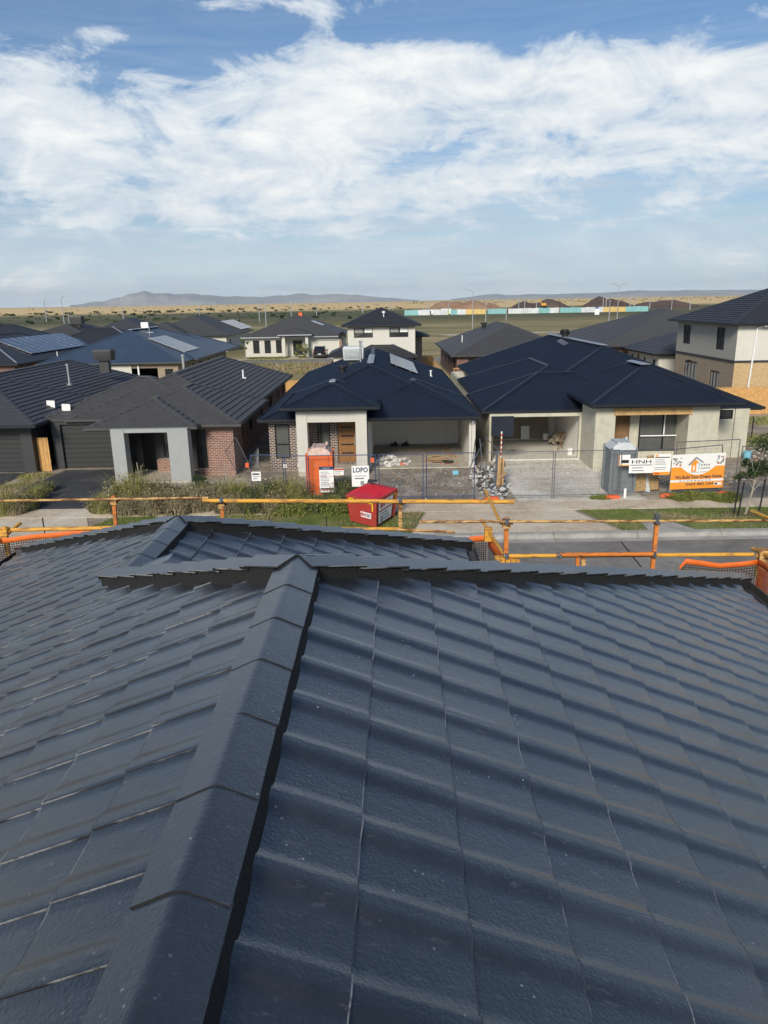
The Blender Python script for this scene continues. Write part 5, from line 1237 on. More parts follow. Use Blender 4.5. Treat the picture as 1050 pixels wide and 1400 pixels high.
mound('earth_mound', 'low dark earth bank at the far right towards the tan house', 868, 972, 410, 540, 60, M_MOUD, 21., ((.5, .3, 1.), (.25, .15, .8)))
ex = thing('excavator', 'small orange excavator standing on the dark mound', 'excavator', (0, 0, 0)); p = aty(743, 419, 540); x, y, z = p.x, p.y, 2.0
MB().box(x - 1.8, x + 1.8, y - 1.5, y + 1.5, z - .4, z + .9).build('tracks', M_RUB, ex); MB().box(x - 1.6, x + 1.6, y - 1.4, y + 1.4, z + 1.0, z + 2.6).build('body', M_YEL, ex); MB().box(x + .3, x + 1.5, y - 1.4, y, z + 2.61, z + 3.9).build('cab', M_GLASSG, ex)
MB().bar((x - 1.2, y, z + 2), (x - 3.4, y, z + 5.2), .5).bar((x - 3.4, y, z + 5.2), (x - 5.2, y, z + 3), .4).build('boom', M_YEL, ex)
bm_ = thing('notice_board', 'white notice board on posts in the field below the hoarding', 'sign', (*atz(816, 432.5, 0)[:2], 0)); p = atz(816, 432.5, 0)
MB().box(p.x - 1.0, p.x + 1.0, p.y, p.y + .12, .7, 3.2).build('board', M_PAPER, bm_); MB().box(p.x - .8, p.x - .7, p.y + .13, p.y + .25, -.02, 3.0).build('post', M_ZINC, bm_); MB().box(p.x + .7, p.x + .8, p.y + .13, p.y + .25, -.02, 3.0).build('post', M_ZINC, bm_)
for k in range(4):
    p = atz(849 + k * 2.2, 444, 0); MB_ = MB().box(p.x - .16, p.x + .16, p.y, p.y + .2, -.02, .9); tag(MB_.build('road_barrier', M_PAPER), ('leftmost', 'second', 'third', 'rightmost')[k] + ' of the four white barrier boards on the field track', 'barrier', 'white barriers on the field track')
p = atz(823, 461, 0); q = thing('mesh_enclosure', 'grey mesh enclosure in the field behind the right navy roof ridge', 'fence', (p.x, p.y, 0))
for k in range(4): MB().box(p.x - 1.6 + k * .98, p.x - 1.54 + k * .98, p.y, p.y + .06, -.02, 2.4).build('post', M_ZINC, q)
mq = MB()
for k in range(24): mq.box(p.x - 1.6 + k * .125, p.x - 1.575 + k * .125, p.y + .07, p.y + .085, .0, 2.35)
for k in range(16): mq.box(p.x - 1.6, p.x + 1.4, p.y + .086, p.y + .1, .05 + k * .15, .075 + k * .15)
mq.build('mesh', M_ZINC, q)
for px, py, w_, h_, l_ in ((588, 421, 9, 2.6, 'white site shed at the left end of the hoarding'), (566, 424, 7, 2.2, 'small white site shed left of the hoarding'), (610, 419.5, 6, 3, 'pale site shed behind the hoarding before the red mound')):
    p = aty(px, HZ(px) + 10, 452); q = thing('site_shed', l_, 'shed', (p.x, 452, 0))
    MB().box(p.x - w_ / 2, p.x + w_ / 2, 452, 455, -.02, h_).build('wall', M_PAPER, q); MB().box(p.x - w_ / 2 - .2, p.x + w_ / 2 + .2, 451.8, 455.2, h_, h_ + .25).build('roof', M_ZINC, q); MB().box(p.x - .6, p.x + .6, 451.9, 451.99, .0, 2.0).build('door', M_CHAR, q)

# ================================================================== SCAFFOLD ROUND THE FOREGROUND ROOF
sc1 = thing('edge_protection', 'yellow scaffold guardrail beyond the front wing, on the left half', 'scaffold', (-2, 11.6, 0), 'scaffold guardrails round the roof')
def rail(root, pa, pb, r, m_, name='rail'): return MB().tube(pa, pb, r, 10).build(name, m_, root)
YS = 11.6
def A(px, py, Y=YS): return aty(px, py, Y)
rail(sc1, A(-30, 685), A(285, 680.5), .020, M_RUSTY); rail(sc1, A(277, 684.5, 11.55), A(703, 686, 11.55), .034, M_YELW)
rail(sc1, A(-30, 725.5), A(180, 721), .034, M_YELW); rail(sc1, A(170, 722), A(545, 723, 11.62), .028, M_YELW); rail(sc1, A(540, 723.5), A(622, 727.5), .024, M_RUSTY)
def post(root, x, y, za, zb, m_, w_=.055, lean=0., top=None):
    p = MB(); p.bar((x, y, za), (x + lean, y, zb), w_, w_, upv=(0, 1, 0)); o = p.build('post', m_, root)
    q = MB(); q.box(x + lean - w_ * .9, x + lean + w_ * .9, y - w_ * .9, y + w_ * .9, zb - .14, zb - .02); q.tube((x + lean - .09, y, zb - .08), (x + lean + .09, y, zb - .08), .018, 6); q.build('clamp', m_ if m_ is not M_ORAW else M_RUSTY, o); return o
for px, yt, yb, m_ in ((155, 678, 722, M_ORAW), (303, 683, 724, M_ORAW), (547, 681, 728, M_RUSTY)):
    a, bb = A(px, yt, 11.68), A(px, yb, 11.68); post(sc1, bb.x, 11.68, 3.2, a.z, m_, .055, a.x - bb.x)
for px, y0_ in ((58, 708), (368, 706), (446, 706), (522, 706)):
    a = A(px, y0_, 11.66); MB().bar((a.x, 11.66, 3.6), (a.x, 11.66, a.z), .016).build('spike', M_BLKP, sc1)
a = A(8, 722); MB().tube((a.x - .1, 11.2, 4.5), A(28, 715, 12.1), .03, 8).build('brace', M_YELW, sc1)
post(sc1, A(8, 722).x, 11.55, 3.2, A(8, 719).z, M_YELW, .07)
# return along the step between wing and main roof
sc2 = thing('edge_protection', 'scaffold return with two yellow tubes pointing away at the step in the eaves', 'scaffold', (1.7, 10.5, 0), 'scaffold guardrails round the roof')
za = 5.08
rail(sc2, atz(664, 671, za), atz(683.5, 713, za), .026, M_YELW); rail(sc2, atz(658.5, 711, 4.66), atz(690, 760, 4.66), .026, M_YELW)
p = atz(671, 726, 4.66); MB().box(p.x - .10, p.x + .02, p.y - .05, p.y + .05, 4.50, 4.72).build('bracket', M_YELW, sc2)
p = A(692, 765, 9.6); cl_ = MB()
for k in range(5): cl_.box(p.x - .16 + k * .07, p.x - .10 + k * .07, 9.5 + .03 * (k % 2), 9.62 + .02 * k, 4.62 + .02 * (k % 3), 4.80 - .015 * k)
cl_.build('clamp', M_YELW, sc2); MB().box(p.x - .2, p.x + .1, 9.48, 9.58, 4.2, 4.61).build('bracket', M_ORAW, sc2)
sc3 = thing('edge_protection', 'scaffold guardrail of worn orange posts and rails on the right half, before the road', 'scaffold', (3.5, 9.6, 0), 'scaffold guardrails round the roof')
rail(sc3, A(573, 713.5, 9.6), A(1062, 711.5, 9.6), .019, M_RUSTY); rail(sc3, A(690, 760, 9.6), A(1030, 758, 9.6), .028, M_YELW); rail(sc3, A(765, 758.5, 9.52), A(893, 757.5, 9.52), .030, M_ORAW)
for px, yt, yb, m_ in ((692.5, 708, 770, M_ORAW),):
    a, bb = A(px, yt, 9.66), A(px, yb, 9.66); post(sc3, bb.x, 9.66, 3.2, a.z, m_, .058, a.x - bb.x)
a, bb = A(899, 705, 9.68), A(891, 775, 9.4); MB().bar((bb.x, 9.4, bb.z - .8), (a.x, 9.68, a.z), .05, .05, upv=(0, 1, 0)).build('post', M_ORAW, sc3); MB().box(a.x - .032, a.x + .032, 9.64, 9.72, a.z - .13, a.z + .02).build('clamp', M_STEEL, sc3)
for px in (790, 798):
    a = A(px, 757, 9.55); MB().bar((a.x, 9.55, 3.6), (a.x, 9.55, a.z), .045 if px == 790 else .055).build('post', M_ORAW if px == 790 else M_RUSTY, sc3)
sc4 = thing('edge_protection', 'yellow scaffold corner with crossing tubes at the right edge of the picture', 'scaffold', (5.2, 9.5, 0), 'scaffold guardrails round the roof')
rail(sc4, A(1028, 699, 9.9), A(1060, 712, 9.2), .026, M_YELW); rail(sc4, A(1029, 750, 9.8), A(1068, 768, 8.9), .026, M_YELW)
p = A(1043, 756, 9.45); MB().box(p.x - .06, p.x + .06, 9.4, 9.5, 4.5, 4.9).build('clamp', M_RUSTY, sc4); post(sc4, p.x + .02, 9.48, 3.2, 4.86, M_YELW, .06)
for k, (px, py, Y_, rt_) in enumerate(((155, 722, 11.6, sc1), (303, 684, 11.55, sc1), (547, 684, 11.55, sc1), (405, 723, 11.6, sc1), (692.5, 713, 9.62, sc3), (692, 760, 9.6, sc3), (893, 758, 9.55, sc3), (897, 712, 9.62, sc3), (765, 759, 9.55, sc3))):
    p = A(px, py, Y_); q = MB(); q.tube((p.x - .035, Y_, p.z), (p.x + .035, Y_, p.z), .040, 8); q.box(p.x - .02, p.x + .02, Y_ - .065, Y_ - .03, p.z - .03, p.z + .03); q.tube((p.x, Y_ - .06, p.z - .01), (p.x, Y_ - .10, p.z - .01), .010, 6); q.build('coupler', M_STEEL, rt_)
# debris netting: orange band, knotted mesh below
def netting(name, label, top, drop, band, m_b, m_n, cell=.038, sag=.05, group='debris netting hung from the guardrails'):
    """top: list of 3D points; hangs down"""
    r = thing(name, label, 'netting', (top[0].x, top[0].y, 0), group)
    pts = []; 
    for i in range(len(top) - 1):
        n_ = max(2, int((top[i + 1] - top[i]).length / .08))
        for k in range(n_): pts.append(top[i].lerp(top[i + 1], k / n_))
    pts.append(top[-1]); L = [0]
    for i in range(1, len(pts)): L.append(L[-1] + (pts[i] - pts[i - 1]).length)
    def wob(i, d_): return noise.noise(V3((L[i] * 2.1, d_ * 2, 3.))) * .035
    mb = MB(); n = len(pts); vs = []
    for d_ in (0, band * .5, band):
        for i, p in enumerate(pts): vs.append(V3((p.x + wob(i, d_) * .5, p.y + wob(i, d_), p.z - d_ + wob(i, 0) * .6)))
    mb.add(vs, [(j * n + i, j * n + i + 1, (j + 1) * n + i + 1, (j + 1) * n + i) for j in range(2) for i in range(n - 1)], 0, True)
    o = mb.build('top_band', m_b, r); md = o.modifiers.new('s', 'SOLIDIFY'); md.thickness = .004
    mb = MB(); nn2 = int(L[-1] / cell)
    def at(s_):
        for i in range(1, n):
            if L[i] >= s_: f = (s_ - L[i - 1]) / max(1e-6, L[i] - L[i - 1]); return pts[i - 1].lerp(pts[i], f), i
        return pts[-1], n - 1
    rows = int((drop - band) / cell)
    grid = []
    for k in range(nn2 + 1):
        p, i = at(k * cell); grid.append([V3((p.x + wob(i, band + j * cell) * .5, p.y + wob(i, band + j * cell), p.z - band - j * cell + wob(i, 0) * .6)) for j in range(rows + 1)])
    wd = .007
    for k in range(nn2 + 1):
        for j in range(rows):
            a, c = grid[k][j], grid[k][j + 1]; h = V3((wd, 0, 0)) if abs(top[1].x - top[0].x) > abs(top[1].y - top[0].y) else V3((0, wd, 0))
            mb.quad(a - h, a + h, c + h, c - h)
            if k < nn2: e = grid[k + 1][j]; mb.quad(a - V3((0, 0, wd)), e - V3((0, 0, wd)), e + V3((0, 0, wd)), a + V3((0, 0, wd)))
    mo = mb.build('mesh', m_n, r); mo['kind'] = 'stuff'; return r
netting('debris_net', 'brown netting with bright orange top band at the far left behind the roof', [A(-40, 744, 11.5), A(0, 736, 11.5), A(60, 729, 11.5), A(125, 725, 11.5), A(190, 729, 11.5)], 1.0, .085, M_NETB, M_NETD)
p0 = A(430, 732, 11.5); netting('debris_net', 'brown netting with sagging orange band at the inner corner, left of the yellow clamps', [p0, A(520, 733, 11.5), A(575, 735, 11.5), A(620, 738, 11.5), A(667, 731.5, 11.5)], .95, .10, M_NETB, M_NETD)
netting('debris_net', 'short orange netting running towards the yellow clamps at the inner corner', [A(667, 731.5, 11.48), V3((1.72, 10.6, 4.56)), V3((1.62, 9.8, 4.58))], .95, .22, M_NETB, M_NETD)
netting('debris_net', 'brown netting under an arched orange band below the right guardrail', [A(926, 800, 9.45), A(929, 775, 9.45), A(938, 764, 9.45), A(960, 766, 9.45), A(985, 770, 9.45), A(1012, 768, 9.45), A(1036, 765, 9.45)], .8, .075, M_NETB, M_NETD)
netting('debris_net', 'orange netting turning the corner at the right edge of the picture', [A(1037, 765, 9.43), A(1050, 772, 9.0), A(1075, 785, 8.4)], .9, .09, M_NETB, M_NETO, .035)
# platform below
pl = thing('scaffold_platform', 'scaffold deck below the eaves, seen dark through the netting', 'scaffold', (4, 9, 0))
for i in range(4): MB().box(5.0 + i * .24, 5.22 + i * .24, 2, 9.6, 3.55, 3.59).build('plank', M_STEEL, pl)
for i in range(3): MB().box(1.3, 5.9, 9.0 + i * .24, 9.22 + i * .24, 3.50, 3.54).build('plank', M_STEEL, pl)
for i in range(3): MB().box(-7.5, 1.6, 10.9 + i * .24, 11.12 + i * .24, 3.50, 3.54).build('plank', M_STEEL, pl)
for i in range(3): MB().box(-7.4 + i * .24, -7.18 + i * .24, 2, 10.89, 3.55, 3.59).build('plank', M_STEEL, pl)
for x, y in ((5.9, 9.5), (1.7, 9.5), (3.6, 9.7), (-2, 11.7), (-6, 11.7), (1.7, 11.6), (-7.4, 11.5)): MB().tube((x, y, -.1), (x, y, 3.6), .03, 8).build('standard', M_ORAW, pl)
dr_ = thing('red_drum', 'red barrel standing on the scaffold deck behind orange netting at the right edge', 'barrel', (5.25, 8.75, 3.6)); 
MB().tube((5.28, 8.85, 3.6), (5.28, 8.85, 4.3), .2, 16).build('body', M_NETO, dr_); MB().tube((5.28, 8.85, 4.3), (5.28, 8.85, 4.34), .21, 16).build('lid', M_WHITEP, dr_)

# ================================================================== TEMPORARY FENCES
def temp_panel(label, a, bb, h, m_, braces=True, cell=(.11, .22), grp='temporary fence panels along the footpath', feet=True, z=0.0, tilt=0.):
    a, bb = V3((a[0], a[1], z)), V3((bb[0], bb[1], z)); t = (bb - a); L = t.length; t /= L; n = V3((t.y, -t.x, 0)); upv_ = V3((n.x * tilt, n.y * tilt, 1))
    r = thing('temporary_fence', label, 'fence', a, grp); f = MB(); R = .019
    P = lambda s_, zz: a + t * s_ + upv_ * zz
    f.tube(P(.02, .02), P(.02, h), R, 8); f.tube(P(L - .02, .02), P(L - .02, h), R, 8); f.tube(P(.02, h), P(L - .02, h), R, 8); f.tube(P(.02, .16), P(L - .02, .16), R, 8)
    f.build('frame', m_, r); w_ = MB(); s_ = .06; q = .0022
    while s_ < L - .04: w_.obox(P(s_, .17) - t * q, t * 2 * q, n * .004, upv_ * (h - .19)); s_ += cell[0]
    zz = .2
    while zz < h - .03: w_.obox(P(.03, zz) - n * .004, t * (L - .06), n * .004, (0, 0, 2 * q)); zz += cell[1]
    o = w_.build('wire_mesh', M_STEEL, r); return r
def foot(p, ang, l_):
    c_, s_ = math.cos(ang), math.sin(ang); t = V3((c_, s_, 0)); n = V3((-s_, c_, 0)); b_ = MB(); p = V3((p[0], p[1], .02))
    secs = [];
    for u, w_, h in ((-.31, .08, .05), (-.29, .11, .11), (-.1, .12, .14), (.1, .12, .14), (.29, .11, .11), (.31, .08, .05)):
        secs.append([p + t * u - n * w_, p + t * u + n * w_, p + t * u + n * w_ * .8 + V3((0, 0, h)), p + t * u - n * w_ * .8 + V3((0, 0, h))])
    loft(b_, secs, 0, False); return tag(b_.build('fence_foot', M_FOOT), l_, 'fence foot', 'orange fence feet')
FY = 30.35
fx = [atz(348, 690, 0).x, -4.9, -3.35, -.62, 1.05, 3.95]
TP = [((-5.75, 30.5), (-4.35, 30.45), 2.05, M_BLUEP, 'blue framed fence panel with the small white notice, leftmost of the blue panels'), ((-4.3, 30.45), (-3.35, 30.42), 2.0, M_BLUEP, 'narrow blue fence panel over the weeds, left of the orange toilet'), ((-3.3, 30.4), (-.45, 30.4), 2.0, M_BLUEP, 'blue fence panel in front of the orange toilet'), 
 ((-.35, 30.42), (1.55, 30.4), 2.0, M_BLUEP, 'blue fence panel in front of the muddy garage drive, left half'), ((1.65, 30.4), (3.72, 30.38), 2.02, M_BLUEP, 'blue fence panel in front of the muddy garage drive, right half'),
 ((4.15, 30.3), (6.98, 30.25), 2.05, M_STEEL, 'grey wire fence panel before the pale drive, left half'), ((7.02, 30.25), (9.75, 30.3), 2.05, M_STEEL, 'grey wire fence panel before the pale drive, right half'), ((9.8, 30.3), (12.1, 30.5), 2.0, M_STEEL, 'grey wire fence panel before the grey toilet'),
 ((12.15, 30.5), (15.0, 30.9), 2.3, M_STEEL, 'tall wire fence panel that carries the orange and white banner'), ((15.1, 30.9), (18.0, 31.2), 2.0, M_STEEL, 'wire fence panel at the right, past the banner')]
for a, c, h, m_, l_ in TP: temp_panel(l_, a, c, h, m_)
temp_panel('grey wire panel standing diagonally beside the red brick bay', (-7.35, 33.6), (-6.6, 31.6), 2.0, M_STEEL, grp=None) if False else None
def leaning(label, pts):
    r = thing('temporary_fence', label, 'fence', (pts[0][0], pts[0][1], 0)); f = MB(); q = [V3(p) for p in pts]
    for i in range(4): f.tube(q[i], q[(i + 1) % 4], .018, 8)
    f.build('frame', M_STEEL, r); w_ = MB()
    for k in range(1, 14): w_.bar(q[0].lerp(q[1], k / 14), q[3].lerp(q[2], k / 14), .005)
    for k in range(1, 10): w_.bar(q[0].lerp(q[3], k / 10), q[1].lerp(q[2], k / 10), .005)
    w_.build('wire_mesh', M_STEEL, r)
leaning('tilted wire fence panel leaning between the red brick bay and the dark brick wall', [aty(327, 652, 33.6), aty(340, 634, 31.5), aty(322, 598, 33.2), aty(308, 618, 34.9)])
leaning('second tilted wire panel in the shade beside the dark brick wall', [aty(340, 640, 33.0), aty(353, 640, 35.2), aty(353, 612, 35.6), aty(339, 632, 33.4)])
for k, (px, py, an, l_) in enumerate(((810 + 27, 682, .2, 'orange fence foot at the left corner of the grey toilet'), (913, 680, -.25, 'orange fence foot under the builders boards'), (990, 677, .1, 'faded orange fence foot half hidden in weeds below the banner'), (648, 688, 0, 'orange fence foot behind the yellow rail at the rubble pile'), (672, 684, .3, 'pinkish fence foot beside the cardboard, right of the rubble pile'))):
    p = atz(px, py, 0); foot((p.x, p.y), an, l_)
for px, py, l_ in ((338, 636, 'small orange clamp block on the leftmost blue fence post'), (509, 629, 'orange clamp block on the blue post left of the muddy drive')):
    p = aty(px, py, 30.3); tag(MB().box(p.x - .07, p.x + .07, 30.24, 30.34, p.z - .09, p.z + .1).build('clamp_block', M_FOOT), l_, 'clamp')

# ================================================================== SIGNS ON THE FENCES
def board(name, label, px0, py0, px1, py1, Y, m_, dz=0., yaw=0.):
    a, c = aty(px0, py0, Y), aty(px1, py1, Y); r = thing(name, label, 'sign', ((a.x + c.x) / 2, Y, 0)); 
    MB().box(a.x, c.x, Y, Y + .012, c.z, a.z).build('panel', m_, r); return r, a.x, c.x, c.z, a.z
def strip(root, x0, x1, z0, z1, Y, m_, name='print'): return MB().box(x0, x1, Y - .003, Y - .0005, z0, z1).build(name, m_, root)
def lines(root, x0, x1, z0, z1, n, Y, m_, seed=1):
    r_ = random.Random(seed); mb = MB(); h = (z1 - z0) / n
    for i in range(n): mb.box(x0, x0 + (x1 - x0) * r_.uniform(.6, 1), Y - .003, Y - .0005, z0 + i * h + h * .3, z0 + i * h + h * .68)
    return mb.build('small_print', m_, root)
Y = 30.33
r, x0, x1, z0, z1 = board('builder_sign', 'white builder sign with LOPO in navy letters on the blue fence', 480.5, 637, 505, 665, Y, M_PAPER)
text('LOPO', ((x0 + x1) / 2, Y - .004, z1 - .19), .30, M_INKN, r, width=(x1 - x0) * .86, bold=.008); lines(r, x0 + .1, x1 - .1, z0 + .42, z1 - .40, 1, Y, M_INKG, 2); lines(r, x0 + .12, x1 - .15, z0 + .30, z0 + .40, 1, Y, M_INKB, 5)
strip(r, x0 + .36, x0 + .52, z0 + .06, z0 + .24, Y, M_INKG)
r, x0, x1, z0, z1 = board('safety_sign', 'tall white safety notice with black header in front of the orange toilet', 436, 638, 457, 673, Y, M_PAPER)
strip(r, x0, x1, z1 - .14, z1, Y, M_INKN); strip(r, x0 + .14, x1 - .16, z1 - .09, z1 - .05, Y - .004, M_INKG); lines(r, x0 + .05, x1 - .12, z0 + .25, z1 - .2, 9, Y, M_INKG, 3); strip(r, x0 + .04, x1 - .02, z0 + .13, z0 + .19, Y, M_INKB); strip(r, x0 + .03, x1 - .03, z0 + .08, z0 + .12, Y, M_INKR)
for k in range(2): strip(r, x0 + .03, x1 - .03, z0 + .36 + k * .32, z0 + .375 + k * .32, Y, M_INKR)
r, x0, x1, z0, z1 = board('warning_sign', 'small white sign with dark red top beside the orange toilet', 456.5, 640.5, 470, 649.5, Y + .02, M_PAPER)
strip(r, x0, x1, z1 - .08, z1 - .01, Y + .02, M_INKR); lines(r, x0 + .04, x1 - .05, z0 + .05, z1 - .1, 2, Y + .02, M_INKG)
strip(r, x0 + .2, x1 - .1, z0 + .01, z0 + .04, Y + .02, M_YTAPE)
r, x0, x1, z0, z1 = board('notice_sign', 'small white notice on the leftmost blue fence panel', 343.5, 645, 357, 657.5, 30.42, M_PAPER); strip(r, x0 + .04, x1 - .06, z1 - .14, z1 - .07, 30.42, M_INKN); lines(r, x0 + .05, x1 - .05, z0 + .06, z1 - .17, 2, 30.42, M_INKG)
Y = 30.28
r, x0, x1, z0, z1 = board('builder_sign', 'white sign with large black HNH letters hanging before the grey toilet', 861, 627, 892.5, 646.5, Y, M_PAPER)
text('HNH', ((x0 + x1) / 2, Y - .004, z1 - .15), .22, M_INKB, r, width=(x1 - x0) * .8, bold=.002); strip(r, x0 + .05, x1 - .05, z1 - .30, z1 - .27, Y, M_INKB); lines(r, x0 + .12, x1 - .2, z0 + .05, z1 - .34, 2, Y, M_INKG, 7)
r, x0, x1, z0, z1 = board('hire_sign', 'small white and orange sign with a black block on the grey toilet fence', 846, 622, 861, 637, Y + .03, M_PAPER); strip(r, x0 + .12, x1 - .05, z0 + .12, z0 + .26, Y + .03, M_INKB); strip(r, x0, x0 + .06, z0, z1, Y + .03, M_SORA)
strip(r, x0 + .07, x1, z0, z0 + .05, Y + .03, M_SORA)
r, x0, x1, z0, z1 = board('permit_sign', 'white permit board with orange foot between the HNH sign and the banner', 895, 621, 915.5, 649, 30.40, M_PAPER); strip(r, x0, x1, z0, z0 + .13, 30.40, M_SORA); lines(r, x0 + .05, x1 - .06, z0 + .42, z1 - .2, 3, 30.40, M_INKG, 9); lines(r, x0 + .05, x1 - .1, z0 + .2, z0 + .36, 2, 30.40, M_INKG, 12); strip(r, x0 + .04, x1 - .04, z1 - .16, z1 - .12, 30.40, M_INKB)
strip(r, x0 + .05, x0 + .17, z1 - .10, z1 - .03, 30.40, M_SORA); strip(r, x0 + .06, x0 + .26, z0 + .03, z0 + .09, 30.396, M_INKR)
MB().box(12.0, 12.1, 30.46, 30.52, 0, 1.5).build('post', M_ZINC, r)
# banner
a, c = aty(918, 622, 30.42), aty(991.5, 669, 30.42); by = 30.42
bn_ = thing('builder_banner', 'large orange and white builder banner reading We Build Your Dream Home on the wire fence', 'banner', ((a.x + c.x) / 2, by, 0))
bx0, bx1, bz0, bz1 = a.x + .05, c.x, c.z + .02, a.z; Wb, Hb = bx1 - bx0, bz1 - bz0
sl = .13   # the banner climbs slightly to the right with the fence
def BP(u, v, d_=0.): return (bx0 + Wb * u, by + sl * u * Wb * .9 - d_, bz0 + Hb * v)
def bsheet(name, fn_lo, fn_hi, u0, u1, m_, d_, n=28):
    mb = MB(); vs = []
    for i in range(n + 1):
        u = u0 + (u1 - u0) * i / n; vs += [BP(u, fn_lo(u), d_), BP(u, fn_hi(u), d_)]
    mb.add(vs, [(2 * i, 2 * i + 2, 2 * i + 3, 2 * i + 1) for i in range(n)]); return mb.build(name, m_, bn_)
bsheet('banner_sheet', lambda u: 0, lambda u: 1, 0, 1, M_PAPER, 0)
cur = lambda u: .42 + .9 * (abs(u - .52)) ** 1.6 if abs(u - .52) < .40 else .62
bsheet('orange_field', lambda u: .0, lambda u: min(.64, .40 + 2.3 * (u - .50) ** 2), 0, 1, M_SORA, .004)
bsheet('white_band', lambda u: .205, lambda u: .27, 0, 1, M_PAPER, .008)
def bpoly(name, pts, m_, d_): 
    mb = MB(); mb.add([BP(u, v, d_) for u, v in pts], [tuple(range(len(pts)))]); return mb.build(name, m_, bn_)
xd = V3(BP(1, 0)) - V3(BP(0, 0))
text('We Build Your Dream Home', BP(.52, .345, .03), .20, M_INKN, bn_, xdir=xd, width=Wb * .88, bold=.003)
text('0469 882 244', BP(.55, .135, .03), .16, M_INKN, bn_, xdir=xd, width=Wb * .52)
for k in range(9): bpoly('small_print', [(.17 + k * .068, .225), (.215 + k * .068, .225), (.215 + k * .068, .25), (.17 + k * .068, .25)], M_INKG, .012)
text('www.dreamhomesbuilder', BP(.52, .045, .03), .08, M_INKN, bn_, xdir=xd, width=Wb * .4) if False else None
bpoly('logo_print', [(.50, .56), (.515, .56), (.53, .74), (.51, .74)], M_SCYAN, .022)
for k in range(4):
    bpoly('logo_print', [(.55 + k * .045, .66), (.575 + k * .045, .66), (.575 + k * .045, .71), (.55 + k * .045, .71)], M_ZINC, .022); bpoly('logo_print', [(.55 + k * .045, .575), (.58 + k * .045, .575), (.58 + k * .045, .61), (.55 + k * .045, .61)], M_ZINC, .022)
bpoly('logo_print', [(.36, .475), (.68, .48), (.68, .487), (.36, .483)], M_ZINC, .022)
bpoly('logo_house', [(.37, .50), (.46, .50), (.46, .74), (.51, .74), (.43, .86), (.33, .70), (.37, .70)], M_SORA, .022)
for pts in ([(.30, .70), (.44, .93), (.45, .88), (.33, .68)], [(.44, .93), (.60, .76), (.57, .75), (.45, .88)]): bpoly('logo_roof', pts, M_INKG, .028)
bpoly('logo_gap', [(.40, .54), (.43, .54), (.43, .68), (.40, .66)], M_PAPER, .028)
for cx_, s_ in ((.10, 1), (.89, 2)):
    r_ = random.Random(s_)
    for k in range(16): 
        u, v = cx_ + r_.uniform(-.075, .075), .80 + r_.uniform(-.12, .12); q = r_.uniform(.008, .02)
        bpoly('picture_patch', [(u - q, v - q * 1.4), (u + q, v - q * 1.4), (u + q, v + q), (u - q, v + q * 1.3)], r_.choice([M_INKG, M_INKG, M_INKR, M_ZINC, M_GREYR]), .012 + .001 * k)
bpoly('badge', [(.83, .08), (.97, .08), (.97, .16), (.83, .16)], M_PAPER, .012); bpoly('badge_print', [(.84, .095), (.89, .095), (.89, .145), (.84, .145)], M_INKB, .016)
# brace frame behind the banner
MB().path([tuple(V3(BP(-.03, 1.12)) + V3((0, .2, 0))), tuple(V3(BP(.99, 1.18)) + V3((0, .35, 0))), tuple(V3(BP(1.04, -.1)) + V3((0, .35, 0)))], .02).build('brace', M_STEEL, bn_)

# ================================================================== TOILETS
def toilet(label, x, y, w_, d__, h, m_body, m_roof, m_door, rot=0.):
    r = thing('portable_toilet', label, 'portable toilet', (x, y, 0)); z0 = .05
    b_ = MB(); b_.box(x - w_ / 2 - .03, x + w_ / 2 + .03, y - .03, y + d__ + .03, 0, .12); b_.build('skid', m_door, r)
    b_ = MB(); b_.box(x - w_ / 2 + .03, x + w_ / 2 - .03, y + .03, y + d__ - .03, .12, h * .88); b_.build('shell', m_body, r)
    for sx_ in (-1, 1):
        for sy_ in (0, 1): MB().box(x + sx_ * (w_ / 2) - .05, x + sx_ * (w_ / 2) + .05, y + sy_ * d__ - .05, y + sy_ * d__ + .05, .12, h * .9).build('corner_post', m_body, r)
    for q in range(3): 
        for j in range(5): MB().box(x + w_ / 2 - .03, x + w_ / 2 - .005, y + .12 + q * (d__ - .24) / 3, y + .12 + (q + .85) * (d__ - .24) / 3, .25 + j * .33, .50 + j * .33).build('side_rib', m_body, r) if j % 2 == 0 else None
    dr2 = MB().box(x - w_ / 2 + .12, x + w_ / 2 - .12, y - .02, y + .029, .16, h * .85).build('door', m_door, r)
    for j in range(6): MB().box(x - w_ / 2 + .2, x + w_ / 2 - .2, y - .035, y - .021, .26 + j * .27, .42 + j * .27).build('door_rib', m_door, dr2)
    MB().box(x + w_ / 2 - .24, x + w_ / 2 - .17, y - .05, y - .021, 1.0, 1.12).build('latch', M_INKB, dr2)
    b_ = MB(); n = 8; secs = []
    for i in range(n + 1):
        u = -1 + 2 * i / n; zz = h * .88 + (h * .12) * (1 - abs(u) ** 2.6)
        secs.append([(x + u * (w_ / 2 + .03), y - .04, h * .86), (x + u * (w_ / 2 + .03), y + d__ + .04, h * .86), (x + u * (w_ / 2), y + d__ - .02, zz), (x + u * (w_ / 2), y + .03, zz)])
    loft(b_, secs, 0, False); rf2 = b_.build('roof', m_roof, r)
    for q in (-.25, .25): MB().box(x + q - .05, x + q + .05, y + .05, y + d__ - .05, h * .985, h * 1.0 + .012).build('roof_rib', m_roof, rf2)
    MB().tube((x + .3, y + d__ * .7, h * .95), (x + .3, y + d__ * .7, h + .12), .05, 8).build('vent_pipe', m_roof, rf2)
    return r
p0, p1 = atz(420, 682, 0), atz(454, 681, 0); toilet('bright orange portable toilet with faded pink roof in the weeds before the porch', (p0.x + p1.x) / 2 + .05, 30.85, 1.05, 1.05, 2.25, M_PLORA, M_PLPINK, M_PLORA)
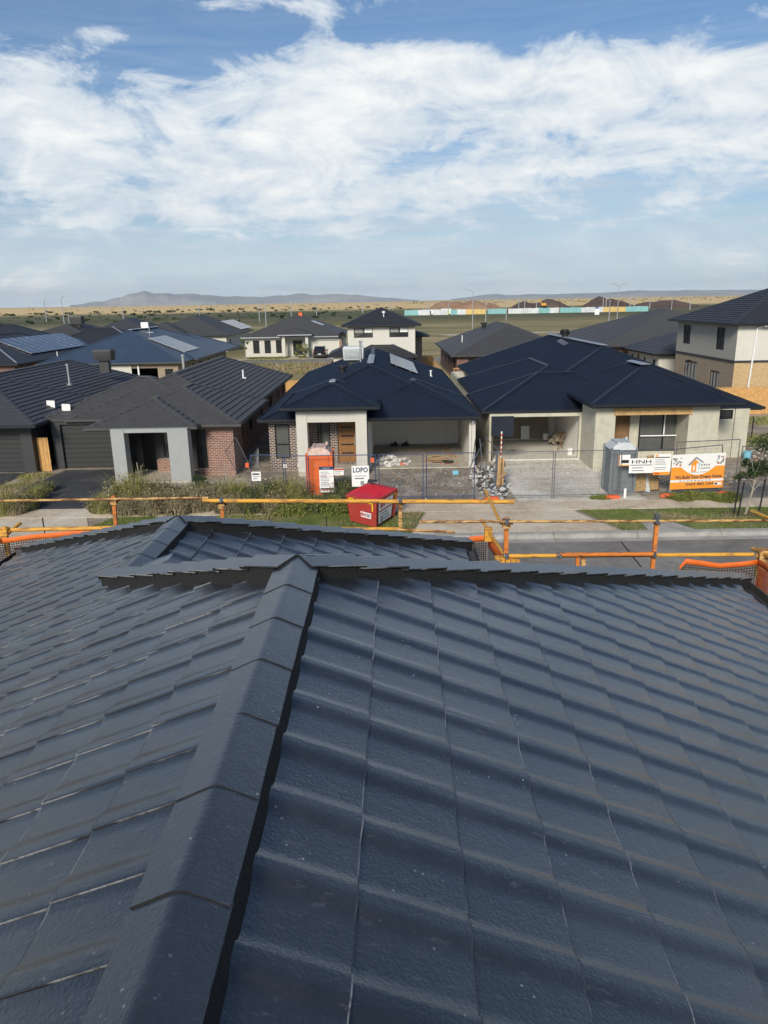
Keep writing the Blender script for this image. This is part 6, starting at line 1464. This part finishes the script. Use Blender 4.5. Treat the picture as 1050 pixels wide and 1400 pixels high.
p0, p1 = atz(834, 682, 0), atz(872, 682, 0); toilet('dark grey portable toilet with pale roof behind the wire fence', (p0.x + p1.x) / 2 + .12, 30.85, 1.04, 1.04, 2.25, M_PLGREY, M_PLLIGHT, M_PLGREY)
p = atz(854, 681, 0); tag(MB().tube((p.x, p.y, 0), (p.x, p.y, .42), .06, 10).build('pipe_stub', M_PAPER), 'white pipe stub standing before the grey toilet', 'pipe')

# ================================================================== SKIP BIN
bn = thing('skip_bin', 'red skip bin with sloping crimson lid on the grass verge, BINGO lettering', 'skip bin', (-.5, 27.1, 0))
q0 = atz(479.5, 715, 0); q1 = atz(513.5, 724.5, 0); q2 = atz(539, 707.5, 0); 
fa, fb, fc = V3((q0.x, q0.y, 0)), V3((q1.x, q1.y, 0)), V3((q2.x, q2.y, 0)); fd = fa + fc - fb
Hf, Hs = 1.05, 1.05
def up_(p, z, ctr, k): return V3((ctr.x + (p.x - ctr.x) * k, ctr.y + (p.y - ctr.y) * k, z))
ct = (fa + fb + fc + fd) / 4; B4 = [up_(p, .08, ct, .96) for p in (fa, fb, fc, fd)]; T4 = [up_(p, 1.12, ct, 1.14) for p in (fa, fb, fc, fd)]
b_ = MB(); b_.add(B4 + T4, [(3, 2, 1, 0)] + [(i, (i + 1) % 4, (i + 1) % 4 + 4, i + 4) for i in range(4)]); bd_ = b_.build('body', M_REDP, bn)
rim = MB()
for i in range(4): rim.bar(T4[i], T4[(i + 1) % 4], .07, .09)
for i in range(4): rim.bar(B4[i], T4[i], .06, .06)
rim.build('rim', M_REDP, bn)
# lid: ridge in the middle, falls to all sides
lidb = MB(); ins = .30; R4 = [T4[i].lerp((T4[0] + T4[2]) / 2, ins) + V3((0, 0, .09 if i in (2, 3) else .09)) for i in range(4)]; E4 = [T4[i] + (T4[i] - ct).normalized() * .05 + V3((0, 0, .04)) for i in range(4)]
for e in E4: e.z = 1.15
lidb.add(E4 + R4, [(4, 5, 6, 7)] + [(i, (i + 1) % 4, (i + 1) % 4 + 4, i + 4) for i in range(4)]); ld_ = lidb.build('lid', M_REDL, bn)
rb = MB()
for k in range(1, 8):
    f = k / 8; a = E4[0].lerp(E4[3], f); c = R4[0].lerp(R4[3], f); e = R4[1].lerp(R4[2], f); g2 = E4[1].lerp(E4[2], f); hh = V3((0, 0, .012))
    rb.bar(a + hh, c + hh, .03, .02); rb.bar(c + hh, e + hh, .03, .02); rb.bar(e + hh, g2 + hh, .03, .02)
rb.build('lid_rib', M_REDL, ld_)
def face(i, u, v, off=.0):   # point on side i, u along, v up
    a = B4[i].lerp(B4[(i + 1) % 4], u); c = T4[i].lerp(T4[(i + 1) % 4], u); nrm = (B4[(i + 1) % 4] - B4[i]).cross(T4[i] - B4[i]).normalized(); return a.lerp(c, v) + nrm * off
def fquad(i, u0, u1, v0, v1, m_, off, name): 
    mb = MB(); mb.add([face(i, u0, v0, off), face(i, u1, v0, off), face(i, u1, v1, off), face(i, u0, v1, off)], [(0, 1, 2, 3)]); return mb.build(name, m_, bn)
fquad(0, .46, .86, .30, .52, M_PAPER, .03, 'name_plate')
xd = face(0, 1, .4) - face(0, 0, .4); ud = face(0, .5, 1) - face(0, .5, 0)
text('BIN', face(0, .57, .41, .036), .17, M_INKR, bn, xdir=xd, updir=ud, width=.27, bold=.006); text('GO', face(0, .76, .41, .036), .17, M_INKN, bn, xdir=xd, updir=ud, width=.20, bold=.006)
for (u0, u1, v0, v1) in ((.06, .10, .70, .95), (.06, .24, .90, .95), (.88, .92, .60, .93), (.70, .92, .88, .93)): fquad(0, u0, u1, v0, v1, M_YTAPE, .012 + .001 * (u0 > .5), 'reflective_tape')
fquad(1, .12, .80, .08, .92, M_PAPER, .03, 'advert_panel'); xd = face(1, 1, .5) - face(1, 0, .5); ud = face(1, .5, 1) - face(1, .5, 0)
text('BIN', face(1, .30, .74, .036), .26, M_INKR, bn, xdir=xd, updir=ud, width=.42, bold=.008); text('GO', face(1, .60, .74, .036), .26, M_INKN, bn, xdir=xd, updir=ud, width=.28, bold=.008)
fquad(1, .14, .76, .52, .58, M_INKR, .034, 'print')
for k in range(3): fquad(1, .18, .70 - k * .06, .16 + k * .12, .21 + k * .12, M_INKG, .034, 'small_print')
for (u0, u1, v0, v1) in ((.84, .96, .88, .93), (.93, .96, .62, .88)): fquad(1, u0, u1, v0, v1, M_YTAPE, .012, 'reflective_tape')
tr = MB()
for k in range(6): c = R4[3] + V3((rnd.uniform(-.3, .2), rnd.uniform(-.1, .25), rnd.uniform(-.02, .08))); tr.obox(c, (rnd.uniform(.08, .2), 0, rnd.uniform(-.04, .04)), (0, .1, .02), (0, 0, .05))
tag(tr.build('rag_bundle', M_CHAR), 'dark scraps lying on the lid of the red skip bin', 'rags')['kind'] = 'stuff'

# ================================================================== SITE CLUTTER
def chips(name, label, cat, ctr, rx, ry, n, m_, smin, smax, seed, hill=.0, z0=.02):
    r_ = random.Random(seed); mb = MB()
    for _ in range(n):
        a, q = r_.uniform(0, math.tau), math.sqrt(r_.random()); x, y = ctr[0] + math.cos(a) * q * rx, ctr[1] + math.sin(a) * q * ry
        s_ = r_.uniform(smin, smax); z = z0 + hill * (1 - q) * r_.uniform(.5, 1)
        u = V3((r_.uniform(-1, 1), r_.uniform(-1, 1), r_.uniform(-.5, .5))).normalized() * s_; v = u.cross(V3((r_.uniform(-.4, .4), r_.uniform(-.4, .4), 1))).normalized() * s_ * r_.uniform(.4, 1); w_ = V3((0, 0, 1)) * s_ * r_.uniform(.1, .4)
        mb.obox((x, y, z), u, v, w_, r_.randrange(len(m_)))
    o = mb.build(name, list(m_)); o['label'] = label; o['category'] = cat; o['kind'] = 'stuff'; return o
chips('rubble', 'white plaster scraps heaped beside the right pier of the muddy garage', 'rubble', (4.75, 33.6), .75, 3.2, 700, (M_RUBW, M_RUBW, M_RUBB, M_STEEL), .05, .22, 1, .45)
chips('rubble', 'broken plasterboard heap inside the mouth of the centre garage, left side', 'rubble', (.15, 37.7), 1.1, .7, 260, (M_RUBW, M_RUBW, M_PLAST), .06, .24, 2, .35, .08)
chips('debris', 'scattered crumbs of plaster and brick on the muddy drive', 'debris', (1.8, 33.2), 2.7, 3.2, 900, (M_RUBW, M_RUBB, M_CARD, M_RUBB), .015, .07, 3)
chips('debris', 'crumbs and mud clods on the pale drive', 'debris', (8.0, 36.2), 2.3, 1.4, 420, (M_DUSTC, M_RUBB, M_RUBW, M_MUD), .015, .06, 4)
chips('debris', 'broken bricks and soil clods right of the bare rendered house', 'debris', (20.6, 35.5), 2.6, 5.0, 1500, (M_RUBB, M_RUBW, M_MOUR, M_RUBB), .03, .16, 5, .12)
chips('debris', 'timber and plastic scraps before the bare rendered house behind the signs', 'debris', (13.8, 33.6), 3.4, 1.6, 600, (M_RUBB, M_STRAND, M_RUBW), .03, .14, 6, .1)
chips('debris', 'scrap crumbs along the front of the dark brick wall', 'debris', (-4.8, 34.0), 1.6, 1.3, 350, (M_RUBB, M_RUBW, M_CARD), .02, .09, 7)
chips('gravel', 'pale stones in the bed before the grey porch columns', 'gravel', (-10.5, 33.3), 2.5, 1.5, 2200, (M_GRAV, M_RUBW, M_RUBB), .02, .06, 8, 0, -.01)
chips('debris', 'stones and rubbish on the bare lot by the back street', 'debris', (-12, 97), 6.5, 6, 700, (M_RUBB, M_RUBW, M_MOUR), .06, .3, 9, .1, -.02)
def item(name, label, cat, mb, m_): return tag(mb.build(name, m_), label, cat)
mb = MB()
for k in range(9): mb.obox((2.05 + rnd.uniform(-.3, .5), 37.6 + rnd.uniform(-.3, .5), .08 + k * .03), (rnd.uniform(.5, 1.1), rnd.uniform(-.3, .3), rnd.uniform(0, .12)), (rnd.uniform(-.05, .05), .12, 0), (0, 0, .025))
item('offcut_pile', 'pile of tan board offcuts on the centre garage floor', 'timber', mb, M_CARD)
for k, (x, l_) in enumerate(((.45, 'left'), (1.1, 'right'))):
    mb = MB().obox((x - .2, 42.2, .07), (.4, .05, 0), (0, .25, 0), (0, 0, .14)); mb.tube((x, 42.3, .2), (x + .12, 42.3, .34), .05, 8); item('tool_bag', f'{l_} of two dark bundles at the back of the centre garage', 'bag', mb, M_BLKP)
for k, (a, c, l_) in enumerate((((3.0, 42.3, .09), (3.55, 38.6, .09), 'longer'), ((3.35, 41.5, .09), (3.75, 38.5, .09), 'shorter'))): item('timber_length', f'{l_} of two pale timber lengths lying on the centre garage floor', 'timber', MB().bar(a, c, .07, .05), M_PINE)
item('wire_coil', 'dark coil of cable on the floor at the right of the centre garage', 'cable', MB().path([(3.2 + .25 * math.cos(i * .7), 37.4 + .18 * math.sin(i * .7), .09 + i * .006) for i in range(20)], .018), M_BLKP)
p = atz(623, 650, 0); item('cyan_scrap', 'small cyan plastic scrap on the muddy drive', 'plastic scrap', MB().obox((p.x - .14, p.y, .02), (.28, .03, .02), (0, .2, .14), (0, 0, .02)), M_SCYAN)
p = atz(551, 637, 0); item('orange_scrap', 'orange plastic piece lying at the edge of the centre garage slab', 'plastic scrap', MB().obox((p.x - .2, p.y, .06), (.45, 0, 0), (0, .15, 0), (0, 0, .08)), M_FOOT)
p = atz(614, 636, 0); item('red_tape', 'crumpled red barrier tape on the muddy drive edge', 'tape', MB().path([(p.x - .5 + i * .1, p.y + .08 * math.sin(i * 1.7), .05 + .03 * math.sin(i * 2.3)) for i in range(12)], .025, 4), M_NETO)
# right garage contents
item('wall_board', 'large tan board leaning on the back wall of the pale garage', 'board', MB().obox((6.45, 43.3, .2), (2.75, 0, 0), (0, .5, 1.15), (0, .03, -.012)), M_CHIPB)
item('wall_board', 'narrow tan board at the right end of the large leaning board', 'board', MB().obox((9.22, 43.3, .2), (.42, 0, 0), (0, .5, 1.15), (0, .03, -.012)), M_CHIPB)
item('white_sheet', 'white sheet standing before the large tan board in the pale garage', 'sheet', MB().obox((7.95, 43.1, .2), (.5, 0, 0), (0, .2, .75), (0, .02, 0)), M_PAPER)
def bucket(x, y, z, r_, h, m_, l_):
    r = thing('bucket', l_, 'bucket', (x, y, z)); b2 = MB().tube((x, y, z), (x, y, z + h), r_ * .85, 14, r2=r_); b2.build('pail', m_, r); MB().tube((x, y, z + h - .04), (x, y, z + h + .01), r_ * 1.05, 14).build('rim', m_, r)
bucket(9.35, 42.9, .2, .19, .36, M_PAPER, 'white bucket by the leaning boards at the back of the pale garage'); bucket(9.85, 39.0, .08, .16, .34, M_PAPER, 'white bucket at the right wall near the mouth of the pale garage')
p = atz(1021, 628, 0); bucket(p.x, p.y, .0, .2, .42, M_SCYAN, 'blue bucket on the rubble right of the bare rendered house')
mb = MB()
for k in range(12): mb.obox((9.45 + rnd.uniform(-.25, .35), 41.2 + rnd.uniform(-.4, .6), .08 + rnd.uniform(0, .5)), (rnd.uniform(.1, .35), 0, rnd.uniform(-.2, .2)), (0, .2, 0), (0, 0, rnd.uniform(.1, .35)))
item('rubbish_heap', 'heap of bags and offcuts against the right wall inside the pale garage', 'rubbish', mb, M_CHIPB)
mb = MB(); ch_ = thing('folding_frame', 'small brown folding stool frame by the right wall of the pale garage', 'stool', (9.7, 40.5, .08))
MB().bar((9.5, 40.4, .08), (9.85, 40.4, .95), .04).bar((9.85, 40.6, .08), (9.5, 40.6, .95), .04).build('leg', M_PLY, ch_); MB().obox((9.45, 40.35, .9), (.45, 0, .05), (0, .35, 0), (0, 0, .03)).build('seat', M_PLY, ch_)
# timber, cardboard and poles between the drives
rs_ = random.Random(5)
for k in range(5):
    a = aty(676 + k * 2.6, 678 - k, 31.4 + k * .1); c = aty(680 + k * 2.0, 612 + k * 5, 33.2)
    item('leaning_plank', ['grey', 'pale', 'longest pale', 'brownish', 'narrow pale'][k] + ' plank in the bundle standing between the two garage drives', 'plank', MB().bar((a.x, a.y, .02), (c.x, c.y, max(1.2, c.z - .2)), .09, .03), (M_STEEL, M_PINE, M_PINE, M_PLY, M_PINE)[k])
cb = MB(); p = atz(690, 668, 0)
for k in range(6): cb.obox((p.x - .35 + rs_.uniform(-.1, .2), p.y + rs_.uniform(-.1, 1.2), .02 + k * .1), (.35, rs_.uniform(-.1, .2), rs_.uniform(-.1, .3)), (rs_.uniform(-.15, .1), .5, rs_.uniform(0, .3)), (0, 0, .02))
item('cardboard_sheets', 'crumpled brown cardboard beside the planks, at the left of the pale drive', 'cardboard', cb, M_CARD)
pp = thing('barrier_post', 'red and white striped post under the hanging navy panel', 'post', (5.62, 36.0, 0))
for k in range(12): MB().tube((5.62 + k * .0, 35.6, .55 + k * .12), (5.62, 35.6, .665 + k * .12), .035, 8).build('stripe', M_NETO if k % 2 == 0 else M_PAPER, pp)
for k, (px0, py0, px1, py1) in enumerate(((660, 606, 642, 640), (656, 600, 660, 642), (664, 598, 684, 618), (672, 640, 690, 612), (646, 632, 650, 600))):
    a, c = aty(px0, py0, 34.2), aty(px1, py1, 33.2); item('scaffold_tube', ['steel tube leaning left of the striped post', 'upright steel tube at the white garage pier', 'short steel tube crossing above the striped post', 'steel tube leaning to the right over the planks', 'thin steel tube before the white garage pier'][k], 'tube', MB().tube(a, c, .022, 8), M_STEEL)
# strand boards and timber behind the signs
for k, (px, w_, hgt, m_, l_) in enumerate(((880, .5, 1.35, M_STRAND, 'crooked strand board behind the HNH sign'), (889, .42, 1.2, M_PLLIGHT, 'grey white sheet leaning between the strand boards'), (899, .55, 1.45, M_STRAND, 'largest strand board leaning below the permit board'), (907, .35, .9, M_PLY, 'dark brown board low beneath the permit board'))):
    p = atz(px, 678, 0); item('scrap_board', l_, 'board', MB().obox((p.x - w_ / 2, p.y + .5 + k * .12, .05), (w_, 0, .05 * (-1) ** k), (.12 * (-1) ** k, .45, hgt), (0, .03, -.01)), m_)
p = atz(935, 668, 0); 

# ================================================================== VEGETATION
def blades_mesh(name, n, rx, ry, h0, h1, m_, seed, lean=.35, w_=.012, seedhead=False):
    r_ = random.Random(seed); mb = MB()
    for _ in range(n):
        a, q = r_.uniform(0, math.tau), math.sqrt(r_.random()); x, y = math.cos(a) * q * rx, math.sin(a) * q * ry; h = r_.uniform(h0, h1) * (1 - .45 * q * q)
        ln = V3((r_.gauss(0, lean) + math.cos(a) * q * .3, r_.gauss(0, lean) + math.sin(a) * q * .3, 0)) * h; t = V3((math.cos(a + 1.3), math.sin(a + 1.3), 0)) * w_ * r_.uniform(.6, 1.3)
        b0, m1, tp = V3((x, y, 0)), V3((x, y, h * .6)) + ln * .4, V3((x, y, h)) + ln
        mb.add([b0 - t, b0 + t, m1 + t * .8, m1 - t * .8, tp], [(0, 1, 2, 3), (3, 2, 4)], r_.randrange(len(m_)))
        if r_.random() < .5:
            for k in range(3):
                c = b0.lerp(tp, r_.uniform(.35, 1)) + V3((r_.uniform(-.06, .06), r_.uniform(-.06, .06), 0)); s_ = r_.uniform(.02, .05); u = V3((r_.uniform(-1, 1), r_.uniform(-1, 1), r_.uniform(-.6, .6))).normalized() * s_; v = u.cross(V3((r_.uniform(-1, 1), r_.uniform(-1, 1), 1))).normalized() * s_ * .6
                mb.add([c - u, c + v, c + u, c - v], [(0, 1, 2, 3)], r_.randrange(len(m_)))
    me = bpy.data.meshes.new(name); me.from_pydata(mb.v, [], mb.f)
    for k in m_: me.materials.append(k)
    me.polygons.foreach_set('material_index', mb.mi); me.update(); return me
def leafball_mesh(name, n, r3, m_, seed, s0=.03, s1=.07, clumps=14):
    r_ = random.Random(seed); mb = MB(); cs = []
    for _ in range(clumps):
        d = V3((r_.gauss(0, 1), r_.gauss(0, 1), r_.gauss(0, 1))).normalized() * r_.uniform(.3, .95); cs.append((V3((d.x * r3[0], d.y * r3[1], d.z * r3[2])), r_.uniform(.22, .42)))
    for _ in range(n):
        c, q = r_.choice(cs); d = V3((r_.gauss(0, 1), r_.gauss(0, 1), r_.gauss(0, 1))).normalized() * q * r_.uniform(.4, 1); p = c + V3((d.x * r3[0], d.y * r3[1], d.z * r3[2]))
        s_ = r_.uniform(s0, s1); u = V3((r_.gauss(0, 1), r_.gauss(0, 1), r_.gauss(0, .6))).normalized() * s_; v = u.cross(V3((r_.gauss(0, 1), r_.gauss(0, 1), r_.gauss(0, 1)))).normalized() * s_ * .5
        mb.add([p - u, p + v, p + u, p - v], [(0, 1, 2, 3)], r_.randrange(len(m_)))
    me = bpy.data.meshes.new(name); me.from_pydata(mb.v, [], mb.f)
    for k in m_: me.materials.append(k)
    me.polygons.foreach_set('material_index', mb.mi); me.update(); return me
# verge lawn: real short blades, kept off the crossings
def lawn(x0, x1, y0, y1, dens, h, seed, inside, mats_, lab, w_=.010):
    r_ = random.Random(seed); mb = MB(); n = int((x1 - x0) * (y1 - y0) * dens)
    for _ in range(n):
        x, y = r_.uniform(x0, x1), r_.uniform(y0, y1)
        if not inside(x, y): continue
        nz = noise.noise(V3((x * .9, y * .9, seed))); 
        if nz < -.35: continue
        hh = h * (1 + nz) * r_.uniform(.5, 1.3); a = r_.uniform(0, math.tau); t = V3((math.cos(a), math.sin(a), 0)) * w_
        k = 1 if (noise.noise(V3((x * .5, y * .8, seed + 5))) + r_.uniform(-.25, .25)) > .18 else 0
        mb.add([V3((x, y, -.004)) - t, V3((x, y, -.004)) + t, V3((x + r_.gauss(0, .3) * hh, y + r_.gauss(0, .3) * hh, hh))], [(0, 1, 2)], k)
    o = mb.build('grass', list(mats_), kind='stuff'); o['label'] = lab; o['category'] = 'grass'
inv1 = lambda x, y: (-12.0 + (y - 25.71) * .36 < x < .85 + (y - 25.71) * .2)
lawn(-12, 1.6, 25.73, 28.5, 520, .085, 3, inv1, (M_GRASS, M_DRY), 'green verge grass with dry patches left of the red skip bin')
inv2 = lambda x, y: x > 8.7 - (y - 25.71) * .33 and not (9.4 < x < 11.2 and y < 26.9)
lawn(7.6, 18.5, 25.73, 28.5, 520, .07, 4, inv2, (M_GRASS, M_DRY), 'green verge grass below the banner, paler towards the kerb')
lawn(-18.9, -16.9, 30.2, 36.8, 260, .16, 5, lambda x, y: -18.75 + (y - 30) * .05 < x < -17.15 + (y - 30) * .04, (M_WEED, M_DRY), 'rough grass strip between the two dark driveways', .014)
lawn(-5.7, 5.3, 53, 60, 14, .3, 6, lambda x, y: False, (M_WEED, M_DRY), 'x') if False else None
lawn(19.3, 26.5, 40.0, 51, 60, .22, 7, lambda x, y: noise.noise(V3((x * .4, y * .4, 2))) > -.05, (M_WEED, M_GRASS), 'green weeds before the long golden fence on the right', .03)
lawn(-20.5, -6.5, 89, 103.5, 26, .35, 8, lambda x, y: noise.noise(V3((x * .25, y * .25, 9))) > -.2, (M_DRY, M_WEED), 'dry grass on the bare lot by the back street', .06)
lawn(-21, -7, 113.7, 117.8, 60, .12, 9, lambda x, y: x < -14.8 or x > -12.9 and x < -12.3, (M_GRASS, M_GRASS), 'small front lawn of the white bungalow', .04)
lawn(-21, -7, 110.6, 112.1, 60, .12, 10, lambda x, y: x < -12.4, (M_GRASS, M_DRY), 'narrow grass verge before the white bungalow', .04)
# weed clumps
WM = [blades_mesh('weed_clump', 900, .75, .6, .5, 1.15, (M_WEED, M_WEED, M_DRY), 21), blades_mesh('weed_clump', 900, .8, .6, .45, .95, (M_DRY, M_DRY, M_WEEDG), 22), blades_mesh('weed_clump', 900, .8, .65, .4, .9, (M_WEEDG, M_WEED, M_LEAFD), 23), blades_mesh('weed_clump', 700, .55, .5, .25, .5, (M_WEED, M_GRASS), 24)]
def weed(px, py, k, s_, rot, l_, zz=-.01):
    p = atz(px, py, 0); o = link(bpy.data.objects.new('weed_clump', WM[k])); o.location = (p.x, p.y, zz); o.rotation_euler = (0, 0, rot); o.scale = (s_ * 1.05, s_ * 1.05, s_ * 1.22); return tag(o, l_, 'weeds', 'weed clumps in the front yards')
WL = [(142, 700, 0, .7, 'yellowish weed clump at the lower right corner of the dark driveway'), (160, 690, 3, 1.2, 'low green clump by the driveway corner, behind the yellowish one'), (186, 690, 0, 1.25, 'tallest yellow green weed clump below the left grey column'), (205, 700, 1, .95, 'dry brown clump in front of the tallest yellow green clump'), (222, 686, 1, 1.0, 'brown dry clump below the grey porch opening'),
 (240, 700, 1, 1.0, 'brown dry clump low below the right grey column'), (252, 684, 2, .8, 'grey green clump at the foot of the right grey column'), (268, 696, 1, 1.05, 'dense brown clump right of the right grey column'), (274, 678, 2, .75, 'small dark clump below the narrow bay window'), (292, 694, 1, 1.0, 'dry clump before the red brick bay'), (304, 682, 2, .9, 'grey green clump below the red brick bay'), (172, 702, 1, .8, 'straw coloured clump at the left end of the brown weed row'),
 (323, 690, 0, .95, 'yellow green clump under the tilted wire panel'), (316, 700, 1, .8, 'brown clump at the footpath below the tilted wire panel'), (342, 698, 2, .85, 'grey green clump at the foot of the leftmost blue panel'), (360, 690, 2, 1.0, 'grey weed clump below the small white notice'), (378, 684, 2, 1.05, 'grey green weed clump before the dark brick wall'), (398, 688, 0, 1.0, 'green weed clump left of the orange toilet'), (372, 700, 1, .8, 'dry clump at the footpath before the dark brick wall'), (392, 702, 3, 1.1, 'low green clump at the footpath left of the orange toilet'),
 (412, 700, 3, 1.2, 'low green clump at the foot of the orange toilet'), (434, 698, 2, .8, 'grey green clump before the orange toilet'), (456, 700, 3, 1.2, 'low clump right below the tall safety notice'), (464, 684, 2, .95, 'dark green weed clump right of the orange toilet'), (478, 676, 2, .85, 'dark clump beneath the LOPO sign'), (62, 672, 2, .6, 'small clump by the pine side gate'), (48, 684, 0, .6, 'green clump in the strip between the dark driveways'), (22, 700, 1, .85, 'dry clump at the lower end of the strip between driveways'), (8, 702, 0, .9, 'green clump at the left edge of the picture'), (36, 696, 2, .7, 'grey green clump low in the driveway strip')]
for i, (px, py, k, s_, l_) in enumerate(WL): weed(px, py, k, s_, i * 1.7, l_)
# low green weeds at fence line
for i, (px, py, s_, l_) in enumerate(((822, 682, .55, 'flat dark green weeds at the left of the grey toilet'), (925, 682, .75, 'dark green weeds under the left end of the banner'), (945, 680, .8, 'dark green weeds under the middle of the banner'), (962, 682, .7, 'dark green weeds under the right end of the banner'), (980, 683, .9, 'widest dark green weeds beside the banner frame'), (1000, 682, .8, 'dark green weeds left of the street tree'))):
    o = weed(px, py, 3, s_ * 1.2, i * 2.1, l_); o.scale = (s_ * 1.5, s_ * .9, s_ * .8)
# garden plants
LBD = leafball_mesh('leaf_shrub', 900, (.45, .45, .5), (M_LEAFD, M_LEAF), 31)
o = link(bpy.data.objects.new('garden_shrub', LBD)); p = atz(277, 676, 0); o.location = (p.x, p.y, .55); tag(o, 'dark green upright shrub at the corner of the red brick bay', 'shrub')
for k, (px, l_) in enumerate(((193, 'thin bare stick plant before the grey porch opening'), (311, 'slim stake plant before the red brick bay'))):
    p = atz(px, 670, 0); item('stick_plant', l_, 'plant', MB().bar((p.x, p.y, 0), (p.x - .06, p.y, 1.3), .03).bar((p.x, p.y, .8), (p.x + .14, p.y, 1.15), .015).bar((p.x, p.y, .6), (p.x - .15, p.y, .9), .015), M_BARK)
# street tree with three black stakes
tr_ = thing('street_tree', 'young street tree with pale forked trunk and dark crown at the right edge', 'tree', (0, 0, 0)); p = atz(1019, 703, 0); tx, ty = p.x, p.y; tr_.location = (tx, ty, 0)
tk = MB(); tk.tube((tx, ty, 0), (tx + .16, ty, .9), .045, 8, r2=.035); tk.tube((tx + .16, ty, .9), (tx + .24, ty, 1.75), .035, 8, r2=.022)
for dx, dz, s_ in ((.45, .45, .9), (-.35, .5, 1.0), (.6, .9, 1.15), (-.25, .9, 1.3), (.3, 1.2, 1.4)): tk.tube((tx + .16 + .05 * (s_ - .9), ty, s_), (tx + .2 + dx, ty + dx * .4, s_ + dz), .018, 6, r2=.008)
tk.build('trunk', M_BARK, tr_)
cm = leafball_mesh('crown', 5200, (1.25, 1.1, 1.05), (M_LEAFD, M_LEAFD, M_LEAF), 41, .03, .065, 20)
o = link(bpy.data.objects.new('crown', cm)); o.parent = tr_; o.location = (1.05, .1, 2.15)
cm2 = leafball_mesh('crown', 900, (.5, .45, .45), (M_LEAFD, M_LEAF), 42, .03, .06, 8); o = link(bpy.data.objects.new('lower_branch', cm2)); o.parent = tr_; o.location = (-.15, .1, 1.75)
for k, (px, py, l_, h) in enumerate(((1003, 704, 'leftmost of the three black stakes round the street tree', 1.5), (1009, 706, 'middle black stake, just left of the pale trunk', 1.35), (1038, 699, 'black stake right of the pale trunk at the picture edge', 1.3))):
    p = atz(px, py, 0); tag(MB().bar((p.x, p.y, 0), (p.x + .08, p.y, h), .045).build('tree_stake', M_BLKP), l_, 'stake')
MB().prism([(tx - .9, ty - .35), (tx + 1.0, ty - .4), (tx + 1.1, ty + .4), (tx - .8, ty + .45)], (-.02, .012)).build('mulch_bed', M_MOUD, kind='structure')
p = atz(1027, 600, 0); item('hose_stake', 'dark stake standing in the rubble right of the bare house', 'stake', MB().bar((p.x, p.y, 0), (p.x, p.y, 1.3), .05), M_BLKP)
# bungalow shrub and young tree
SH = leafball_mesh('shrub', 500, (1.3, 1.2, 1.5), (M_LEAF, M_WEED), 51, .08, .18, 10)
o = link(bpy.data.objects.new('garden_shrub', SH)); o.location = (-12.7, 116.6, 1.2); tag(o, 'leafy shrub beside the porch of the white bungalow', 'shrub')
yt_ = thing('young_tree', 'thin young tree on the verge before the white bungalow', 'tree', (-20.6, 111.5, 0)); MB().tube((-20.6, 111.5, 0), (-20.6, 111.5, 2.6), .07, 6).build('trunk', M_BARK, yt_)
o = link(bpy.data.objects.new('crown', leafball_mesh('crown', 300, (.7, .7, .9), (M_LEAF, M_WEED), 53, .06, .14, 8))); o.parent = yt_; o.location = (0, 0, 2.5)
# field scrub: the nearer or larger bushes one by one, the rest as one mass
SM = [leafball_mesh('scrub_bush', 260, (1, 1, .8), (M_LEAFD, M_LEAF, M_LEAF), 60 + k, .16, .34, 8) for k in range(4)]
r_ = random.Random(77); cnt = 0
places = ['left of the leftmost double arm street light', 'between the leftmost street lights and the left hill foot', 'below the left hill', 'above the white bungalow', 'around the pyramid roof peak', 'beyond the hoarding', 'right of the big double arm light']
bush_px = []
for _ in range(150):
    px = r_.uniform(-10, 560); y = r_.choice([r_.gauss(430.5, 1.2), r_.gauss(433, 3), r_.gauss(438, 4)]) - .0176 * (px) * 1.0 + 0
    y = max(HZ(px) + 9, y if True else 0)
    bush_px.append((px, y))
for px, y in bush_px:
    p = atz(px, y, 0); o = link(bpy.data.objects.new('scrub_bush', SM[cnt % 4])); s_ = r_.uniform(.7, 2.0) * (p.y / 480) ** .5; o.location = (p.x, p.y, s_ * .45); o.scale = (s_ * r_.uniform(1, 1.9), s_, s_ * r_.uniform(.6, .9)); o.rotation_euler = (0, 0, r_.uniform(0, 6))
    tag(o, 'one of the dark scrub bushes dotted over the open field on the left half', 'bush', 'scrub bushes dotted over the left field'); cnt += 1
mb = MB()
base = [(v.co.copy()) for v in SM[0].vertices]; faces = [tuple(f.vertices) for f in SM[0].polygons]
base = base[:160]; faces = faces[:40]
for _ in range(620):
    px = r_.uniform(-60, 1110); dpx = r_.choice([r_.uniform(1.2, 7), r_.uniform(9, 24), r_.uniform(9, 24)]) 
    if px > 560 and dpx > 9: dpx = r_.uniform(2, 7)
    p = atz(px, HZ(px) + dpx, 0); s_ = r_.uniform(.5, 1.3) * (p.y / 420) ** .55; q = (s_ * r_.uniform(1, 2.2), s_, s_ * r_.uniform(.5, .8))
    mb.add([(p.x + c.x * q[0], p.y + c.y * q[1], c.z * q[2] + s_ * .3) for c in base], faces)
o = mb.build('scrub', M_LEAF, kind='stuff'); o['label'] = 'far scattered scrub over the dry plain up to the horizon'; o['category'] = 'scrub'
